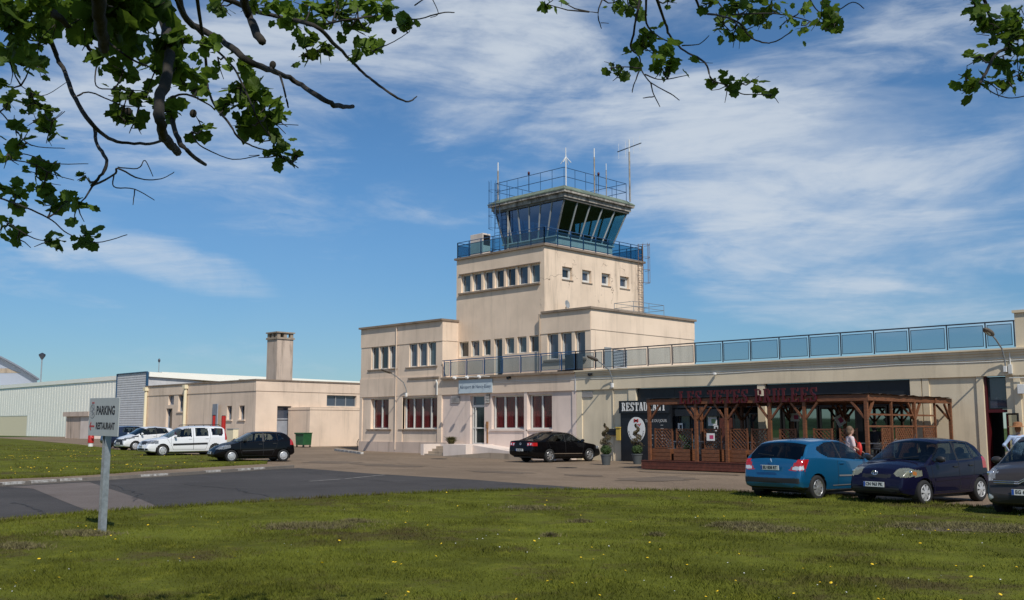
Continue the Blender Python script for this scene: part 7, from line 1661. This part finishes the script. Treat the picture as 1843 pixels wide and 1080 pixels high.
while cnt < 160:
    q = random.choice(LBp)+SUN_DIR*random.uniform(.6, 4.5)+rnd(.45); v = q-STN; f_ = v.dot(AX_F)
    if f_ > .3 and math.atan2(v.z, f_) < R_(29) and abs(v.dot(AX_R)) < f_*.58+.3: continue
    if v.length < 1.6: continue
    CLV.add(q, rnd()+Vector((0, 0, -.5)), Vector((0, 0, 1))+rnd(.5), random.uniform(.10, .17)); cnt += 1
tr = tk.build('trunk', 'bark', TREE, smooth=True, world=TREE_AT)
for sb in SBS: sb.build('seed_ball', 'bark', tr, world=TREE_AT)
LV.build('crown', 'leaf', TREE, TREE_AT); CLV.build('crown', 'leaf', TREE, TREE_AT)

# ================================================================ grass, dandelions, daisies, dug-up turf
def pip_np(P, poly):
    x, y = P[:, 0], P[:, 1]; c = np.zeros(len(P), bool); n = len(poly)
    for i in range(n):
        x1, y1 = poly[i]; x2, y2 = poly[(i+1) % n]
        if y1 == y2: continue
        hit = ((y1 > y) != (y2 > y)) & (x < (x2-x1)*(y-y1)/(y2-y1)+x1); c ^= hit
    return c
def wedge(n, d0, d1, pw):
    u = RNG.random(n); 
    e = 2-pw; d = (d0**e+(d1**e-d0**e)*u)**(1/e) if abs(e) > .01 else d0*(d1/d0)**u
    t = (RNG.random(n)*2-1)*.78
    F = np.array([-S2, S2]); Rr = np.array([S2, S2]); return d[:, None]*F+(d*t)[:, None]*Rr, d
gzv = np.vectorize(gz)
def blades(name, n, d0, d1, pw, poly, h0, h1, label, base=.05):
    P, d = wedge(n, d0, d1, pw); k = pip_np(P, poly); P, d = P[k], d[k]; n = len(P)
    # tufty height field
    cell = np.sin(P[:, 0]*1.7+np.sin(P[:, 1]*1.3)*1.9)*np.sin(P[:, 1]*2.1+np.sin(P[:, 0]*.9)*1.5)
    h = (h0+(h1-h0)*RNG.random(n)**2)*(1+.45*cell); w = np.maximum(.0035, .00028*d)*(1+RNG.random(n))*.8
    a = RNG.random(n)*2*np.pi; lean = RNG.random(n)*.9*h; la = RNG.random(n)*2*np.pi
    z = np.interp(P[:, 0], [-400, -120, -62, -54, -36, -20, -15, 400], [1.2, .5, .3, .17, 0, 0, -.08, -.08])+base-.01
    V = np.zeros((n, 4, 3)); 
    V[:, 0, 0] = P[:, 0]-np.cos(a)*w; V[:, 0, 1] = P[:, 1]-np.sin(a)*w; V[:, 0, 2] = z
    V[:, 1, 0] = P[:, 0]+np.cos(a)*w; V[:, 1, 1] = P[:, 1]+np.sin(a)*w; V[:, 1, 2] = z
    V[:, 2, 0] = P[:, 0]+np.cos(la)*lean*.35+np.cos(a)*w*.6; V[:, 2, 1] = P[:, 1]+np.sin(la)*lean*.35+np.sin(a)*w*.6; V[:, 2, 2] = z+h*.6
    V[:, 3, 0] = P[:, 0]+np.cos(la)*lean; V[:, 3, 1] = P[:, 1]+np.sin(la)*lean; V[:, 3, 2] = z+h
    me = bpy.data.meshes.new(name); me.vertices.add(n*4); me.vertices.foreach_set('co', V.reshape(-1).astype(np.float32))
    F = (np.arange(n)[:, None]*4+np.array([[0, 1, 2, 0, 2, 3]])).reshape(-1); me.loops.add(n*6); me.loops.foreach_set('vertex_index', F.astype(np.int32))
    me.polygons.add(n*2); me.polygons.foreach_set('loop_start', (np.arange(n*2)*3).astype(np.int32)); me.polygons.foreach_set('loop_total', np.full(n*2, 3, np.int32)); me.update(); me.validate()
    me.materials.append(MATS['blade']); o = bpy.data.objects.new(name, me); COL.objects.link(o); o['kind'] = 'stuff'; o['label'] = label; o['category'] = 'grass'; return o
blades('grass', 470000, 8.3, 30, 1.9, lawn_poly, .018, .055, 'mown lawn grass in the foreground')
blades('grass', 90000, 27, 75, 1.8, island, .03, .075, 'grass of the lawn island before the parked cars')
# longer fringe at the lawn edge
def fringe(edge, n, name, label, wd=.25):
    E_ = [Vector((*p, 0)) for p in edge]; g = MB()
    for _ in range(n):
        i = random.randrange(len(E_)-1); p = E_[i].lerp(E_[i+1], random.random())+Vector((random.gauss(0, wd*.4), random.gauss(0, wd*.4), 0)); h = random.uniform(.05, .13); a = random.uniform(0, 2*PI); w = Vector((math.cos(a), math.sin(a), 0))*.012
        z = gz(p.x)+.02; tip = p+Vector((random.gauss(0, .04), random.gauss(0, .04), z+h)); b = p+Vector((0, 0, z)); g.add([b-w, b+w, tip], [(0, 1, 2)])
    o = g.build(name, 'blade'); o['kind'] = 'stuff'; o['label'] = label; o['category'] = 'grass'
fringe([p for p in lawn_edge if p[0] > -22], 9000, 'grass', 'ragged grass along the edge of the foreground lawn')
fringe(isl_edge, 3000, 'grass', 'ragged grass along the edge of the lawn island')
mat('dandelion', (.75, .50, .01), .6); mat('daisy', (.70, .70, .66), .6); mat('stalk', (.08, .12, .03), .7)
def flowers(name, n, d0, d1, pw, poly, rad, hmax, m, label, cat, pts=(), clump=0, base=.05):
    P, d = wedge(n*4, d0, d1, pw); P = P[pip_np(P, poly)]
    if clump:
        cell = np.array([noise.noise(Vector((p[0]*.35, p[1]*.35, 5.5))) for p in P]); P = P[cell > clump]
    P = [tuple(p) for p in P[:n]]+list(pts); g = MB()
    for x, y in P:
        r = rad*random.uniform(.65, 1.15); z = gz(x)+base+random.uniform(.3, 1)*hmax; tl = Vector((random.gauss(0, .3), random.gauss(0, .3), 1)).normalized(); c = Vector((x, y, z)); u = tl.orthogonal().normalized(); v = tl.cross(u); k = 7
        ring_ = [c+(u*math.cos(2*PI*i/k)+v*math.sin(2*PI*i/k))*r for i in range(k)]; g.add(ring_+[c+tl*r*.45, c-tl*r*.3], [(i, (i+1) % k, k) for i in range(k)]+[((i+1) % k, i, k+1) for i in range(k)])
        g.bar(c-tl*r*.2, (x, y, gz(x)+base-.01), .003, .003, 1)
    o = g.build(name, [m, 'stalk']); o['kind'] = 'stuff'; o['label'] = label; o['category'] = cat
q = [(378, 1056), (208, 961), (200, 957), (695, 1056), (730, 1055), (735, 1054), (828, 1052), (712, 1000), (722, 1001), (708, 1003), (580, 1002), (1270, 1058), (1590, 1062), (1495, 1037), (1728, 1066), (1800, 1058), (1655, 965), (1657, 969), (1535, 965), (1505, 1040), (1445, 1008), (1410, 1020), (1330, 985), (1720, 1006), (1770, 1010), (985, 1032), (730, 932), (785, 990), (1165, 990), (1580, 1060), (1215, 886), (1225, 888), (1240, 887)]
q3 = [tuple(onZ(a, b, .09)[:2]) for a, b in q]
flowers('dandelions', 105, 9, 27, 1.2, lawn_poly, .019, .07, 'dandelion', 'yellow dandelions scattered over the foreground lawn', 'flowers', q3, clump=-.15)
flowers('dandelions', 900, 28, 62, 1.2, island, .030, .09, 'dandelion', 'yellow dandelions on the lawn island before the parked cars', 'flowers', clump=.02)
flowers('daisies', 120, 9, 28, 1.5, lawn_poly, .010, .03, 'daisy', 'tiny white daisies in the foreground lawn', 'flowers', clump=.05)
mat('dug_earth', (.11, .085, .045), .95, var=.6, vscale=18, bump=.8, bscale=30); mat('dead_grass', (.16, .14, .055), .9, var=.6, vscale=10)
def mound(px, py, wpx, hz, seed):
    c = onG(px, py, .05); s = (c-STN).dot(AX_F)/1834; Lr = wpx*s/2; rnd_ = random.Random(seed); g = MB(); n, m_ = 26, 10; V = []
    n, m_ = 34, 14; E_ = []
    for i in range(n+1):
        for j in range(m_+1):
            u, v = 2.4*i/n-1.2, 2.4*j/m_-1.2; e = max(0, 1-u*u-v*v+.55*noise.noise(Vector((u*2.2, v*2.2, seed*1.7)))); E_.append(e); x = AX_R*u*Lr+AX_F*v*Lr*.6
            hgt = .55*hz*min(1, e)**1.2*(.45+1.1*abs(noise.noise(Vector((u*6, v*5, seed)))))+.010*noise.noise(Vector((u*19, v*15, seed)))
            q_ = c+x; V.append(Vector((q_.x, q_.y, gz(q_.x)+.05+hgt-.02+.02*min(1, e*3))))
    g.add(V, [f for f in [(i*(m_+1)+j, (i+1)*(m_+1)+j, (i+1)*(m_+1)+j+1, i*(m_+1)+j+1) for i in range(n) for j in range(m_)] if min(E_[k] for k in f) > .10], 0)
    for _ in range(int(1400*min(2, wpx/120))):
        u, v = rnd_.gauss(0, .55), rnd_.gauss(0, .55); e = max(0, 1-u*u-v*v); p = Vector((0, 0, gz((c+AX_R*u*Lr+AX_F*v*Lr*.6).x)+.05-c.z))+c+AX_R*u*Lr+AX_F*v*Lr*.6+Vector((0, 0, hz*e*.5)); a = rnd_.uniform(0, 6.3); w = Vector((math.cos(a), math.sin(a), 0))*.006; t_ = p+Vector((rnd_.gauss(0, .04), rnd_.gauss(0, .04), rnd_.uniform(.02, .07))); g.add([p-w, p+w, t_], [(0, 1, 2)], 1)
    o = g.build('dug_turf', ['dug_earth', 'dead_grass'], smooth=True); o['kind'] = 'stuff'; o['label'] = 'patch of scratched-up brown turf on the foreground lawn'; o['category'] = 'turf'
for i, (px, py, w, h) in enumerate([(560, 948, 170, .07), (510, 952, 70, .09), (640, 940, 60, .05), (1345, 948, 110, .10), (1300, 947, 50, .08), (1390, 955, 120, .05), (1630, 948, 60, .07), (1730, 950, 260, .07), (1820, 956, 120, .06), (150, 962, 110, .05), (30, 985, 90, .06), (990, 966, 30, .05), (1180, 965, 30, .04), (1045, 940, 40, .04), (960, 915, 110, .03)]): mound(px, py, w, h, i+2)
